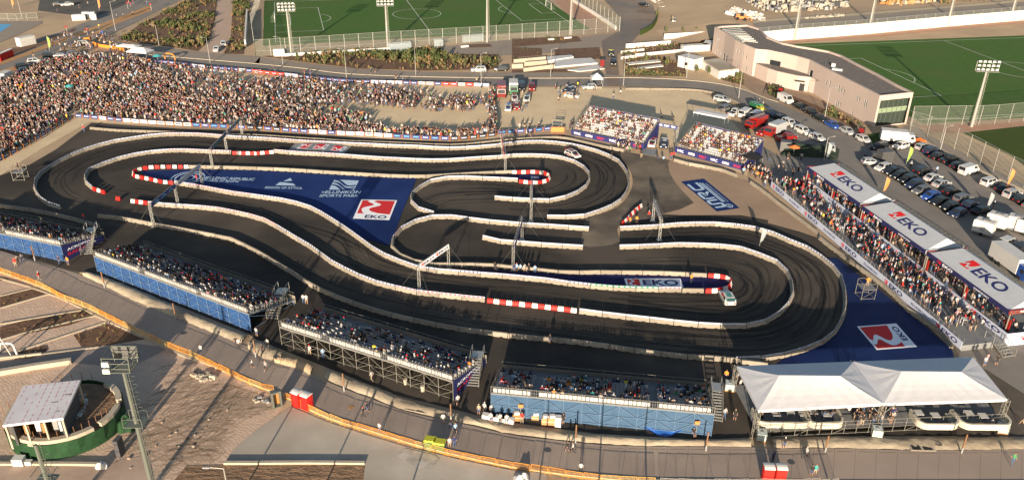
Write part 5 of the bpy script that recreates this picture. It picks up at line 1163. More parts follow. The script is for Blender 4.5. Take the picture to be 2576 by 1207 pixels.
for (x, y, dx, dy, k, pt, wh) in [(2110, 1030, 100, 22, 'suv', 'silver', 'farthest of the row beside the sand lot'), (2155, 1115, 90, -30, 'suv', 'grey', 'second in the row beside the sand lot'), (2240, 1160, 90, -45, 'pickup', 'white', 'third in the row beside the sand lot'), (2345, 1172, 90, -45, 'van', 'white', 'with blue stripe beside the white pickup'), (2460, 1195, 90, -45, 'van', 'silver', 'between white van and fire engine')]:
    car(2, 0, x, y, dx, dy, k, pt, wh, roofp='blue' if k == 'van' else None)
R3 = [(150, 505, -120, 30, 'hatchback', 'white', 'first at the lower row beside the terrace'), (240, 540, 0, 0, 'saloon', 'black', ''), (310, 585, 0, 0, 'hatchback', 'black', ''), (395, 630, 0, 0, 'suv', 'black', ''), (465, 682, 0, 0, 'suv', 'dark blue', ''), (530, 738, 0, 0, 'hatchback', 'grey', ''), (625, 795, 0, 0, 'hatchback', 'blue', ''), (715, 845, 0, 0, 'saloon', 'black', ''), (815, 900, 0, 0, 'hatchback', 'black', ''), (895, 968, 0, 0, 'hatchback', 'dark blue', '')]
for i, (x, y, dx, dy, k, pt, wh) in enumerate(R3): car(3, 1, x+1000, y, -120, 32, k, pt, '%s in the parking row nearest the white canopies' % ordn(i))
for i, (x, y, k, pt) in enumerate([(1550, 540, 'suv', 'black'), (1655, 608, 'saloon', 'white'), (1740, 668, 'saloon', 'silver'), (1840, 745, 'hatchback', 'black'), (1955, 822, 'suv', 'grey'), (2030, 882, 'hatchback', 'dark blue'), (2140, 940, 'saloon', 'black')]):
    car(3, 1, x, y, 120, -32, k, pt, '%s in the middle parking row of the car park' % ordn(i))
for i, (x, y, k, pt) in enumerate([(1550, 297, 'hatchback', 'silver'), (1635, 338, 'suv', 'dark blue'), (1700, 390, 'saloon', 'black'), (1810, 428, 'pickup', 'black'), (1905, 488, 'hatchback', 'black'), (2010, 540, 'van', 'white'), (2225, 655, 'suv', 'white'), (2375, 715, 'saloon', 'black'), (2450, 775, 'suv', 'silver'), (2545, 828, 'hatchback', 'black'), (2650, 880, 'saloon', 'grey')]):
    car(3, 1, x, y, 120, -32, k, pt, '%s in the row along the tall fence' % ordn(i))
car(3, 1, 1330, 288, -120, 25, 'hatchback', 'white', 'below the big white lorry'); car(3, 1, 1110, 300, -110, 20, 'suv', 'black', 'left of the white hatchback'); car(3, 1, 1030, 450, 110, 0, 'hatchback', 'silver', 'left end of the service area'); car(3, 1, 1070, 385, 110, -10, 'saloon', 'black', 'behind the silver hatchback')
car(3, 1, 210, 60, 90, 45, 'suv', 'white', 'beside the fire engine'); car(3, 1, 345, 138, 100, 45, 'suv', 'white', 'second beside the fire engine'); car(3, 1, 490, 205, 90, 35, 'hatchback', 'white', 'above the dark net heap'); car(3, 1, 630, 315, 10, 60, 'hatchback', 'white', 'facing forward beside the dark net heap')
car(3, 1, 640, 75, 100, 55, 'saloon', 'blue', 'parked along the road by the pink building'); car(3, 1, 790, 135, 100, 55, 'saloon', 'silver', 'parked along the road below the pink building'); car(3, 1, 955, 222, 100, 50, 'hatchback', 'white', 'parked beside the red kiosk')
car(3, 0, 170, 1030, 110, 50, 'van', 'white', 'parked in front of the pink building'); car(3, 0, 320, 1098, 110, 55, 'saloon', 'black', 'behind the white van at the pink building'); car(3, 0, 430, 1158, 110, 60, 'suv', 'black', 'third along the pink building'); car(3, 0, 520, 1215, 110, 60, 'saloon', 'black', 'fourth along the pink building'); car(3, 0, 20, 1165, 100, 60, 'suv', 'dark blue', 'opposite the white van'); car(3, 0, 120, 1215, 100, 50, 'saloon', 'black', 'next to the dark blue one')
car(3, 2, 2360, 75, -110, 45, 'suv', 'white', 'at the right edge above the box lorry'); car(3, 2, 2500, 135, -110, 40, 'suv', 'black', 'at the right edge beside the white one')
for i, (x, y, dx, dy, k, pt) in enumerate([(590, 60, 90, 0, 'saloon', 'black'), (680, 62, -90, 8, 'saloon', 'white'), (360, 640, 90, -10, 'suv', 'white'), (510, 580, 90, -10, 'suv', 'black'), (625, 578, 90, -5, 'saloon', 'dark blue'), (480, 635, 90, -15, 'saloon', 'black'), (240, 690, 90, -15, 'suv', 'black'), (265, 728, 90, -15, 'saloon', 'dark blue'), (860, 458, 100, -5, 'suv', 'black'), (745, 560, 90, -10, 'hatchback', 'grey'), (2180, 518, -30, 50, 'hatchback', 'white'), (2248, 465, 10, 40, 'hatchback', 'white')]):
    car(0, 0, x, y, dx, dy, k, pt, ['on the top left car park', 'on the top left car park beside a black one', 'at the left street beside the crowd', 'first of the dark ones at the left street', 'right of the dark ones at the left street', 'nearest the crowd at the left street', 'left of the crowd corner', 'at the crowd corner, nearest', 'by the orange fence at the street', 'beside the generator at the street', 'on the sandy footpath, nearer one', 'on the sandy footpath, farther one'][i])
def lorry(c, r, x, y, dx, dy, L, W, H, cabp, boxm, label, cat='lorry', cab=1.9):
    p = G1(c, r, x, y); q = G1(c, r, x+dx, y+dy); root = empty('lorry', (p.x, p.y, .06), math.atan2(q.y-p.y, q.x-p.x)); tag(root, label, cat)
    MB().box((-cab/2-.05, 0, .75), (L-cab-.1, W, H-.75)).build('box_body', M(boxm), root)
    b = MB(); b.add([(L/2-cab, -W*.47, .5), (L/2, -W*.47, .5), (L/2, W*.47, .5), (L/2-cab, W*.47, .5), (L/2-cab, -W*.45, H*.82), (L/2-.35, -W*.44, H*.82), (L/2-.35, W*.44, H*.82), (L/2-cab, W*.45, H*.82), (L/2, -W*.47, 1.4), (L/2, W*.47, 1.4)], [(0, 1, 8, 5, 4), (1, 2, 9, 8), (2, 3, 7, 6, 9), (8, 9, 6, 5), (4, 5, 6, 7), (3, 0, 4, 7)]); b.build('cab', M(cabp), root)
    MB().quad((L/2-.0, -W*.4, 1.47), (L/2, W*.4, 1.47), (L/2-.31, W*.38, H*.78), (L/2-.31, -W*.38, H*.78)).build('windscreen', M('glass'), root)
    for s in (-1, 1): MB().box((L/2-cab*.45, s*W*.465, 1.5), (cab*.4, .03, H*.2)).build('side_window', M('glass'), root)
    MB().box((0, 0, .45), (L*.95, W*.5, .3)).build('chassis', M('black'), root)
    for sx in (-L*.36, -L*.18, L*.36):
        for s in (-1, 1):
            q = MB(); n = 10; r_ = .46; vs = []
            for yy in (s*(W/2-.3), s*W/2): vs += [(sx+r_*math.cos(t*.6283), yy, r_+r_*math.sin(t*.6283)) for t in range(n)]
            q.add(vs, [(k, (k+1) % n, n+(k+1) % n, n+k) for k in range(n)]+[tuple(range(n)), tuple(range(n, 2*n))]); q.build('wheel', M('tyre_rubber'), root)
    return root
lorry(3, 1, 1290, 235, 120, 12, 7.5, 2.4, 3.1, 'paint_white', 'white', 'big white lorry parked at the grass patch', cab=1.6)
lorry(3, 2, 2440, 310, 130, 95, 9.0, 2.5, 3.4, 'paint_blue', 'white', 'box lorry with a bright blue cab at the right edge')
e1 = lorry(3, 1, 60, 150, -110, 45, 6.4, 2.4, 2.9, 'paint_red', 'paint_silver', 'red fire engine with grey body, nearest the white cars', 'fire engine')
e2 = lorry(2, 1, 2450, 75, -100, 40, 6.6, 2.4, 2.7, 'paint_red', 'paint_red', 'red fire engine with a ladder on its roof', 'fire engine')
b = MB(); [b.bar((-3, s*.25, 2.85), (3.2, s*.25, 2.95), .09) for s in (-1, 1)]; [b.bar((-3+k*.5, -.25, 2.86), (-3+k*.5, .25, 2.86), .05) for k in range(12)]; b.build('ladder', M('steel'), e2)
lorry(2, 0, 2470, 1112, 100, 55, 5.2, 2.0, 1.7, 'paint_yellow', 'paint_green', 'yellow lorry with green load beside the barrier row')
lorry(1, 0, 2470, 960, 0, 60, 7.0, 2.4, 3.1, 'paint_dark_red', 'paint_dark_red', 'dark red lorry at the left of the sand lot')
lorry(2, 0, 15, 935, 5, 60, 6.5, 2.4, 3.0, 'paint_green', 'white', 'white and green lorry on the sand lot')
lorry(0, 0, 45, 830, -80, 40, 6.0, 2.2, 2.6, 'paint_white', 'white', 'white broadcast van at the left edge by the crowd', 'van')
car(2, 1, 2540, 150, -100, 40, 'pickup', 'red', 'of the fire service below the engines', roofp='white'); car(3, 1, 180, 205, 90, -10, 'pickup', 'red', 'beside the nearest fire engine', roofp='dark red')

# ------------------------------------------------------------ pink building
mat('render_pink', (.46, .375, .335), .9, (.44, .355, .315), .3); mat('roof_gravel', (.19, .165, .145), .95, (.12, .105, .095), .8, bump=.05, bscale=2); mat('glass_green', (.035, .05, .04), .15, spec=.7); mat('glass_pale', (.20, .26, .17), .3)
HB = 8.1
rf = P(2, 0, '2040,275 2150,335 2250,405 2340,450 2450,495')+P(3, 0, '0,505 150,535 300,570 420,605 600,700 800,800 1000,900 1125,965 1465,930 1300,850 1100,740 900,640 750,560 620,515 480,490 300,462 150,430 0,372')+P(2, 0, '2500,290 2370,250 2100,262')
RW = [Vector((p.x, p.y, 0)) for p in GP(rf, HB)]
root = empty('building', RW[13]); tag(root, 'long curved pink rendered building with gravel roof beside the right pitch', 'building'); B0 = RW[13]
cw = sum(RW[i-1].x*RW[i].y-RW[i].x*RW[i-1].y for i in range(len(RW))) < 0
def offs(pts, d_):
    out = []; n = len(pts)
    for i in range(n):
        a, p, c_ = pts[i-1], pts[i], pts[(i+1) % n]; e1_ = (p-a).normalized(); e2_ = (c_-p).normalized(); n1 = Vector((-e1_.y, e1_.x, 0)); n2 = Vector((-e2_.y, e2_.x, 0)); m_ = (n1+n2); m_ = m_.normalized()/max(.5, m_.normalized().dot(n1)); out.append(p+m_*(d_ if not cw else -d_))
    return out
RI = offs(RW, .55)
b = MB(); n = len(RW)
for i in range(n):
    j = (i+1) % n; p, q, pi, qi = RW[i]-B0, RW[j]-B0, RI[i]-B0, RI[j]-B0; zt = Vector((0, 0, HB)); zr = Vector((0, 0, HB-.55))
    if i != 12: b.quad(p, q, q+zt, p+zt)
    b.quad(p+zt, q+zt, qi+zt, pi+zt); b.quad(pi+zt, qi+zt, qi+zr, pi+zr)
b.build('wall', M('render_pink'), root)
b = MB(); b.add([(p.x-B0.x, p.y-B0.y, HB-.5) for p in RI], [tuple(range(n))]); b.build('roof', M('roof_gravel'), root, tri=True)
for s_ in ((3, 0, '20,430 60,420 70,430 30,440'),): pass
# glass end
p, q = RW[12]-B0, RW[13]-B0; fmv = bil(p, q, q+Vector((0, 0, HB)), p+Vector((0, 0, HB)))
nn = (q-p).normalized(); nn = Vector((nn.y, -nn.x, 0)); nn = nn if nn.y < 0 else -nn
b = MB()
for (u0_, u1_, v0_, v1_) in ((0, .06, 0, 1), (.94, 1, 0, 1), (.06, .94, .84, 1), (.06, .94, 0, .04)): b.quad(fmv(u0_, v0_), fmv(u1_, v0_), fmv(u1_, v1_), fmv(u0_, v1_))
b.build('end_wall', M('render_pink'), root)
b = MB(); off = lambda u, v: fmv(u, v)-nn*.5
b.quad(off(.06, .04), off(.94, .04), off(.94, .84), off(.06, .84), 0); b.quad(off(.06, .42)+nn*.03, off(.94, .42)+nn*.03, off(.94, .58)+nn*.03, off(.06, .58)+nn*.03, 1); gl = b.build('glazing', [M('glass_green'), M('glass_pale')], root)
b = MB(); [b.bar(off(u, .04)+nn*.08, off(u, .84)+nn*.08, .09) for u in (.2, .34, .5, .64, .78)]; [b.bar(off(.06, v)+nn*.08, off(.94, v)+nn*.08, .08) for v in (.42, .58)]; b.build('mullion', M('steel_dark'), gl)
# lower bulging volume
lf = P(2, 0, '2460,640 2576,690')+P(3, 0, '100,722 300,765 430,780 530,810')
LW = [Vector((p.x, p.y, 0)) for p in GP(lf, 4.1)]; ins = [RW[9]*.5+RW[10]*.5+Vector((0, 2.5, 0)), RW[7]+Vector((2, 2, 0)), RW[4]+Vector((1, 1.5, 0))]
b = MB(); b.slab([(p.x-B0.x, p.y-B0.y) for p in LW+ins], 0, 4.1); b.build('lower_volume', M('render_pink'), root, tri=True)
b = MB(); b.add([(p.x-B0.x, p.y-B0.y, 4.13) for p in [LW[0], LW[1]+Vector((.2, .5, 0)), LW[2]+Vector((.2, .5, 0)), LW[3]+Vector((.2, .5, 0)), LW[4]+Vector((0, .5, 0))]+ins], [tuple(range(8))]); b.build('balcony_floor', M('roof_gravel'), root, tri=True)
def on_wall(px, segs):
    d_ = g(px[0], px[1], 0)-Vector((0, 0, CAMH)); best = None
    for a, c_ in segs:
        e = c_-a; nn_ = Vector((e.y, -e.x, 0)).normalized(); den = d_.dot(nn_)
        if abs(den) < 1e-6: continue
        t = (a-Vector((0, 0, CAMH))).dot(nn_)/den; h_ = Vector((0, 0, CAMH))+d_*t; s_ = (h_-Vector((a.x, a.y, h_.z))).dot(e)/e.length_squared
        if 0 <= s_ <= 1 and 0 < h_.z < HB and (best is None or t < best[0]): best = (t, h_, e.normalized(), nn_ if nn_.dot(d_) < 0 else -nn_)
    return best
segs = [(RW[i], RW[i+1]) for i in range(0, 12)]; segl = [(LW[i], LW[i+1]) for i in range(len(LW)-1)]
def win_at(c, r, x, y, w_, h_, m='glass', sg=None, nm='window'):
    q = on_wall((c*644+x/4, r*301.7+y/4), sg or segs)
    if q is None: return
    _, p, e, nn_ = q; p = p-B0+nn_*.03; b = MB(); b.quad(p-e*w_/2-Vector((0, 0, h_/2)), p+e*w_/2-Vector((0, 0, h_/2)), p+e*w_/2+Vector((0, 0, h_/2)), p-e*w_/2+Vector((0, 0, h_/2))); wi = b.build(nm, M(m), root)
    b = MB(); b.bar(p-e*(w_/2+.06)-Vector((0, 0, h_/2)), p-e*(w_/2+.06)+Vector((0, 0, h_/2)), .1); b.build('reveal', M('white'), wi)
for x, y in [(590, 830), (622, 845), (715, 895), (740, 905), (766, 925), (900, 985), (920, 995), (975, 1035), (992, 1045), (690, 1040), (706, 1048), (726, 1062), (850, 1128)]: win_at(3, 0, x, y, .30, 1.6)
for x, y in [(2072, 405), (2088, 415), (2265, 520), (2292, 530), (2325, 553), (2360, 572), (2055, 530), (2075, 540), (2100, 550), (2270, 650), (2355, 700), (2410, 742), (2450, 765), (2468, 778)]: win_at(2, 0, x, y, .28, 1.5)
win_at(2, 0, 2135, 575, .9, 2.0, 'black', nm='door'); win_at(2, 0, 2160, 590, .9, 2.0, 'black', nm='door')
win_at(3, 0, 70, 650, 3.4, 2.2); win_at(3, 0, 435, 745, 1.5, 2.0); win_at(3, 0, 338, 885, 1.4, 2.4, 'black', segl, 'door'); win_at(3, 0, 318, 818, 2.8, .5, 'black', segl, 'sign_board'); win_at(3, 0, 55, 865, 1.6, .9, 'grey', segl, 'panel')
def tbox(c, r, x, y, dx, dy, sx, sy, sz, m, name, label, cat, z=.05, rz=None, taper=(1, 1), extra=None):
    p = G1(c, r, x, y); q = G1(c, r, x+dx, y+dy); o = MB().box((0, 0, 0), (sx, sy, sz), 0, 0, taper); 
    if extra: extra(o, sx, sy, sz)
    ms = m if isinstance(m, list) else [m]
    o = o.build(name, [M(k) for k in ms]); o.location = (p.x, p.y, z); o.rotation_euler = (0, 0, math.atan2(q.y-p.y, q.x-p.x)); return tag(o, label, cat)
# roof plant at the left end of the roof and a few boxes
b = MB()
for k in range(9): a = G1(2, 0, 2130+k*24, 300+k*14, HB).lerp(G1(2, 0, 2340+k*24, 280+k*20, HB), 0); e_ = G1(2, 0, 2300+k*22, 285+k*18, HB); b.box(a-B0-Vector((0, 0, .5)), (1.0, .7, .7), .3); b.bar(a-B0, e_-B0, .25)
b.build('roof_plant', M('steel'), root)
b = MB(); b.box(G1(3, 0, 700, 690, HB)-B0-Vector((0, 0, .5)), (2.6, 1.2, .45), -.5); b.box(G1(3, 0, 660, 655, HB)-B0-Vector((0, 0, .5)), (1.0, .5, .9), -.5); b.build('skylight', M('white'), root)
# cabins and white planter walls beside the building
def cabin_extra(b, sx, sy, sz):
    b.box((0, 0, sz), (sx*1.03, sy*1.03, .12), 0, 0)
    for k in range(int(sx/.5)): b.box((-sx/2+.3+k*.5, -sy/2-.02, .1), (.06, .05, sz-.2), 0, 0)
    b.quad((-.4, -sy/2-.055, 1.0), (.6, -sy/2-.055, 1.0), (.6, -sy/2-.055, 1.9), (-.4, -sy/2-.055, 1.9), 1)
tbox(2, 0, 1790, 680, 100, 25, 6.0, 4.6, 3.2, ['white', 'glass'], 'site_cabin', 'pale ribbed site cabin left of the low flat roof', 'cabin', extra=cabin_extra)
b = MB(); q = GP(P(2, 0, '1905,615 2095,590 2285,700 2085,722'), 2.2); c0 = q[0].copy(); b.slab([(p.x-c0.x, p.y-c0.y) for p in q], .0, 2.2, 0); b.slab([(p.x-c0.x, p.y-c0.y) for p in offs(q, -.25)], 2.2, 2.45, 1); o = b.build('low_building', [M('white_wall'), M('slab')]); o.location = (c0.x, c0.y, 0); tag(o, 'low white flat roofed outbuilding in front of the pink building', 'outbuilding')
for s_, h_, t_, l_ in [('1148,490 1595,455', 1.5, .4, 'front white planter wall left of the side road'), ('1530,400 1990,372', 1.9, .4, 'long white planter wall at the back'), ('1100,540 1330,515', .8, .4, 'short low white wall at the junction'), ('1240,572 1760,520', .9, .4, 'low white wall in the planting bed'), ('1100,600 1260,580', .8, .4, 'lowest white wall beside the planting'), ('1725,530 1985,515 2020,470', 2.0, 2.5, 'high white terrace wall beside the building')]:
    wall(P(2, 0, s_), h_, t_, l_)
for s_, z_, l_ in [('1150,640 1480,610 1495,630 1180,660', .3, 'upper thin white edging of the planting bed'), ('1190,700 1500,655 1525,675 1220,710', .3, 'lower thin white edging of the planting bed')]:
    q = GP(P(2, 0, s_)); b = MB(); b.slab(q, .05, z_); tag(b.build('bed_edging', M('white_wall')), l_, 'edging')
for s_, z_, l_ in [('420,615 800,600 860,650 430,690', .55, 'wide white sloping ramp plate'), ('350,600 600,580 620,600 360,640', .9, 'small upper white ramp plate'), ('560,715 860,660 930,700 680,728', .3, 'lowest white ramp plate at the road')]:
    q = GP(P(2, 0, s_)); b = MB(); b.slab(q, .05, z_); tag(b.build('ramp_plate', M('white')), l_, 'ramp')
for s_, l_ in [('0,690 110,685', 'left cream wall at the road'), ('120,728 430,690', 'front cream wall left of the ramps'), ('20,640 340,610', 'rear cream wall left of the ramps'), ('125,668 350,650', 'middle cream wall left of the ramps')]: wall(P(2, 0, s_), 1.2, .5, l_, 'concrete_pale')
def kiosk(b, sx, sy, sz): b.quad((-sx*.4, -sy/2-.01, .3), (sx*.4, -sy/2-.01, .3), (sx*.4, -sy/2-.01, sz-.3), (-sx*.4, -sy/2-.01, sz-.3), 1)
tbox(2, 0, 905, 680, 100, 0, 1.6, .5, 2.6, ['black', 'paint_dark_red'], 'info_board', 'black board with a red panel at the side road', 'info board', extra=kiosk)
tbox(3, 0, 122, 960, 100, 20, 1.4, .4, 2.3, ['black', 'paint_red'], 'info_board', 'red board in front of the pink building', 'info board', extra=kiosk)
tbox(3, 1, 930, 165, 100, 20, 1.4, .4, 2.3, ['black', 'paint_dark_red'], 'info_board', 'dark red board beside the grass patch', 'info board', extra=kiosk)

# ------------------------------------------------------------ tents and gazebos
mat('canvas', (.58, .58, .60), .75, (.55, .55, .57), .6, bump=.035, bscale=.8, stretch=(1.6, .5, 1))
def gazebo(c, r, x, y, dx, dy, wx, wy, ev, pk, m, label, name='gazebo'):
    p = G1(c, r, x, y); q = G1(c, r, x+dx, y+dy); root = empty(name, (p.x, p.y, .05), math.atan2(q.y-p.y, q.x-p.x)); tag(root, label, 'gazebo')
    b = MB(); e = [(-wx/2, -wy/2, ev), (wx/2, -wy/2, ev), (wx/2, wy/2, ev), (-wx/2, wy/2, ev)]; rl = max(0, wx-wy)/2; rr_ = [(-rl-.01, 0, pk), (rl+.01, 0, pk)]
    b.add(e+rr_, [(0, 1, 5, 4), (1, 2, 5), (2, 3, 4, 5), (3, 0, 4)]); b.add(e+[(v[0], v[1], ev-.3) for v in e], [(0, 4, 5, 1), (1, 5, 6, 2), (2, 6, 7, 3), (3, 7, 4, 0)]); b.build('canopy', M(m), root)
    for v in e: MB().bar((v[0]*.97, v[1]*.97, 0), (v[0]*.97, v[1]*.97, ev), .07).build('leg', M('steel'), root)
    return root
gazebo(2, 0, 850, 860, 100, 0, 3.2, 3.0, 2.3, 3.5, 'canvas', 'small white gazebo beside the silver car')
gazebo(0, 0, 1425, 590, 100, 8, 7.0, 4.0, 2.4, 3.4, 'canvas', 'white marquee at the top of the standing crowd')
gazebo(0, 0, 1310, 530, 100, 8, 7.0, 3.0, 2.2, 2.6, 'canvas', 'flat white canopy behind the marquee')
gazebo(2, 1, 2400, 470, 100, 30, 3.6, 3.2, 2.4, 3.3, 'black', 'black gazebo at the corner of the right sunlit stand')
gazebo(2, 1, 1985, 110, 100, 20, 8.0, 3.0, 4.4, 4.5, 'canvas', 'flat white canopy behind the right sunlit stand')
# big twin tent at the bottom right
EV = 4.0
c1, c2, c3 = G1(2, 3, 2480, 505, EV), G1(3, 3, 1165, 437, EV), G1(3, 3, 2410, 395, EV); d1, d2, d3 = G1(2, 3, 2262, 60, EV), G1(3, 3, 860, 14, EV), G1(3, 3, 2062, -32, EV)
def zmid(c, r, x, y, ym):
    lo, hi = EV, 12
    for _ in range(40):
        m_ = (lo+hi)/2
        if G1(c, r, x, y, m_).y > ym: lo = m_
        else: hi = m_
    return G1(c, r, x, y, lo)
TO = c1.copy(); TO.z = 0
root = empty('marquee', TO); tag(root, 'big white twin marquee on a scaffold platform in the bottom right corner', 'marquee')
def hip(a, b_, c_, d_, r1, r2, nm, nseg=14):
    """a,b front eave; c,d back eave (right,left); r1,r2 ridge"""
    mb = MB()
    def patch(p0, p1, q1, q0, n, sag=.12):
        """strip between eave p0..p1 and upper edge q0..q1 with shallow folds"""
        vs = []
        for i in range(n+1):
            t = i/n
            for j in range(6):
                s_ = j/5; v = p0.lerp(p1, t).lerp(q0.lerp(q1, t), s_); z = -sag*math.sin(math.pi*s_)-.03*abs(math.sin(t*n*math.pi/2.0))*math.sin(math.pi*min(1, s_*1.1)); vs.append(v+Vector((0, 0, z))-TO)
        mb.add(vs, [(6*i+j, 6*i+6+j, 6*i+7+j, 6*i+j+1) for i in range(n) for j in range(5)])
    patch(a, b_, r2, r1, nseg); patch(c_, d_, r1, r2, nseg); patch(b_, c_, r2, r2, 6); patch(d_, a, r1, r1, 6)
    o = mb.build(nm, M('canvas'), root, smooth=False)
    mb = MB()
    for p, q in ((a, b_), (b_, c_), (c_, d_), (d_, a)): mb.quad(p-TO, q-TO, q-TO-Vector((0, 0, .35)), p-TO-Vector((0, 0, .35)))
    mb.build('valance', M('canvas'), o); return o
for a, b_, c_, d_, R1, R2 in ((c1, c2, d2, d1, (3, 3, 110, 165), (3, 3, 730, 146)), (c2, c3, d3, d2, (3, 3, 1340, 130), (3, 3, 1950, 100))):
    ym = (a.y+b_.y+c_.y+d_.y)/4; r1, r2 = zmid(*R1, ym), zmid(*R2, ym); r1.z = r2.z = (r1.z+r2.z)/2; hip(a, b_, c_, d_, r1, r2, 'canopy')
print('ridge z', r1.z)
for p in (c1, c2, c3, d1, d2, d3):
    b = MB(); truss(b, Vector((p.x, p.y, 0))-TO, Vector((p.x, p.y, EV))-TO, .5, th=.06)
    for s in (-1, 1):
        if p in (c2,): b.bar(Vector((p.x, p.y, 2.2))-TO, Vector((p.x+s*1.6, p.y, EV))-TO, .07)
    b.build('tower', M('scaffold'), root)
# platform and rails
f0, f1 = G1(2, 3, 2440, 700), G1(3, 3, 2360, 655); f1.y = min(f1.y, f0.y+2); PH = .9
fL, fR = Vector((c1.x+.3, c1.y-.2, 0)), Vector((c3.x, c3.y-.2, 0)); bL, bR = Vector((d1.x, d1.y, 0)), Vector((d3.x, d3.y, 0))
b = MB(); b.slab([(p-TO).to_tuple()[:2] for p in (fL, fR, bR, bL)], PH-.12, PH); b.build('platform', M('deck'), root)
b = MB(); n = 20
for i in range(n+1):
    p = fL.lerp(fR, i/n)-TO; b.bar(p+Vector((0, -.1, 0)), p+Vector((0, -.1, PH+1.1)), .055)
    if i < n:
        q = fL.lerp(fR, (i+1)/n)-TO
        for zz in (.15, PH, PH+.55, PH+1.1): b.bar(p+Vector((0, -.1, zz)), q+Vector((0, -.1, zz)), .05)
        if i % 3 == 0: b.bar(p+Vector((0, -.12, .15)), q+Vector((0, -.12, PH)), .045)
b.build('scaffold', M('scaffold'), root)
mat('sofa', (.50, .46, .38), .8)
def upts(c_, w_, d_, n=8, r_=1.1):
    pts = [Vector((-w_/2, d_/2, 0))]
    for k in range(n+1): t = math.pi+math.pi/2*k/n; pts.append(Vector((-w_/2+r_+r_*math.cos(t), -d_/2+r_+r_*math.sin(t), 0)))
    for k in range(n+1): t = -math.pi/2+math.pi/2*k/n; pts.append(Vector((w_/2-r_+r_*math.cos(t), -d_/2+r_+r_*math.sin(t), 0)))
    pts.append(Vector((w_/2, d_/2, 0))); return [p+c_ for p in pts]
def sofa(cx, cy, w_, d_, label):
    root_ = empty('sofa', (cx, cy, PH)); tag(root_, label, 'sofa', 'curved cream sofas under the marquee'); pts = upts(Vector((0, 0, 0)), w_, d_)
    for nm, wd, z0_, z1_, off_ in (('backrest', .25, 0, .85, 0), ('seat', .62, 0, .42, .42)):
        q = upts(Vector((0, 0, 0)), w_-2*off_, d_-off_, r_=1.1-off_*.7) if off_ else pts; b = MB()
        for i in range(len(q)-1):
            p, r_ = q[i], q[i+1]; e = (r_-p).normalized(); nn_ = Vector((-e.y, e.x, 0))*wd/2; b.slab([p-nn_, r_-nn_, r_+nn_, p+nn_], z0_, z1_-(i % 2)*.004)
        b.build(nm, M('sofa'), root_)
ys = (fL.y+1.6)
xs_ = [G1(3, 3, x, 600, PH).x for x in (-60, 560, 1630, 2080)]
for i, (x, w_, lb) in enumerate(((G1(3, 3, 130, 600, PH).x, 6.6, 'long'), (G1(3, 3, 540, 600, PH).x, 4.4, 'middle left'), (G1(3, 3, 1630, 560, PH).x, 5.0, 'middle right'), (G1(3, 3, 2080, 540, PH).x, 6.2, 'rightmost'))):
    sofa(x, ys+.6, w_, 2.8, '%s cream curved sofa under the white marquee' % lb)
def table(x, y, z, label, sz=.7, h=.7, grp='small white tables', hexed=False):
    r_ = empty('table', (x, y, z)); tag(r_, label, 'table', grp); MB().box((0, 0, h-.05), (sz, sz, .05)).build('table_top', M('white'), r_)
    for a in (-1, 1):
        for c_ in (-1, 1): MB().bar((a*sz*.42, c_*sz*.42, 0), (a*sz*.42, c_*sz*.42, h-.05), .05).build('leg', M('white'), r_)
for i, x in enumerate((60, 210, 330, 440, 560, 1490, 1640, 1990, 2110)): table(G1(3, 3, x, 540, PH).x, ys+1.2+.5*(i % 2), PH, 'small white table under the marquee, %s from the left' % ordn(i), 1.0, .6)
for i in range(34):
    x = G1(3, 3, rp.choice([rp.uniform(800, 1250)]*2+[rp.uniform(-100, 2200)]), 560, PH).x; person(x, ys+rp.uniform(-.4, 2.4), PH, rp.uniform(0, 6.3), rp.choice(['stand', 'sit', 'hips', 'phone']), 'among guests under the white marquee, %s of them' % ordn(i), 'guests under the marquee', shirt=rp.choice(['black', 'white', 'black', 'navy']))

# ------------------------------------------------------------ long sponsor terrace with three canopies
mat('fascia', (.018, .020, .085), .6); mat('roof_canvas', (.46, .48, .51), .7, (.42, .44, .47), .3, bump=.03, bscale=.8)
T1 = 1.0; T2 = 1.5
oF = [G1(3, 1, 30, 640, T1), G1(3, 2, 640, 8, T1), G1(3, 2, 1950, 1060, T1)]; oI = [G1(3, 1, 300, 615, T1), G1(3, 2, 2370, 960, T1)]
far_e, near_e = oF[0], oF[2]; D_ = (Vector((near_e.x, near_e.y, 0))-Vector((far_e.x, far_e.y, 0))); LT = D_.length; D_.normalize(); N_ = Vector((-D_.y, D_.x, 0)); N_ = N_ if N_.x > 0 else -N_
O_ = Vector((far_e.x, far_e.y, 0)); root = empty('spectator_terrace', O_); tag(root, 'long two level spectator terrace with white sponsor banners beside the track', 'terrace')
wi = ((oI[0]-far_e).dot(N_)+(oI[1]-far_e).dot(N_))/2; wi = max(4.5, min(7.5, wi)); wb_ = wi+7.0
print('terrace', LT, wi)
Wt = lambda u, v, z=0: D_*u+N_*v+Vector((0, 0, z))
b = MB(); b.slab([Wt(0, .1), Wt(LT, .1), Wt(LT, wi), Wt(0, wi)], 0, T1-.02); b.build('lower_deck', M('deck'), root)
b = MB(); b.slab([Wt(0, wi+.1), Wt(LT, wi+.1), Wt(LT, wb_), Wt(0, wb_)], 0, T2); b.build('upper_deck', M('deck'), root)
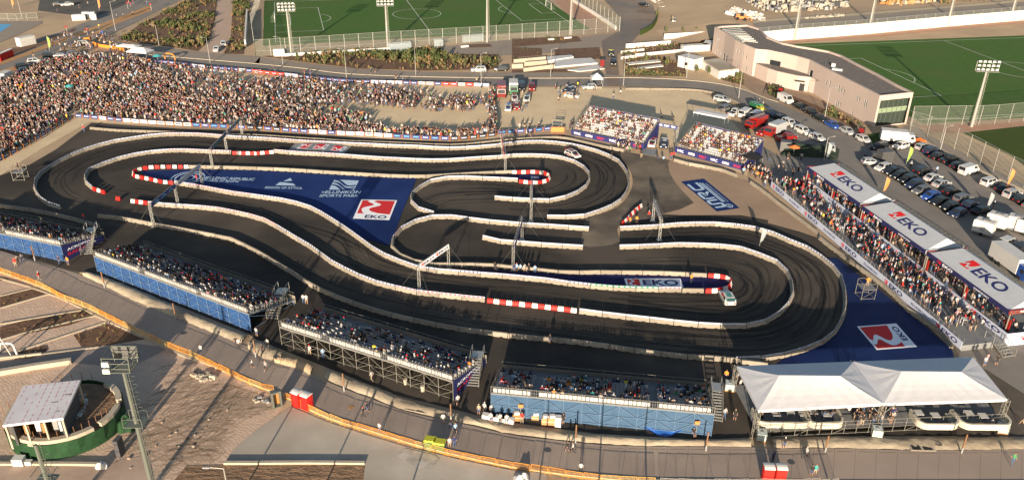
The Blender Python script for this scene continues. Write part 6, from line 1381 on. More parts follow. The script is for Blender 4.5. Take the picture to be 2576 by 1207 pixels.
def panelled(v, z0_, z1_, nm, nper=6.0, txt=True):
    k = int(LT/nper)
    for i in range(k):
        a, c_ = LT*i/k+.05, LT*(i+1)/k-.05; b = MB(); b.slab([Wt(a, v), Wt(c_, v), Wt(c_, v+.06), Wt(a, v+.06)], z0_, z1_); bo = b.build(nm, M('ad_white'), root)
        if txt:
            fmv = bil(Wt(a, v-.015, z0_), Wt(c_, v-.015, z0_), Wt(c_, v-.015, z1_), Wt(a, v-.015, z1_)); b = MB()
            if i % 2 == 0: eko_square(b, fmv, (.12, .22, .24, .78), 1); put_text(b, 'EKO', fmv, (.32, .22, .86, .78), 0, .03)
            else: put_text(b, 'ELLINIKON', fmv, (.2, .35, .8, .65), 0)
            b.build('print', [M('print_navy'), M('print_red')], bo)
panelled(0, T1-.75, T1+.55, 'front_banner'); panelled(wi, T1, T2+.75, 'inner_banner', 8.0)
b = MB(); rail_mb(b, Wt(0, .15, T1), Wt(LT, .15, T1), 1.1, 1.1); b.build('front_railing', M('scaffold'), root)
b = MB(); b.slab([Wt(LT+.0, wi), Wt(LT+.06, wi), Wt(LT+.06, wb_), Wt(LT, wb_)], T2-1.5, T2+.7); bo = b.build('end_banner', M('ad_white'), root); fmv = bil(Wt(LT+.08, wi, .2), Wt(LT+.08, wb_, .2), Wt(LT+.08, wb_, 2.2), Wt(LT+.08, wi, 2.2)); b = MB(); eko_square(b, fmv, (.36, .3, .46, .7), 1); put_text(b, 'EKO', fmv, (.5, .32, .85, .68), 0, .03); b.build('print', [M('print_navy'), M('print_red')], bo)
E1, E2 = 4.2, 4.9
cz = [((3, 1, 395, 470), (3, 1, 930, 842), (3, 1, 700, 432)), ((3, 1, 945, 862), (3, 2, 1590, 108), (3, 1, 1245, 795)), ((3, 2, 1605, 118), (3, 2, 2430, 712), (3, 2, 1970, 55))]
for ci, (a_, b_, bk) in enumerate(cz):
    A = G1(*a_, E2); Bq = G1(*b_, E2); K = G1(*bk, E2); ax = (Bq-A); L_ = ax.length; ax.normalize(); pn = Vector((-ax.y, ax.x, 0)); pn = pn if pn.x > 0 else -pn; wd = min(8.5, max(6.0, (K-A).dot(pn))); A0 = Vector((A.x, A.y, 0))
    r_ = empty('canopy', A0); tag(r_, ['farthest white sponsor canopy with navy fascia over the terrace', 'middle white sponsor canopy with navy fascia over the terrace', 'nearest white sponsor canopy with navy fascia over the terrace'][ci], 'canopy', 'sponsor canopies over the terrace')
    print('canopy', ci, L_, wd, A0)
    Q = lambda u, v, z=0: ax*u+pn*v+Vector((0, 0, z)); zr = E2+1.0; zb = E2-.12
    f = [Q(.25, .2, zb), Q(L_-.25, .2, zb), Q(L_-.25, wd-.2, zb), Q(.25, wd-.2, zb), Q(1.6, wd*.68, zr), Q(L_-1.6, wd*.68, zr)]
    b = MB(); b.add(f, [(0, 1, 5, 4), (1, 2, 5), (2, 3, 4, 5), (3, 0, 4)]); ro = b.build('roof', M('roof_canvas'), r_)
    fr = bil(f[0], f[1], f[5], f[4], .03, (0, 0, 1)); b = MB(); eko_square(b, lambda u, v: fr(.25+.11*(1-(v-.36)/.46), .36+.46*(u-.25)/.11), (.25, .36, .36, .82), 1); put_text(b, 'EKO', fr, (.40, .34, .80, .76), 0, .02); b.build('print', [M('print_navy'), M('print_red')], ro)
    b = MB(); b.slab([Q(0, 0), Q(L_, 0), Q(L_, .12), Q(0, .12)], E1, E2); fa_ = b.build('fascia', M('fascia'), r_)
    ff = bil(Q(0, -.02, E1), Q(L_, -.02, E1), Q(L_, -.02, E2), Q(0, -.02, E2)); b = MB(); eko_square(b, ff, (.14, .2, .19, .85), 1); put_text(b, 'EKO', ff, (.21, .2, .34, .85), 0, .03); put_text(b, 'ACROPOLIS RALLY', ff, (.60, .3, .78, .7), 0); b.build('print', [M('print_white'), M('print_red')], fa_)
    for (q1, q2, mm) in ((Q(0, 0), Q(0, wd), 'paint_red'), (Q(L_, 0), Q(L_, wd), 'paint_red' if ci == 2 else 'roof_canvas')):
        b = MB(); b.slab([(q1-ax*.05), (q2-ax*.05), (q2+ax*.05), (q1+ax*.05)], E1+.1, E2+.05); eb = b.build('end_fascia', M(mm), r_)
        if ci == 2 and (q1-Q(L_, 0)).length < .1:
            fe = bil(Q(L_+.08, 0, E1+.1), Q(L_+.08, wd, E1+.1), Q(L_+.08, wd, E2), Q(L_+.08, 0, E2)); b = MB(); put_text(b, 'EKO', fe, (.25, .2, .5, .8), 0, .03); b.build('print', [M('print_white')], eb)
    b = MB(); truss(b, Q(0, wd, E2), Q(L_, wd, E2), .4); truss(b, Q(0, 0, E2-.2), Q(0, wd, E2-.2), .3); truss(b, Q(L_, 0, E2-.2), Q(L_, wd, E2-.2), .3); b.build('truss', M('scaffold'), r_)
    for u in (0, L_/2, L_):
        for v in (.3, wd-.2):
            b = MB(); b.bar(Q(u, v, T2-.3), Q(u, v, E1+.1), .16); b.build('post', M('scaffold'), r_)
        b = MB(); q_ = Q(u-.0, .35, T2); b.slab([q_-ax*.45, q_+ax*.45, q_+ax*.45+pn*.2, q_-ax*.45+pn*.2], T2, T2+1.9); b.build('red_banner', M('paint_red'), r_)
OT = O_
k1 = scatter([OT+Wt(u, v) for u, v in ((.5, .6), (LT-3, .6), (LT-3, wi-.5), (.5, wi-.5))], .95, R(250), z=T1, poses=('stand', 'sit', 'phone', 'hips', 'stand', 'sit'), zs=.9, where='on the lower level of the long terrace', mind=.6, clump=.5, grp='guests on the terrace')
k2 = scatter([OT+Wt(u, v) for u, v in ((.5, wi+.5), (LT-1, wi+.5), (LT-1, wi+4.0), (.5, wi+4.0))], .95, R(250), z=T2, poses=('stand', 'sit', 'phone', 'hips'), zs=.6, where='under the sponsor canopies', mind=.5, grp='guests under the canopies')
for q in PEOPLE[-(k1+k2):]:
    if rp.random() < .2: q['hair'] = 'red cap'
print('terrace people', k1, k2)
for i in range(16):
    p = OT+Wt(LT*(i+.6)/17, 2.2+1.6*(i % 2)+.4*math.sin(i*2.1)); table(p.x, p.y, T1, 'white high table on the lower terrace, %s from the far end' % ordn(i), .8, 1.05, 'white high tables on the terrace')
stairs(OT+Wt(LT+2.6, wi-1.0), OT+Wt(LT+.2, wi-1.2), T1, 1.8, 'steel stairs at the near end of the terrace')
# ------------------------------------------------------------ planting
mat('leaf', (.075, .09, .032), .9, (.045, .07, .02), 2.0); mat('leaf_pale', (.16, .16, .06), .9, (.12, .12, .045), 2.0); mat('leaf_dry', (.26, .17, .085), .9, (.20, .13, .06), 2.0); mat('bark', (.16, .11, .07), .9)
def tufts(poly, dens, label, hmin=.3, hmax=.95, z=.09, green=.4, z_=0):
    w_ = GP(poly, z_); x0, x1 = min(p.x for p in w_), max(p.x for p in w_); y0, y1 = min(p.y for p in w_), max(p.y for p in w_); A = abs(sum(w_[i].x*w_[i-1].y-w_[i-1].x*w_[i].y for i in range(len(w_))))/2
    b = MB(); n = int(A*dens); k = 0; t_ = 0
    while k < n and t_ < n*30:
        t_ += 1; x, y = rp.uniform(x0, x1), rp.uniform(y0, y1)
        if not inpoly(x, y, w_): continue
        v = math.sin(x*.21+math.sin(y*.13)*2)+math.sin(y*.31+x*.07)
        if rp.random() > .55+.3*v: continue
        k += 1; h = rp.uniform(hmin, hmax)*(1+.25*v); mi = 0 if rp.random() < green+.15*v else rp.choice([1, 2, 2])
        for j in range(7):
            a = rp.uniform(0, 6.3); r_ = rp.uniform(.1, .42)*h*1.1; wd = .10*h+.05; cx, cy = math.cos(a), math.sin(a)
            b.add([(x-cy*wd, y+cx*wd, z+.02), (x+cy*wd, y-cx*wd, z+.02), (x+cx*r_+cy*wd*.5, y+cy*r_-cx*wd*.5, z+h*rp.uniform(.55, 1)), (x+cx*r_*1.3-cy*wd*.5, y+cy*r_*1.3+cx*wd*.5, z+h*rp.uniform(.4, .9))], [(0, 1, 2, 3)], mi)
    return tag(b.build('shrub_planting', [M('leaf'), M('leaf_pale'), M('leaf_dry')]), label, 'shrubs', kind='stuff')
tufts(P(0, 0, '1200,400 1420,240 1700,110 1960,-50 2190,-60 2160,200 2110,400 1990,520 1700,470 1400,440'), .55, 'rough green and brown shrubs on the sloping bed at top left', .4, 1.25)
tufts(P(0, 0, '2350,-60 2520,-60 2500,200 2450,550 2250,545 2320,400'), .55, 'rough shrubs between sandy footpath and white wall panel', .4, 1.2)
tufts(P(1, 0, '60,570 300,560 1000,520 1380,480 1780,480 1900,545 2420,550 2450,640 2420,700 1700,715 1000,690 500,630'), .55, 'dry and green shrubs in the long bed below the far pitch', .35, 1.3, green=.3)
tufts(P(1, 0, '1380,490 1780,490 2050,560 2050,640 1500,600 1100,600 1050,540'), .6, 'taller green shrubs behind the dry ones', .8, 1.8, green=.75)
tufts(P(2, 0, '0,390 660,370 705,420 0,480 0,640 100,560 300,560 300,490'), .25, 'sparse shrubs beside the white ramps')
tufts(P(2, 0, '1120,600 1480,560 1740,660 1750,770 1140,765'), .9, 'low striped planting left of the site cabin', .25, .7, green=.35)
tufts(P(2, 0, '1110,500 1700,440 1750,500 1110,560'), .6, 'low planting between the white planter walls', .3, .8)
tufts(P(2, 0, '1900,650 2100,740 2330,760 2330,860 2120,810 1920,700'), 1.0, 'low hedge planting round the flat roofed outbuilding', .4, 1.1, green=.6)
tufts(P(3, 0, '0,870 120,900 200,950 120,1010 0,950'), 1.0, 'green shrubs at the foot of the pink building', .5, 1.3, green=.8)
tufts(P(3, 0, '590,1110 800,1190 960,1270 900,1290 560,1160'), 1.0, 'green shrubs along the road by the pink building', .5, 1.3, green=.7)
for s_, l_ in (('140,1140 470,1060 480,1110 330,1190 150,1200', 'dark scrub beside the white bent arch'), ('740,960 1080,850 1450,1000 1100,1060 820,1075', 'sparse scrub behind the near mast head'), ('0,880 330,790 850,712 960,765 700,860 200,960 0,1010', 'sparse dry scrub in the middle bed'), ('0,575 330,490 490,545 160,640 0,690', 'sparse dry scrub in the upper bed')): tufts(P(0, 2, s_), .5 if 'sparse' in l_ else 1.5, l_, .1, .4, green=.1)
def tree(p, h, label, wd=.6, z=0.08):
    r_ = empty('young_tree', (p.x, p.y, z)); tag(r_, label, 'tree', 'young staked trees'); b = MB(); b.bar((0, 0, 0), (.05, .02, h*.55), .09, 6, w2=.05); b.bar((.05, .02, h*.5), (.3*wd, .1, h*.8), .04); b.bar((.05, .02, h*.5), (-.3*wd, -.1, h*.85), .04); b.build('trunk', M('bark'), r_)
    b = MB()
    for i in range(150):
        a, u = rp.uniform(0, 6.3), rp.uniform(0, 1); t = rp.uniform(.38, 1); rr_ = wd*(1-abs(t-.62)*1.7)*math.sqrt(u)*1.1; x, y, zz = rr_*math.cos(a), rr_*math.sin(a), h*t; s_ = rp.uniform(.08, .17); v1 = Vector((rp.uniform(-1, 1), rp.uniform(-1, 1), rp.uniform(-1, 1))).normalized()*s_; v2 = v1.cross(Vector((rp.uniform(-1, 1), rp.uniform(-1, 1), rp.uniform(-1, 1)))).normalized()*s_
        c_ = Vector((x, y, zz)); b.add([c_-v1-v2, c_+v1-v2, c_+v1+v2, c_-v1+v2], [(0, 1, 2, 3)], 0 if rp.random() < .6 else 1)
    b.build('crown', [M('leaf'), M('leaf_pale')], r_)
for i, (c, r, x, y, h) in enumerate([(1, 0, 420, 622, 2.5), (1, 0, 700, 645, 2.6), (1, 0, 885, 668, 2.8), (1, 0, 1270, 640, 3), (1, 0, 1385, 650, 3.2), (1, 0, 1545, 620, 3.2), (1, 0, 1790, 590, 3.4), (1, 0, 1905, 600, 3), (1, 0, 2100, 690, 2.8), (1, 0, 2350, 660, 2.6), (1, 0, 2200, 640, 2.6), (2, 0, 1550, 690, 2.8), (2, 0, 1350, 640, 2.6), (2, 0, 1455, 180, 2.4), (2, 0, 1855, 750, 2.6), (2, 0, 1975, 770, 2.8), (0, 0, 1670, 250, 2.5), (0, 0, 2080, 280, 2.6), (0, 0, 1900, 100, 2.6), (0, 0, 1720, 380, 2.4), (0, 0, 2030, 440, 2.5), (0, 0, 2410, 180, 2.6), (3, 0, 640, 1150, 2.2), (2, 0, 1550, 340, 2.2), (2, 0, 1720, 345, 2.2), (2, 0, 1850, 340, 2.2), (2, 0, 2260, 800, 2.0)]):
    tree(G1(c, r, x, y), h, 'thin young tree, %s counted from the sloping top beds' % ordn(i), .55 if h < 3 else .8)

# ------------------------------------------------------------ pitch furniture
for W_, L2, s_, l_ in ((PW, 52.6, -1, 'white goal at the left end of the far pitch'), (PW, 52.6, 1, 'white goal at the right end of the far pitch')):
    o_ = W_(s_*L2, 0, .09); r_ = empty('goal', o_); tag(r_, l_, 'goal'); b = MB(); u = W_(s_*(L2+1.8), 0, .09)-o_; v = (W_(0, 1)-W_(0, 0))*3.66; hh = Vector((0, 0, 2.44))
    b.bar(-v, -v+hh, .14); b.bar(v, v+hh, .14); b.bar(-v+hh, v+hh, .14); b.build('goal_frame', M('white'), r_); b = MB(); b.quad(-v+u, v+u, v+hh, -v+hh); b.quad(-v, -v+u, -v+hh, -v+hh*.99); b.quad(v, v+u, v+hh, v+hh*.99); b.build('net', M('mesh'), r_)
mat('clear_panel', (.45, .55, .60), .2, alpha=.45)
for (x, y, w_, l_) in ((1450, 505, 7.5, 'left glazed dugout behind the pitch fence'), (1840, 470, 3.0, 'small gate shelter behind the pitch fence'), (2185, 425, 7.5, 'right glazed dugout behind the pitch fence')):
    p = G1(1, 0, x, y); p2 = G1(1, 0, x+100, y-8); r_ = empty('dugout', (p.x, p.y, .06), math.atan2(p2.y-p.y, p2.x-p.x)); tag(r_, l_, 'dugout', 'dugouts by the far pitch'); b = MB(); f = MB(); n = 6; pr_ = [(0, 0), (0, 1.2), (.3, 1.9), (.9, 2.2), (1.5, 2.2)]
    for i in range(n+1):
        x_ = -w_/2+w_*i/n
        for (y0_, z0_), (y1_, z1_) in zip(pr_, pr_[1:]): f.bar((x_, y0_, z0_), (x_, y1_, z1_), .07)
    for (y0_, z0_), (y1_, z1_) in zip(pr_, pr_[1:]): b.quad((-w_/2, y0_, z0_), (w_/2, y0_, z0_), (w_/2, y1_, z1_), (-w_/2, y1_, z1_)); f.bar((-w_/2, y1_, z1_), (w_/2, y1_, z1_), .06)
    b.build('glazing', M('clear_panel'), r_); f.build('frame', M('steel_pale'), r_)
for i, (c, x, y) in enumerate(((1, 1480, 522), (1, 1815, 497), (1, 2100, 477), (2, 400, 405), (2, 560, 390))): tbox(c, 0, x, y, 100, -8, 2.6, .7, .5, 'white_wall', 'bench', 'white block bench, %s from the left below the pitch fence' % ordn(i), 'bench')

# ------------------------------------------------------------ left upper area
def ribbed(b, sx, sy, sz):
    for k in range(int(sx/.35)): b.box((-sx/2+.2+k*.35, -sy/2-.015, .1), (.1, .05, sz-.2))
    b.box((sx*.3, -sy/2-.03, sz*.45), (.5, .04, .5), 0, 1 if False else 0)
tbox(0, 0, 270, 455, 100, -22, 5.2, 2.5, 2.7, 'white', 'shipping_container', 'white shipping container below the blue court', 'container', extra=ribbed)
for i, (x, y, sx, h) in enumerate(((800, 205, 4.4, 2.0), (868, 180, 2.2, 2.1), (925, 185, 2.6, 2.2), (950, 200, 1.8, 1.9))): tbox(0, 0, x, y, 100, -5, sx, 1.8, h, 'white', 'cabinet', 'white technical cabinet, %s from the left in the row' % ordn(i), 'cabinet', extra=ribbed)
def toilet(c, r, x, y, dx, dy, label, grp, z=.1):
    p = G1(c, r, x, y); q = G1(c, r, x+dx, y+dy); r_ = empty('portable_toilet', (p.x, p.y, z), math.atan2(q.y-p.y, q.x-p.x)); tag(r_, label, 'portable toilet', grp)
    b = MB(); b.box((0, 0, .12), (1.1, 1.1, 1.95)); b.box((0, 0, 0), (1.16, 1.16, .12)); 
    for s in (-1, 1):
        for t in (-.25, 0, .25): b.box((s*.56, t, .35), (.04, .1, 1.6)); b.box((t, s*.56, .35), (.1, .04, 1.6))
    b.build('cabin', M('plastic_red'), r_); b = MB(); n = 6; vs = []
    for i in range(n+1): t = math.pi*i/n; vs += [(-.6, -.6*math.cos(t), 2.07+.22*math.sin(t)), (.6, -.6*math.cos(t), 2.07+.22*math.sin(t))]
    b.add(vs, [(2*i, 2*i+1, 2*i+3, 2*i+2) for i in range(n)]+[tuple(range(0, 2*n+2, 2)), tuple(range(1, 2*n+2, 2))]); b.build('roof', M('print_pale') if False else M('plastic_white'), r_)
    b = MB(); b.quad((-.4, -.565, .2), (.4, -.565, .2), (.4, -.565, 1.95), (-.4, -.565, 1.95)); b.build('door', mat('door_red', (.40, .015, .012), .5), r_)
for i in range(5): toilet(0, 0, 5+i*28, 618-i*12, 100, -40, 'red portable toilet, %s from the left edge in the far row' % ordn(i), 'red toilets far left')
toilet(1, 3, 425, 455, 100, 40, 'left red portable toilet of the pair behind the orange barriers', 'red toilets by the orange barriers'); toilet(1, 3, 520, 485, 100, 40, 'right red portable toilet of the pair behind the orange barriers', 'red toilets by the orange barriers')
toilet(2, 3, 2560, 1215, 100, 5, 'left red portable toilet of the pair at the bottom edge', 'red toilets at the bottom edge'); toilet(3, 3, 108, 1218, 100, 5, 'right red portable toilet of the pair at the bottom edge', 'red toilets at the bottom edge')
def flag(c, r, x, y, ty, m, label, lean=0.0):
    p = G1(c, r, x, y); h = min(4.6, hgt((x, y), ty, c, r)); r_ = empty('feather_flag', p); tag(r_, label, 'flag', 'tall feather flags'); MB().bar((0, 0, 0), (.1, 0, h), .06).build('pole', M('steel'), r_)
    b = MB(); n = 8; vs = []
    for i in range(n+1): z = h*(.2+.8*i/n); w_ = .8*math.sin(math.pi*min(1, .25+.75*(1-i/n)))**.5 if i < n else .1; vs += [(.1*z/h+.02, 0, z), (.1*z/h+.02+w_*.9+.02, .12*math.sin(i*.8), z-.05), (.1*z/h+.02+w_*.9+.02, .12*math.sin(i*.8)+.012, z-.05), (.1*z/h+.02, .012, z)]
    b.add(vs, [(4*i+k, 4*i+(k+1) % 4, 4*i+4+(k+1) % 4, 4*i+4+k) for i in range(n) for k in (0, 1, 2, 3)]); b.build('flag', M(m), r_)
mat('flag_orange', (.70, .20, .05), .6); mat('flag_green', (.22, .35, .06), .6); mat('flag_grey', (.25, .28, .30), .5)
flag(3, 1, 1150, 760, 575, 'flag_orange', 'orange feather flag behind the farthest sponsor canopy'); flag(3, 1, 2390, 700, 400, 'flag_orange', 'orange feather flag at the tall fence on the right'); flag(3, 1, 1385, 460, 270, 'flag_green', 'green feather flag beside the white hatchback'); flag(3, 1, 2180, 945, 730, 'flag_grey', 'grey feather flag above the white trailers'); flag(3, 2, 1850-2576+640, 60, -120, 'flag_grey', 'grey feather flag behind the lower canopies')
flag(0, 0, 500, 515, 330, 'flag_green', 'green feather flag at the left street'); flag(0, 0, 130, 85, -60, 'flag_orange', 'orange feather flag in the top left corner'); flag(0, 0, 1000, 110, -70, 'flag_orange', 'orange feather flag behind the white cabinets'); flag(3, 1, 575, 430, 200, 'flag_grey', 'grey feather flag beside the dark net heap')
for i, (x, y) in enumerate(((680, 345), (885, 370), (1525, 110), (1290, 95), (1045, 400))):
    p = G1(0, 0, x, y); r_ = empty('road_sign', p); tag(r_, ('blue' if i == 4 else 'red')+' round road sign, %s of the left street signs' % ordn(i), 'road sign', 'round signs on the left street'); MB().bar((0, 0, 0), (0, 0, 2.6), .07).build('pole', M('steel'), r_)
    b = MB(); vs = [(.38*math.cos(t*.6283), -.05+s_, 2.5+.38*math.sin(t*.6283)) for s_ in (0, .03) for t in range(10)]; b.add(vs, [tuple(range(10)), tuple(range(10, 20))]+[(k, (k+1) % 10, 10+(k+1) % 10, 10+k) for k in range(10)]); b.build('sign_plate', M('paint_blue' if i == 4 else 'paint_red'), r_)
# inflatable arch, umbrella
p = G1(0, 0, 1690, 605); q = G1(0, 0, 1755, 640); 
b = MB(); pts = [Vector((0, 0, 0)), Vector((0, 0, 1.6)), Vector((.8, -.2, 2.4)), Vector((3.2, -.9, 2.5)), Vector((4.4, -1.3, 1.7)), Vector((4.6, -1.4, 0))]; pp_ = crom(pts, 5)
for a, c_ in zip(pp_, pp_[1:]): b.bar(a, c_, .5, 8)
o = b.build('inflatable_arch', M('fence_orange')); o.scale = (.75,)*3; o.location = (p.x-1, p.y+.5, .05); tag(o, 'small orange inflatable arch right of the white marquee', 'arch')
def parasol(c, r, x, y, m, label, rr_=1.4, h=2.3, z=.03):
    p = G1(c, r, x, y); r_ = empty('parasol', (p.x, p.y, z)); tag(r_, label, 'parasol'); MB().bar((0, 0, 0), (0, 0, h), .05).build('pole', M('steel'), r_); b = MB(); n = 8
    vs = [(0, 0, h+.45)]+[(rr_*math.cos(k*.7854), rr_*math.sin(k*.7854), h-.05) for k in range(n)]+[(0, 0, h+.40)]; b.add(vs, [(0, 1+k, 1+(k+1) % n) for k in range(n)]+[(9, 1+(k+1) % n, 1+k) for k in range(n)]); b.build('canopy', M(m), r_)
mat('teal_cloth', (.06, .38, .40), .7); parasol(0, 0, 1595, 640, 'teal_cloth', 'teal parasol right of the white marquee'); parasol(0, 0, 715, 940, 'teal_cloth', 'pale teal parasol in the middle of the dense crowd', 1.2, 2.0)
tbox(0, 0, 880, 440, 100, -10, 1.8, .3, 1.9, 'fence_orange', 'banner_stand', 'orange banner stand by the black car at the street', 'banner')
post_fence(P(0, 0, '940,455 1000,480 1150,500 1250,520'), 1.1, 'orange mesh fence at the corner of the left street', 2.0, mid=False, alpha='fence_orange', pm='fence_orange', pw=.06)
post_fence(P(0, 0, '0,210 180,215 380,200'), 2.6, 'mesh fence above the blue court', 3.4, pm='flag_orange' if False else 'steel_pale', pw=.08)
post_fence(P(2, 0, '1290,362 1350,335 1420,290 1462,215 1470,130'), 2.0, 'curved green mesh fence round the muddy yard', 2.5, mid=False, alpha='flag_green' if False else 'turf2', pm='turf2', pw=.06)
# heaps of stone and building material at the top
def heap(polys, n, label, z=0, smax=1.1, mats=('slab', 'concrete_pale', 'white', 'grey'), flat=.45, rot=None, name='rubble_heap'):
    w_ = GP(polys, z); x0, x1 = min(p.x for p in w_), max(p.x for p in w_); y0, y1 = min(p.y for p in w_), max(p.y for p in w_); b = MB(); k = 0; t_ = 0
    while k < n and t_ < 60*n:
        t_ += 1; x, y = rp.uniform(x0, x1), rp.uniform(y0, y1)
        if not inpoly(x, y, w_): continue
        k += 1; s_ = rp.uniform(.35, 1)*smax; b.box((x, y, z-.02), (s_*rp.uniform(.7, 1.9), s_, s_*rp.uniform(.3, 1)*flat*2), rp.uniform(0, 3) if rot is None else rot+rp.gauss(0, .06), rp.randrange(len(mats)), (rp.uniform(.6, .95), rp.uniform(.5, .95)))
    return tag(b.build(name, [M(m) for m in mats]), label, 'rubble', kind='stuff')
mat('purple', (.28, .14, .34), .7); mat('rust', (.35, .16, .05), .8); mat('darkgrey', (.06, .06, .065), .8)
heap(P(2, 0, '1340,-40 1480,-40 1680,60 1650,100 1500,85'), 190, 'rows of pale kerb stones beside the muddy yard', 0, 1.0, ('white', 'concrete_pale', 'white'), rot=.5, name='stone_stack')
heap(P(2, 0, '1650,-40 2130,-60 2120,60 1900,100 1700,60'), 260, 'mixed grey and purple building material at the top edge', 0, 1.4, ('slab', 'purple', 'grey', 'darkgrey', 'white'), .6)
heap(P(2, 0, '2150,150 2220,80 2500,140 2560,220 2400,190'), 170, 'rows of white kerb stones above the pink building', WH, 1.1, ('white', 'white', 'concrete_pale'), rot=-.6, name='stone_stack')
heap(P(2, 0, '2330,20 2576,10')+P(3, 0, '0,-40 800,-60 800,80 500,110 0,130'), 420, 'grey heap of broken stone and pipes behind the upper path', WH, 1.5, ('slab', 'concrete_pale', 'grey', 'darkgrey', 'slab'), .7)
heap(P(3, 0, '340,190 540,160 800,150 760,165 420,190'), 60, 'low row of pale stones beyond the upper path', WH, .9, ('concrete_pale', 'slab'))
heap(P(3, 0, '1100,-30 1700,-60 1680,20 1300,60 1130,40'), 260, 'yellowish heap of rubble at the top edge', WH, 1.5, ('rust', 'concrete_pale', 'dry_verge', 'slab'), .7)
tufts(P(3, 0, '1700,-60 2300,-80 2300,0 1750,50'), .35, 'dry yellow scrub at the top right', .5, 1.3, z=WH, green=.2, z_=WH)
heap(P(1, 3, '-60,380 60,380 150,420 40,450'), 8, 'few stones beside the steel frame', 0, .5)
heap(P(0, 3, '700,420 860,330 880,470 760,600'), 45, 'building rubble inside the right side of the pavilion', 2.05, .6, ('grey', 'white', 'rust', 'concrete_pale'))
heap(P(0, 3, '1900,150 2100,130 2160,200 2050,215'), 40, 'small pile of broken stone near the orange fence', 0, .6, ('slab', 'concrete_pale', 'dirt'))
heap(P(0, 3, '1100,780 1500,600 2300,500 2000,900 1300,1100'), 35, 'scattered small stones on the dirt', 0, .28, ('dirt', 'concrete_pale', 'soil'), name='loose_stones')
heap(P(0, 3, '150,740 330,760 400,830 300,860 150,800'), 50, 'broken blocks in the round building', 2.1, .5, ('white', 'concrete_pale', 'grey'))
def machine(c, r, x, y, dx, dy, m, label, z=0.06, s=1.0):
    p = G1(c, r, x, y, z); q = G1(c, r, x+dx, y+dy, z); r_ = empty('telehandler', (p.x, p.y, z), math.atan2(q.y-p.y, q.x-p.x)); tag(r_, label, 'site machine'); r_.scale = (s, s, s)
    b = MB(); b.box((0, 0, .7), (4.2, 1.6, .8), taper=(.92, .95)); b.box((-1.2, .3, 1.5), (1.4, .9, .5)); b.build('chassis', M(m), r_); b = MB(); b.box((.1, -.45, 1.5), (1.3, .85, 1.1), taper=(.8, .85)); b.build('cab', M('glass'), r_); b = MB(); b.bar((-1.9, .35, 1.8), (3.2, .35, 1.3), .3); b.bar((3.2, .35, 1.4), (3.3, .35, .4), .2); b.box((3.5, .35, .3), (.6, 1.6, .3)); b.build('boom', M(m), r_)
    for sx in (-1.35, 1.35):
        for sy in (-1, 1):
            q_ = MB(); n = 12; vs = []
            for yy in (sy*.7, sy*1.1): vs += [(sx+.6*math.cos(t*6.2832/n), yy, .6+.6*math.sin(t*6.2832/n)) for t in range(n)]
            q_.add(vs, [(k, (k+1) % n, n+(k+1) % n, n+k) for k in range(n)]+[tuple(range(n)), tuple(range(n, 2*n))]); q_.build('wheel', M('tyre_rubber'), r_)
machine(2, 0, 1625, 235, 10, 60, 'steel_dark', 'dark telehandler parked on the sand above the white walls'); machine(2, 0, 2310, 205, 100, 10, 'flag_orange', 'orange site machine above the pink building', WH); machine(2, 0, 2050, 190, 100, -10, 'rust', 'brown site machine in the shade above the pink building', .06)

# ------------------------------------------------------------ right area: trailers, net heap, service gear
def trailer(c, r, x, y, dx, dy, label, L=3.4):
    p = G1(c, r, x, y); q = G1(c, r, x+dx, y+dy); r_ = empty('trailer', (p.x, p.y, .06), math.atan2(q.y-p.y, q.x-p.x)); tag(r_, label, 'trailer', 'white trailers in the car park'); b = MB(); b.box((0, 0, .5), (L, 2.1, 2.2)); b.box((0, 0, 2.7), (L*.9, 1.9, .1)); b.box((0, -1.07, .6), (L*.9, .04, .05)); b.build('body', M('white'), r_); MB().box((0, -1.08, 1.0), (.8, .05, 1.2)).build('door', M('ad_grey'), r_); MB().bar((L/2, 0, .5), (L/2+1.2, 0, .45), .1).build('drawbar', M('steel'), r_); MB().box((.2, 0, 2.8), (1.2, .9, .12)).build('roof_vent', M('grey'), r_)
    for s in (-1, 1):
        q_ = MB(); n = 10; vs = []
        for yy in (s*.95, s*1.12): vs += [(.3*math.cos(t*.6283), yy, .33+.33*math.sin(t*.6283)) for t in range(n)]
        q_.add(vs, [(k, (k+1) % n, n+(k+1) % n, n+k) for k in range(n)]+[tuple(range(n)), tuple(range(n, 2*n))]); q_.build('wheel', M('tyre_rubber'), r_)
for i, (x, y) in enumerate(((2155, 1150), (2290, 1085), (2480, 1110), (2590, 1150))): trailer(3, 1, x, y, 100, 30, 'white box trailer, %s from the left below the parking rows' % ordn(i))
p = G1(3, 1, 425, 330); b = MB(); n = 18; vs = []; 
for j in range(n+1):
    for i in range(n+1):
        u, v = i/n*2-1, j/n*2-1; e = max(0, 1-(u*u)**1.5)*max(0, 1-(v*v)**1.5); vs.append((u*6.2+v*.8, v*3.2, .05+1.7*e**.5*(.75+.35*math.sin(u*5+v*3)*math.cos(v*6))))
b.add(vs, [(j*(n+1)+i, j*(n+1)+i+1, (j+1)*(n+1)+i+1, (j+1)*(n+1)+i) for i in range(n) for j in range(n)]); o = b.build('net_heap', mat('dark_net', (.012, .022, .016), .9, (.02, .035, .02), 1.0)); o.location = (p.x, p.y, .04); o.rotation_euler = (0, 0, -.15); tag(o, 'long dark green netted heap below the row of white cars', 'netted heap')
tbox(3, 1, 1165, 410, 100, -10, 3.0, 2.2, 2.4, 'steel_dark', 'generator', 'dark generator unit among the service gear', 'generator', extra=lambda b, sx, sy, sz: [b.box((x, -sy/2-.02, .3), (.5, .05, 1.6)) for x in (-.9, 0, .9)])
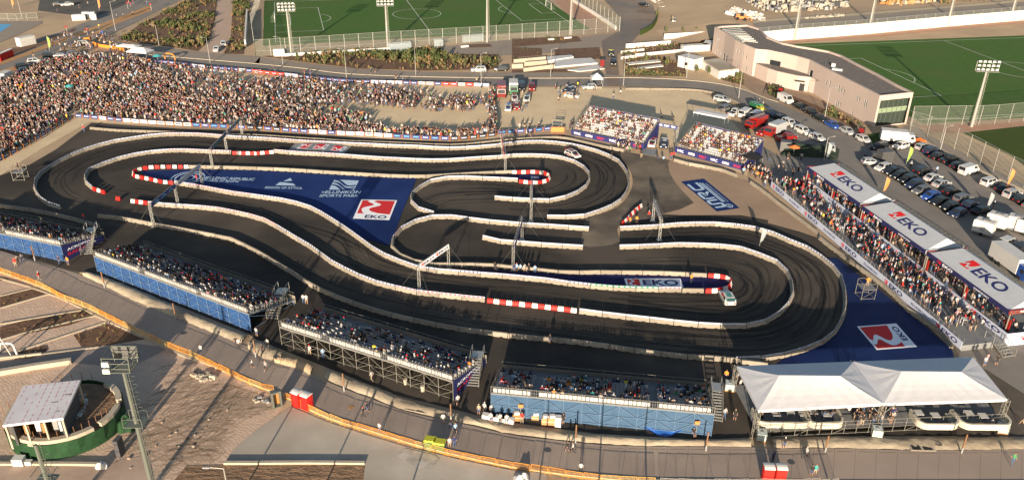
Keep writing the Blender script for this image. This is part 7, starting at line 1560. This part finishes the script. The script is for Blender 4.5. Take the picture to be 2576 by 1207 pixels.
tbox(3, 1, 1500, 245, 100, -10, 3.2, 2.0, .9, 'flag_orange', 'barrier_stack', 'stack of orange barriers beside the white lorry', 'barrier stack', extra=lambda b, sx, sy, sz: [b.box((x, 0, .9), (.15, 1.8, .25)) for x in (-1.2, -.6, 0, .6, 1.2)])
tbox(3, 1, 170, 310, 100, 10, 2.4, 2.0, 2.3, 'steel_dark', 'generator', 'dark service unit beside the sand, left of the net heap', 'generator', extra=lambda b, sx, sy, sz: [b.box((x, -sy/2-.02, .3), (.4, .05, 1.5)) for x in (-.7, 0, .7)])
parasol(3, 1, 250, 370, 'flag_orange', 'orange parasol left of the dark net heap', 1.3)
for i, (c, r, x, y) in enumerate(((3, 1, 145, 700), (3, 1, 445, 790), (3, 1, 275, 760))):
    pass
def scaf_tower(c, r, x, y, label, h=1.8, wx=2.2, wy=2.0, z=.1):
    p = G1(c, r, x, y); r_ = empty('camera_platform', (p.x, p.y, z), rp.uniform(-.2, .2)); tag(r_, label, 'scaffold platform'); b = MB()
    for sx in (-1, 1):
        for sy in (-1, 1): b.bar((sx*wx/2, sy*wy/2, 0), (sx*wx/2, sy*wy/2, h+1.0), .06)
    for zz in (.2, h, h+1.0):
        for s in (-1, 1): b.bar((-wx/2, s*wy/2, zz), (wx/2, s*wy/2, zz), .05); b.bar((s*wx/2, -wy/2, zz), (s*wx/2, wy/2, zz), .05)
    b.bar((-wx/2, -wy/2, .2), (wx/2, -wy/2, h), .04); b.build('frame', M('scaffold'), r_); MB().box((0, 0, h-.06), (wx, wy, .06)).build('deck', M('deck'), r_); return p
a = scaf_tower(3, 2, 970, 575, 'scaffold camera platform on the dark blue banner'); person(a.x, a.y, 1.95, 2.6, 'hips', full='person in orange shirt standing on the scaffold platform by the right bend', shirt='orange')
a = scaf_tower(0, 1, 215, 600, 'scaffold camera platform at the far left of the track'); person(a.x, a.y, 1.95, -1.2, 'phone', full='person in dark clothes on the scaffold platform at far left', shirt='black')
a = scaf_tower(2, 1, 455, 105, 'scaffold platform with orange skirt left of the sunlit stands'); MB().slab([(a.x-1.6, a.y-1.5), (a.x+1.6, a.y-1.5), (a.x+1.6, a.y-1.4), (a.x-1.6, a.y-1.4)], .1, 1.3).build('skirt', M('flag_orange')).parent = [o for o in bpy.data.objects if o.name.startswith('camera_platform')][-1]
sk = [o for o in bpy.data.objects if o.name == 'skirt'][0]; bpy.context.view_layer.update(); sk.matrix_parent_inverse = sk.parent.matrix_world.inverted()

# ------------------------------------------------------------ round building and masts in the lower left
CC = G1(0, 3, 470, 1000); RC = Vector((CC.x-.3, CC.y+6.0, 0)); RR = 6.3
root = empty('pavilion', RC); tag(root, 'round pavilion under construction with flat white slab roof and green netting', 'pavilion')
b = MB(); N = 40
def ringpt(k, r_, z): t = 2*math.pi*k/N; return Vector((r_*math.cos(t)*1.05, r_*math.sin(t)*.98, z))
b = MB()
for k in range(N):
    if k in (33, 34): pass
    q = [ringpt(k, RR+.02*math.sin(k), 0.05), ringpt(k+1, RR+.02*math.sin(k+1), .05), ringpt(k+1, RR+.1*math.sin(k*2.1+2.1), 2.3), ringpt(k, RR+.1*math.sin(k*2.1), 2.3)]; b.quad(*q)
b.build('green_netting', mat('green_net', (.008, .052, .014), .8, (.005, .03, .009), 1.5, bump=.05, bscale=3), root)
b = MB()
for k in range(N): b.add([ringpt(k, RR-.75, 2.2), ringpt(k+1, RR-.75, 2.2), ringpt(k+1, RR-.1, 2.2), ringpt(k, RR-.1, 2.2), ringpt(k, RR-.75, 2.75), ringpt(k+1, RR-.75, 2.75), ringpt(k+1, RR-.1, 2.75), ringpt(k, RR-.1, 2.75)], [(4, 5, 6, 7), (0, 1, 5, 4), (2, 3, 7, 6), (1, 2, 6, 5), (3, 0, 4, 7)]) if not (6 < k < 13 or k in (1, 17, 36)) else None
b.build('ring_wall', M('concrete_pale'), root)
b = MB(); b.add([ringpt(k, RR-.3, 2.0) for k in range(N)], [tuple(range(N))]); b.build('floor', M('cut'), root)
ZR = 5.6; rq = [G1(0, 3, *q, ZR)-RC for q in ((25, 655), (635, 582), (810, 200), (235, 258))]
b = MB(); b.slab([(p.x, p.y) for p in rq], ZR-.28, ZR)
b.build('roof', mat('roof_slab', (.62, .60, .62), .8, (.56, .54, .57), .5), root)
cen = sum(rq, Vector())/4
fr = bil(*rq, .012); b = MB(); rr = random.Random(4)
for i in range(8):
    for j in range(9):
        if rr.random() < .75: u, v = (i+.5)/8, (j+.5)/9; L_ = rr.uniform(.02, .045); b.add([fr(u-.006, v-L_), fr(u+.004, v-L_), fr(u+.008, v+L_), fr(u-.002, v+L_)], [(0, 1, 2, 3)], 0)
for (u, v, du, dv_) in ((.72, .45, .06, .012), (.9, .62, .06, .014), (.85, .2, .03, .012)): b.add([fr(u-du, v-dv_), fr(u+du, v-dv_), fr(u+du, v+dv_), fr(u-du, v+dv_)], [(0, 1, 2, 3)], 1)
b.build('membrane_print', [mat('mem_red', (.50, .12, .14), .8), mat('plank', (.25, .20, .15), .8)], root)
b = MB()
for (u, v) in ((.03, .03), (.35, .03), (.66, .03), (.97, .03), (.97, .95), (.5, .95), (.05, .95)): q = fr(u, v); b.box((q.x, q.y, 2.0), (.2, .2, ZR-2.28)); b.build('column', M('concrete_pale'), root); b = MB()
b = MB(); q0, q1, q2, q3 = [cen+(p-cen)*.82 for p in rq]
for p, q in ((q1, q2), (q2, q3), (q3, q0)): e = (q-p).normalized(); nn = Vector((-e.y, e.x, 0))*.12; b.slab([((p-nn).x, (p-nn).y), ((q-nn).x, (q-nn).y), ((q+nn).x, (q+nn).y), ((p+nn).x, (p+nn).y)], 2.0, ZR-.3)
b.build('inner_wall', M('darkgrey'), root)
b = MB(); e = (q1-q0)
for k, m_ in enumerate((0, 1, 0, 2, 1)): p = q0+e*(.12+k*.18); b.box((p.x, p.y+1.2+.5*(k % 2), 2.0), (.55, .15, 1.9), math.atan2(e.y, e.x), m_)
b.build('door_panel', [mat('wood_orange', (.28, .15, .05), .7), M('white'), M('grey')], root)
b = MB()
for k in list(range(24, 40)): p = ringpt(k, RR-.9, 2.2); b.bar(p, p+Vector((0, 0, 1.3)), .05)
for k in range(10, 22): p = ringpt(k, RR+.9, .05); b.bar(p, p+Vector((0, 0, 2.8)), .05)
b.build('rebar', M('rusty'), root)
print('roof corners', [tuple(round(c_, 1) for c_ in p) for p in rq], RC)
# near floodlight masts
def lattice_mast(base, h, label, head=True):
    r_ = empty('floodlight_mast', base); tag(r_, label, 'floodlight mast', 'near lattice floodlight masts'); MB().lathe((0, 0, 0), [(.29, 0), (.23, h*.5), (.16, h)], 12).build('mast', M('steel_green'), r_)
    b = MB()
    for s in (0, .45):
        b.bar((.45, -.22+s, 0), (.30, -.22+s, h), .05)
    for k in range(int(h/.32)): z = k*.32; b.bar((.45-.15*z/h, -.22, z), (.45-.15*z/h, .23, z), .04)
    for k in range(int(h/1.0)):
        z = k*1.0; n = 8; R_ = .42
        pts = [(.62+R_*math.cos(t), R_*math.sin(t), z) for t in [-1.9+3.8*i/6 for i in range(7)]]
        for a_, c_ in zip(pts, pts[1:]): b.bar(a_, c_, .035)
    b.build('ladder', M('steel_green'), r_)
    b = MB(); zz = h*.56; b.box((0, 0, zz), (2.0, 1.6, .06))
    for sx in (-1, 1):
        for sy in (-.8, .8): b.bar((sx, sy, zz), (sx, sy, zz+1.1), .05)
    for s in (-.8, .8): b.bar((-1, s, zz+1.1), (1, s, zz+1.1), .05)
    for s in (-1, 1): b.bar((s, -.8, zz+1.1), (s, .8, zz+1.1), .05)
    b.build('rest_platform', M('steel_green'), r_)
    if not head: return r_
    b = MB(); b.box((0, 0, h-.05), (3.0, 2.2, .07)); co = [(-1.7, -1.3), (1.7, -1.3), (1.7, 1.5), (-1.7, 1.5)]
    for i in range(4):
        p, q = co[i], co[(i+1) % 4]; b.bar((p[0]*.85, p[1]*.85, h), (*p, h+2.2), .11)
        for z in (.6, 1.4, 2.2): b.bar((p[0]*(.85+.07*z), p[1]*(.85+.07*z), h+z), (q[0]*(.85+.07*z), q[1]*(.85+.07*z), h+z), .09)
        b.bar((p[0]*.85, p[1]*.85, h), (*q, h+2.2), .05)
    for k in range(5): b.bar((-1.3+k*.65, 1.4, h+.2), (-1.3+k*.65, 1.5, h+2.1), .05)
    b.v = [(p[0]*.8, p[1]*.8, h+(p[2]-h)*.85) for p in b.v]; hd = b.build('head_frame', M('steel_green'), r_)
    for k in range(3):
        for j in range(2):
            b = MB(); x = 1.5-.15*k; b.box((-.95+k*.95, 1.25, h+.5+j*.75), (.75, .35, .6), 0, 0, (.8, .7)); b.build('lamp', M('steel_dark'), hd)
    for k in range(2):
        b = MB(); b.box((-1.05, -1.1+k*.1, h+.15+k*.75), (.8, .3, .55), 0, 0, (.85, .8)); b.box((-1.05, -1.27+k*.1, h+.2+k*.75), (.66, .04, .42), 0, 1); b.build('lamp', [M('steel_pale'), M('lit_lamp')], hd)
    return r_
mat('steel_green', (.14, .155, .135), .5, metal=.3)
m = mat('lit_lamp', (.9, .9, .7), .4); m.node_tree.nodes['Principled BSDF'].inputs['Emission Color'].default_value = (1, 1, .65, 1); m.node_tree.nodes['Principled BSDF'].inputs['Emission Strength'].default_value = .6
def radial(c, r, x, y, dist):
    p = G1(c, r, x, y); p.z = 0; return p.normalized()*dist
b_ = radial(0, 3, 1515, 1207, 80); lattice_mast(b_, hgt_w(b_, 925), 'tall near floodlight mast with caged ladder and two lit lamps')
b_ = radial(0, 3, 470, 1207, 80); lattice_mast(b_, hgt_w(b_, 1118), 'shorter near mast in front of the round pavilion', False)
# things on the dirt
def soft(c, r, x, y, sx, sy, h, m, label, name='covered_pile', seed=1, cat='covered pile', rz=0.0):
    p = G1(c, r, x, y); rr = random.Random(seed); b = MB(); n = 12; vs = []; ph = [rr.uniform(0, 6) for _ in range(5)]
    for j in range(n+1):
        for i in range(n+1):
            u, v = i/n*2-1, j/n*2-1; rad = min(1, math.hypot(u, v)); e = (1-rad**2.2)**.6 if rad < 1 else 0; k = 1/max(1e-6, math.hypot(u, v)) if math.hypot(u, v) > 1 else 1
            vs.append((u*k*sx*(1+.12*math.sin(v*4+ph[0])), v*k*sy*(1+.15*math.sin(u*5+ph[1])), .02+h*e*(.8+.25*math.sin(u*4+ph[2])*math.cos(v*5+ph[3])+rr.uniform(-.05, .05))))
    b.add(vs, [(j*(n+1)+i, j*(n+1)+i+1, (j+1)*(n+1)+i+1, (j+1)*(n+1)+i) for i in range(n) for j in range(n)]); o = b.build(name, M(m)); o.location = (p.x, p.y, .02); o.rotation_euler = (0, 0, rz); return tag(o, label, cat)
soft(0, 3, 1045, 590, .75, .9, 1.6, 'green_net', 'smallest green netted pile beside the round pavilion', seed=2); soft(0, 3, 1280, 680, 1.5, 1.1, 1.9, 'green_net', 'green netted pile behind the tall mast', seed=3); soft(0, 3, 985, 790, 1.5, .6, .8, 'green_net', 'long low green netted pile below the pavilion', seed=4, rz=.7); soft(0, 3, 1030, 1075, .75, .5, .8, 'white', 'white wrapped bundle on the low wall', seed=5)
soft(2, 3, 95, 1215, 1.0, .9, 1.1, 'white', 'white covered heap at the bottom edge below the barriers', seed=6)
tbox(0, 3, 1222, 955, 100, 10, .55, 1.1, 2.4, 'darkgrey', 'control_cabinet', 'tall dark slab cabinet on the dirt beside the mast', 'cabinet', extra=lambda b, sx, sy, sz: b.box((0, 0, sz), (.6, 1.15, .05)))
tbox(0, 3, 205, 1050, 100, 0, 1.2, .9, .9, 'white', 'storage_box', 'larger white box on the low wall below the green netting', 'box', extra=lambda b, sx, sy, sz: b.box((0, 0, sz), (1.25, .95, .06)), z=.1); tbox(0, 3, 298, 1055, 100, 0, .7, .5, .5, 'white', 'storage_box', 'smaller white box on the low wall below the green netting', 'box', extra=lambda b, sx, sy, sz: b.box((0, 0, sz), (.75, .55, .05)), z=.1)
wall(P(0, 3, '-500,1058 0,1062 700,1062 1080,1070'), .3, .4, 'low cream kerb wall below the round pavilion', 'concrete_pale')
wall(P(0, 3, '-200,190 0,160 350,100 720,45'), .7, .7, 'pale low concrete wall beside the dark road', 'concrete_pale'); wall(P(0, 2, '-200,1230 0,1205 200,1185 420,1160'), .35, .3, 'thin pale kerb wall above the dark road', 'concrete_pale')
p = G1(0, 2, 120, 1175); r_ = empty('bent_pipe', p); tag(r_, 'white bent pipe arch with red ends on the dirt at left', 'pipe'); b = MB(); pts = crom([(-2.2, .6, 0), (-1.6, .5, 1.2), (-1.2, .4, 1.9), (.4, .2, 2.0), (.6, .2, 1.0), (.7, .2, 0)], 4)
for a, c_ in zip(pts, pts[1:]): b.bar(a, c_, .3, 8)
b.build('pipe', M('white'), r_); MB().lathe((.7, .2, 0), [(.2, 0), (.2, .3)], 8).build('red_end', M('plastic_red'), r_); MB().lathe((-2.2, .6, 0), [(.2, 0), (.2, .3)], 8).build('red_end', M('plastic_red'), r_)
MB().bar((0, 0, 0), (-.9, 0, 3.4), .12, 6).build('slanting_bar', M('white'), r_)
p = G1(1, 3, 215, 465); r_ = empty('steel_frame', p, .5); tag(r_, 'upright dark steel frame in the gap of the orange barriers', 'frame'); b = MB()
for s in (-1, 1): b.box((s*.5, 0, 0), (.22, .7, 2.2))
b.box((0, 0, 2.2), (1.25, .75, .2)); b.box((0, 0, 0), (1.2, .7, .12)); b.build('frame', M('steel_green'), r_); MB().quad((-.4, .3, .15), (.4, .3, .15), (.4, .3, 2.15), (-.4, .3, 2.15)).build('board', M('rust'), r_)
def wheelie(c, r, x, y, label):
    p = G1(c, r, x, y); r_ = empty('waste_container', (p.x, p.y, .1), -.18); tag(r_, label, 'waste container', 'yellow lidded waste containers'); b = MB(); b.add([(-.6, -.4, .2), (.6, -.4, .2), (.6, .4, .2), (-.6, .4, .2), (-.7, -.55, 1.15), (.7, -.55, 1.15), (.7, .55, 1.15), (-.7, .55, 1.15)], [(0, 3, 2, 1), (0, 1, 5, 4), (1, 2, 6, 5), (2, 3, 7, 6), (3, 0, 4, 7), (4, 5, 6, 7)]); b.build('bin', M('paint_green'), r_)
    b = MB(); b.box((0, 0, 1.16), (1.48, 1.18, .16), taper=(.92, .8)); [b.box((x_, 0, 1.31), (.12, .9, .05)) for x_ in (-.45, 0, .45)]; b.build('lid', mat('lid_yellow', (.42, .42, .03), .6), r_)
    for sx in (-.5, .5): MB().lathe((sx, -.3, 0), [(.09, 0), (.09, .2)], 8).build('wheel', M('tyre_rubber'), r_)
wheelie(1, 3, 1755, 880, 'left yellow lidded waste container behind the orange barriers'); wheelie(1, 3, 1850, 905, 'right yellow lidded waste container behind the orange barriers')
mat('tank', (.50, .58, .56), .4, (.40, .48, .46), 1.0)
for c, r, x, y, wh in ((2, 3, 2185, 300, 'at the left corner of the marquee'), (2, 3, 2505, 800, 'before the left front leg of the marquee'), (3, 3, 1085, 762, 'under the marquee middle tower'), (3, 3, 2345, 722, 'at the right front of the marquee')):
    p = G1(c, r, x, y); r_ = empty('water_tank', (p.x, p.y, .06), -.2); tag(r_, 'caged white water tank '+wh, 'water tank', 'caged ballast water tanks'); MB().box((0, 0, .15), (1.1, 1.0, 1.0), taper=(.96, .96)).build('tank', M('tank'), r_); b = MB()
    for s in (-1, 1):
        for k in range(5): x_ = -.58+k*.29; b.bar((x_, s*.54, .1), (x_, s*.54, 1.15), .03); b.bar((s*.6, x_*.9, .1), (s*.6, x_*.9, 1.15), .03)
        for zz in (.4, .8, 1.15): b.bar((-.6, s*.54, zz), (.6, s*.54, zz), .03); b.bar((s*.6, -.54, zz), (s*.6, .54, zz), .03)
    b.build('cage', M('steel'), r_); MB().box((0, 0, 0), (1.2, 1.05, .12)).build('pallet', M('rust'), r_); MB().lathe((0, 0, 1.15), [(.2, 0), (.2, .06)], 10).build('cap', M('grey'), r_)
# catering table and supplies behind the pale netted stand
q0, q1 = G1(1, 3, 2300, 590), G1(1, 3, 2576, 640)
for i in range(3):
    p = q0.lerp(q1, (i+.5)/3); r_ = empty('trestle_table', (p.x, p.y, .05), math.atan2(q1.y-q0.y, q1.x-q0.x)); tag(r_, 'white cloth covered catering table, %s from the left' % ordn(i), 'table', 'white catering tables'); MB().box((0, 0, .02), (1.7, .7, .72)).build('tablecloth', M('plastic_white'), r_); MB().box((.2, 0, .74), (.5, .3, .12)).build('tray', M('ad_grey'), r_)
tbox(2, 3, 462, 665, 100, 8, .75, .7, 1.5, 'white', 'drinks_fridge', 'white drinks fridge under the pale netted stand', 'fridge', extra=lambda b, sx, sy, sz: b.box((0, -.36, .1), (.6, .03, 1.2)))
for i, (x, y, h, m_) in enumerate(((45, 600, .9, 'wood_orange'), (235, 590, .6, 'dry_verge'), (335, 640, 1.0, 'dry_verge'), (400, 645, 1.1, 'dry_verge'))): tbox(2, 3, x, y, 100, 8, .9, .7, h, [m_, 'white'], 'supply_crates', 'stack of brown supply crates, %s from the left behind the stand' % ordn(i), 'crates', extra=lambda b, sx, sy, sz: [b.box((0, 0, sz*.5), (sx*1.03, sy*1.03, .05), 0, 1), b.box((.05, 0, sz), (sx*.8, sy*.8, .35), .2, 1, (.8, .8))])
for i, (x, y) in enumerate(((1500, 230), (1672, 300))):
    p = G1(1, 3, x+5, y+15); o = MB().lathe((0, 0, 0), [(.22, 0), (.27, .8), (.30, .82), (.30, .88)], 12).build('litter_bin', M('concrete_pale')); o.location = (p.x, p.y, .05); tag(o, '%s pale round litter bin under the open scaffold stand' % ('smaller left' if i == 0 else 'right'), 'litter bin')
for i, (c, r, x, y) in enumerate(((2, 3, 85, 600), (2, 3, 1845, 770))):
    p = G1(c, r, x, y); r_ = empty('sign_on_pole', p); tag(r_, 'small square orange sign on a pole %s' % ('left of the crates' if i == 0 else 'at the right end of the pale netting'), 'sign'); MB().bar((0, 0, 0), (0, 0, 2.0), .05).build('pole', M('steel'), r_); MB().box((0, -.03, 1.9), (.6, .04, .5)).build('sign_plate', M('flag_orange'), r_)
# drain gratings and covers
for i, (c, r, x, y) in enumerate(((1, 3, 1615, 500), (3, 3, 1540, 890))):
    tbox(c, r, x, y, 100, 20 if i == 0 else 2, 3.0, 1.2, .06, ['concrete_pale', 'black'], 'drain_grating', 'drain grating in the pale bank %s' % ('before the open scaffold stand' if i == 0 else 'before the marquee'), 'drain', z=.14 if i == 0 else .16, extra=lambda b, sx, sy, sz: [b.box((s*.68, -.05, sz), (1.05, .8, .01), 0, 1) for s in (-1, 1)])
for i, (c, r, x, y) in enumerate(((0, 2, 1850, 940), (1, 3, 955, 480), (2, 3, 358, 908), (3, 3, 232, 1030), (3, 3, 1710, 860))):
    p = G1(c, r, x, y); o = MB().lathe((0, 0, 0), [(.42, 0), (.42, .02), (.36, .025)], 16).build('manhole_cover', M('steel_dark') if i != 1 else M('dry_verge')); o.location = (p.x, p.y, .082 if i < 4 else .3); tag(o, 'round manhole cover, %s from the left along the promenade' % ordn(i), 'manhole cover')
# trees and lamps that stand just outside the frame and throw their shadows into it
for i, (x, y, h) in enumerate(((-30, 66, 6), (-22, 60, 8), (-12.5, 58.5, 7), (2, 60, 7.5), (9, 62, 8), (14, 59, 9), (35, 61, 7.5))):
    lamp_post(Vector((x, y, 0)), h, 'street lamp just below the frame, %s from the left' % ordn(i))

# ------------------------------------------------------------ people one can tell apart
PP = [(0, 2, 190, 255, 'stand', 'beige', 'beside a child on the left end of the promenade'), (0, 2, 232, 235, 'walk', 'white', 'right of the pair at the left promenade'), (0, 2, 165, 280, 'stand', 'red', 'small child at the left promenade'), (0, 2, 405, 415, 'walk', 'red', 'at the orange barriers, lower left'), (0, 2, 605, 255, 'stand', 'black', 'at the foot of the leftmost blue netting'), (0, 2, 692, 262, 'stand', 'orange', 'below the navy side panel at left'), (0, 2, 2030, 1155, 'walk', 'white', 'alone on the promenade below the long blue stand'), (0, 2, 2410, 1100, 'stand', 'white', 'leaning at the steel frame by the bank end'), (0, 2, 2385, 1085, 'hips', 'black', 'at the steel frame by the bank end'), (1, 2, 10, 975, 'stand', 'white', 'at the corner of the long blue stand'),
      (1, 2, 515, 1170, 'stand', 'black', 'under the open scaffold stand, left of a pair'), (1, 2, 545, 1165, 'stand', 'white', 'under the open scaffold stand, right of a pair'), (1, 2, 680, 1195, 'stand', 'light blue', 'at the open scaffold stand'), (1, 2, 480, 640, 'stand', 'white', 'on the landing by the steel stairs'), (1, 2, 512, 650, 'stand', 'white', 'second on the landing by the steel stairs'), (1, 2, 70, 1150, 'stand', 'black', 'on the bank between two stands'), (1, 2, 120, 1090, 'stand', 'white', 'walking behind the bank between two stands'),
      (1, 3, 105, 120, 'walk', 'grey', 'on the promenade above the red toilets'), (1, 3, 1170, 220, 'walk', 'white', 'in front of the open scaffolding'), (1, 3, 1085, 585, 'walk', 'black', 'with white shoes in the promenade centre'), (1, 3, 1120, 535, 'walk', 'black', 'behind the one with white shoes'), (1, 3, 1247, 740, 'stand', 'white', 'leaning at the orange barriers'), (1, 3, 1885, 655, 'stand', 'white', 'in the shade above the yellow bins'), (1, 3, 1968, 700, 'walk', 'black', 'near the rusty post by the yellow bins'), (1, 3, 2008, 745, 'stand', 'light blue', 'right of the yellow bins'), (1, 3, 1950, 890, 'stand', 'white', 'beside the right yellow bin'), (1, 3, 1998, 885, 'hips', 'navy', 'next to the one beside the yellow bin'), (1, 3, 2032, 465, 'stand', 'white', 'by the navy side panel'), (1, 3, 2243, 555, 'stand', 'beige', 'left of the catering tables'),
      (1, 3, 2300, 540, 'stand', 'white', 'first behind the catering tables'), (1, 3, 2370, 555, 'stand', 'white', 'second behind the catering tables'), (1, 3, 2500, 545, 'phone', 'white', 'third behind the catering tables'), (1, 3, 2365, 640, 'stand', 'white', 'first before the catering tables'), (1, 3, 2455, 655, 'stand', 'white', 'second before the catering tables'), (1, 3, 2522, 662, 'stand', 'white', 'third before the catering tables'),
      (2, 3, 560, 935, 'walk', 'black', 'with pale trousers striding before the pale net'), (2, 3, 610, 945, 'walk', 'white', 'partly hidden by the striding one'), (2, 3, 690, 1150, 'stand', 'white', 'at the barriers below the pale netted stand'), (2, 3, 2135, 590, 'walk', 'white', 'walking left of the marquee'), (2, 3, 2237, 610, 'stand', 'black', 'in shade left of the marquee'), (2, 3, 2147, 215, 'stand', 'orange', 'at the back corner left of the marquee'), (2, 3, 1820, 765, 'sit', 'black', 'crouching at the right end of the pale net'), (2, 3, 100, 640, 'stand', 'red', 'at the crates behind the pale net'), (2, 3, 512, 650, 'stand', 'black', 'right of the white fridge'), (2, 3, 2500, 650, 'stand', 'black', 'at the left leg of the marquee'), (2, 3, 2290, 300, 'stand', 'white', 'first at the left side of the marquee'), (2, 3, 2345, 330, 'stand', 'white', 'second at the left side of the marquee'), (2, 3, 2270, 235, 'stand', 'grey', 'third at the left side of the marquee'),
      (3, 3, 158, 895, 'stand', 'black', 'on the bank before the marquee'), (3, 3, 375, 995, 'walk', 'white', 'on the promenade before the marquee'), (3, 3, 45, 1030, 'stand', 'navy', 'above the red toilets at the bottom'), (3, 3, 430, 1175, 'stand', 'black', 'right of the red toilets at the bottom'), (3, 3, 465, 1168, 'stand', 'teal', 'next to the one right of the red toilets'), (3, 3, 2450, 1055, 'walk', 'green', 'with red cap at the bottom right'), (3, 3, 2230, 705, 'stand', 'white', 'beside the right water tank'), (3, 3, 2555, 660, 'walk', 'white', 'at the right edge beside the marquee'), (0, 3, 2548, 90, 'walk', 'white', 'on the promenade beside the orange barriers'), (3, 3, 2190, 40, 'stand', 'pink', 'at the back corner of the marquee'), (3, 3, 2170, 70, 'stand', 'white', 'nearest at the back corner of the marquee'), (3, 3, 2290, 60, 'stand', 'black', 'right of the back corner of the marquee'),
      (2, 1, 1465, 430, 'stand', 'navy', 'below the waiting cars at the entry lane'), (2, 1, 1520, 435, 'stand', 'light blue', 'right of the one at the entry lane'), (2, 1, 1600, 400, 'stand', 'red', 'at the corner of the right sunlit stand'), (2, 1, 1625, 390, 'stand', 'red', 'second at the corner of the right sunlit stand'), (2, 1, 1285, 320, 'stand', 'red', 'at the corner of the left sunlit stand'), (2, 1, 1300, 385, 'stand', 'black', 'below the left sunlit stand'), (2, 1, 1185, 1060, 'stand', 'orange', 'at the slanting plastic barriers'), (2, 1, 1252, 1050, 'stand', 'orange', 'right of the slanting plastic barriers'), (2, 1, 1375, 1000, 'stand', 'red', 'beside the end on gantry'), (0, 1, 848, 125, 'stand', 'red', 'at the start of the uppermost barrier row'), (0, 1, 850, 1025, 'stand', 'red', 'on the track before the left stands'), (0, 1, 1985, 630, 'stand', 'red', 'on the blue banner beside the gantry'), (2, 2, 1800, 435, 'stand', 'orange', 'on the navy banner inside the lower hairpin'),
      (2, 2, 48, 330, 'stand', 'light blue', 'first of the group behind the long barrier'), (2, 2, 85, 330, 'stand', 'light blue', 'second of the group behind the long barrier'), (2, 2, 125, 330, 'stand', 'white', 'third of the group behind the long barrier'), (2, 2, 168, 330, 'stand', 'black', 'fourth of the group behind the long barrier'), (2, 2, 230, 345, 'stand', 'light blue', 'right of the group behind the long barrier'), (2, 2, 380, 1050, 'stand', 'black', 'on the lowest barrier row in the centre'), (1, 2, 2405, 315, 'stand', 'black', 'at the far side of the lower hairpin'), (2, 2, 20, 330, 'stand', 'navy', 'left of the group behind the long barrier')]
for (c, r, x, y, ps, sh, wh) in PP:
    p = G1(c, r, x, y); person(p.x, p.y, .1 if r == 3 or (c, r) == (0, 2) else .05, rp.uniform(-.6, .6)+(FT if rp.random() < .4 else 1.4 if ps == 'walk' else 0), ps, full='person in %s top %s' % (sh, wh), grp='people around the stands and promenade', shirt=sh)
for (c, r, s_) in ((2, 0, '435,915 470,945 465,1035 550,905 640,895 660,885 105,965 1090,965 1020,995 832,930 75,1060 -10,1090 140,1090 100,1130 650,980 620,1010'), (2, 1, '1500,-10 1020,30 1620,20 75,100 125,90 175,90 145,180 190,185 270,95 1000,400'), (3, 1, '15,420 145,480 170,560 100,520 200,400 330,410 1430,490 1690,540 2260,900 250,560 300,540'), (0, 0, '585,140 800,90 890,60 1180,190 1245,180 1340,160 655,400 480,540 340,580 1000,290'), (1, 0, '1160,745 1200,735 490,760 550,765 1480,850 2025,875 2270,890'), (2, 0, '2480,1060 2520,1090')):
    for q in P(c, r, s_): p = g(*q); person(p.x, p.y, .05, rp.uniform(0, 6.28), rp.choice(['stand', 'walk', 'hips']), 'scattered', 'people scattered')
scatter(P(2, 1, '980,225 1300,265 1320,330 1200,360 990,270'), .5, FT); scatter(P(2, 1, '2330,480 2560,520')+P(3, 1, '30,620 0,700')+P(2, 1, '2450,640 2320,580'), .6, FT); scatter(P(2, 1, '560,60 640,60 640,170 590,170'), .3, FT)
scatter(P(3, 1, '40,640 180,700 560,1060 1000,1440 980,1460 500,1080 60,740'), .05, FT)
finish_people()
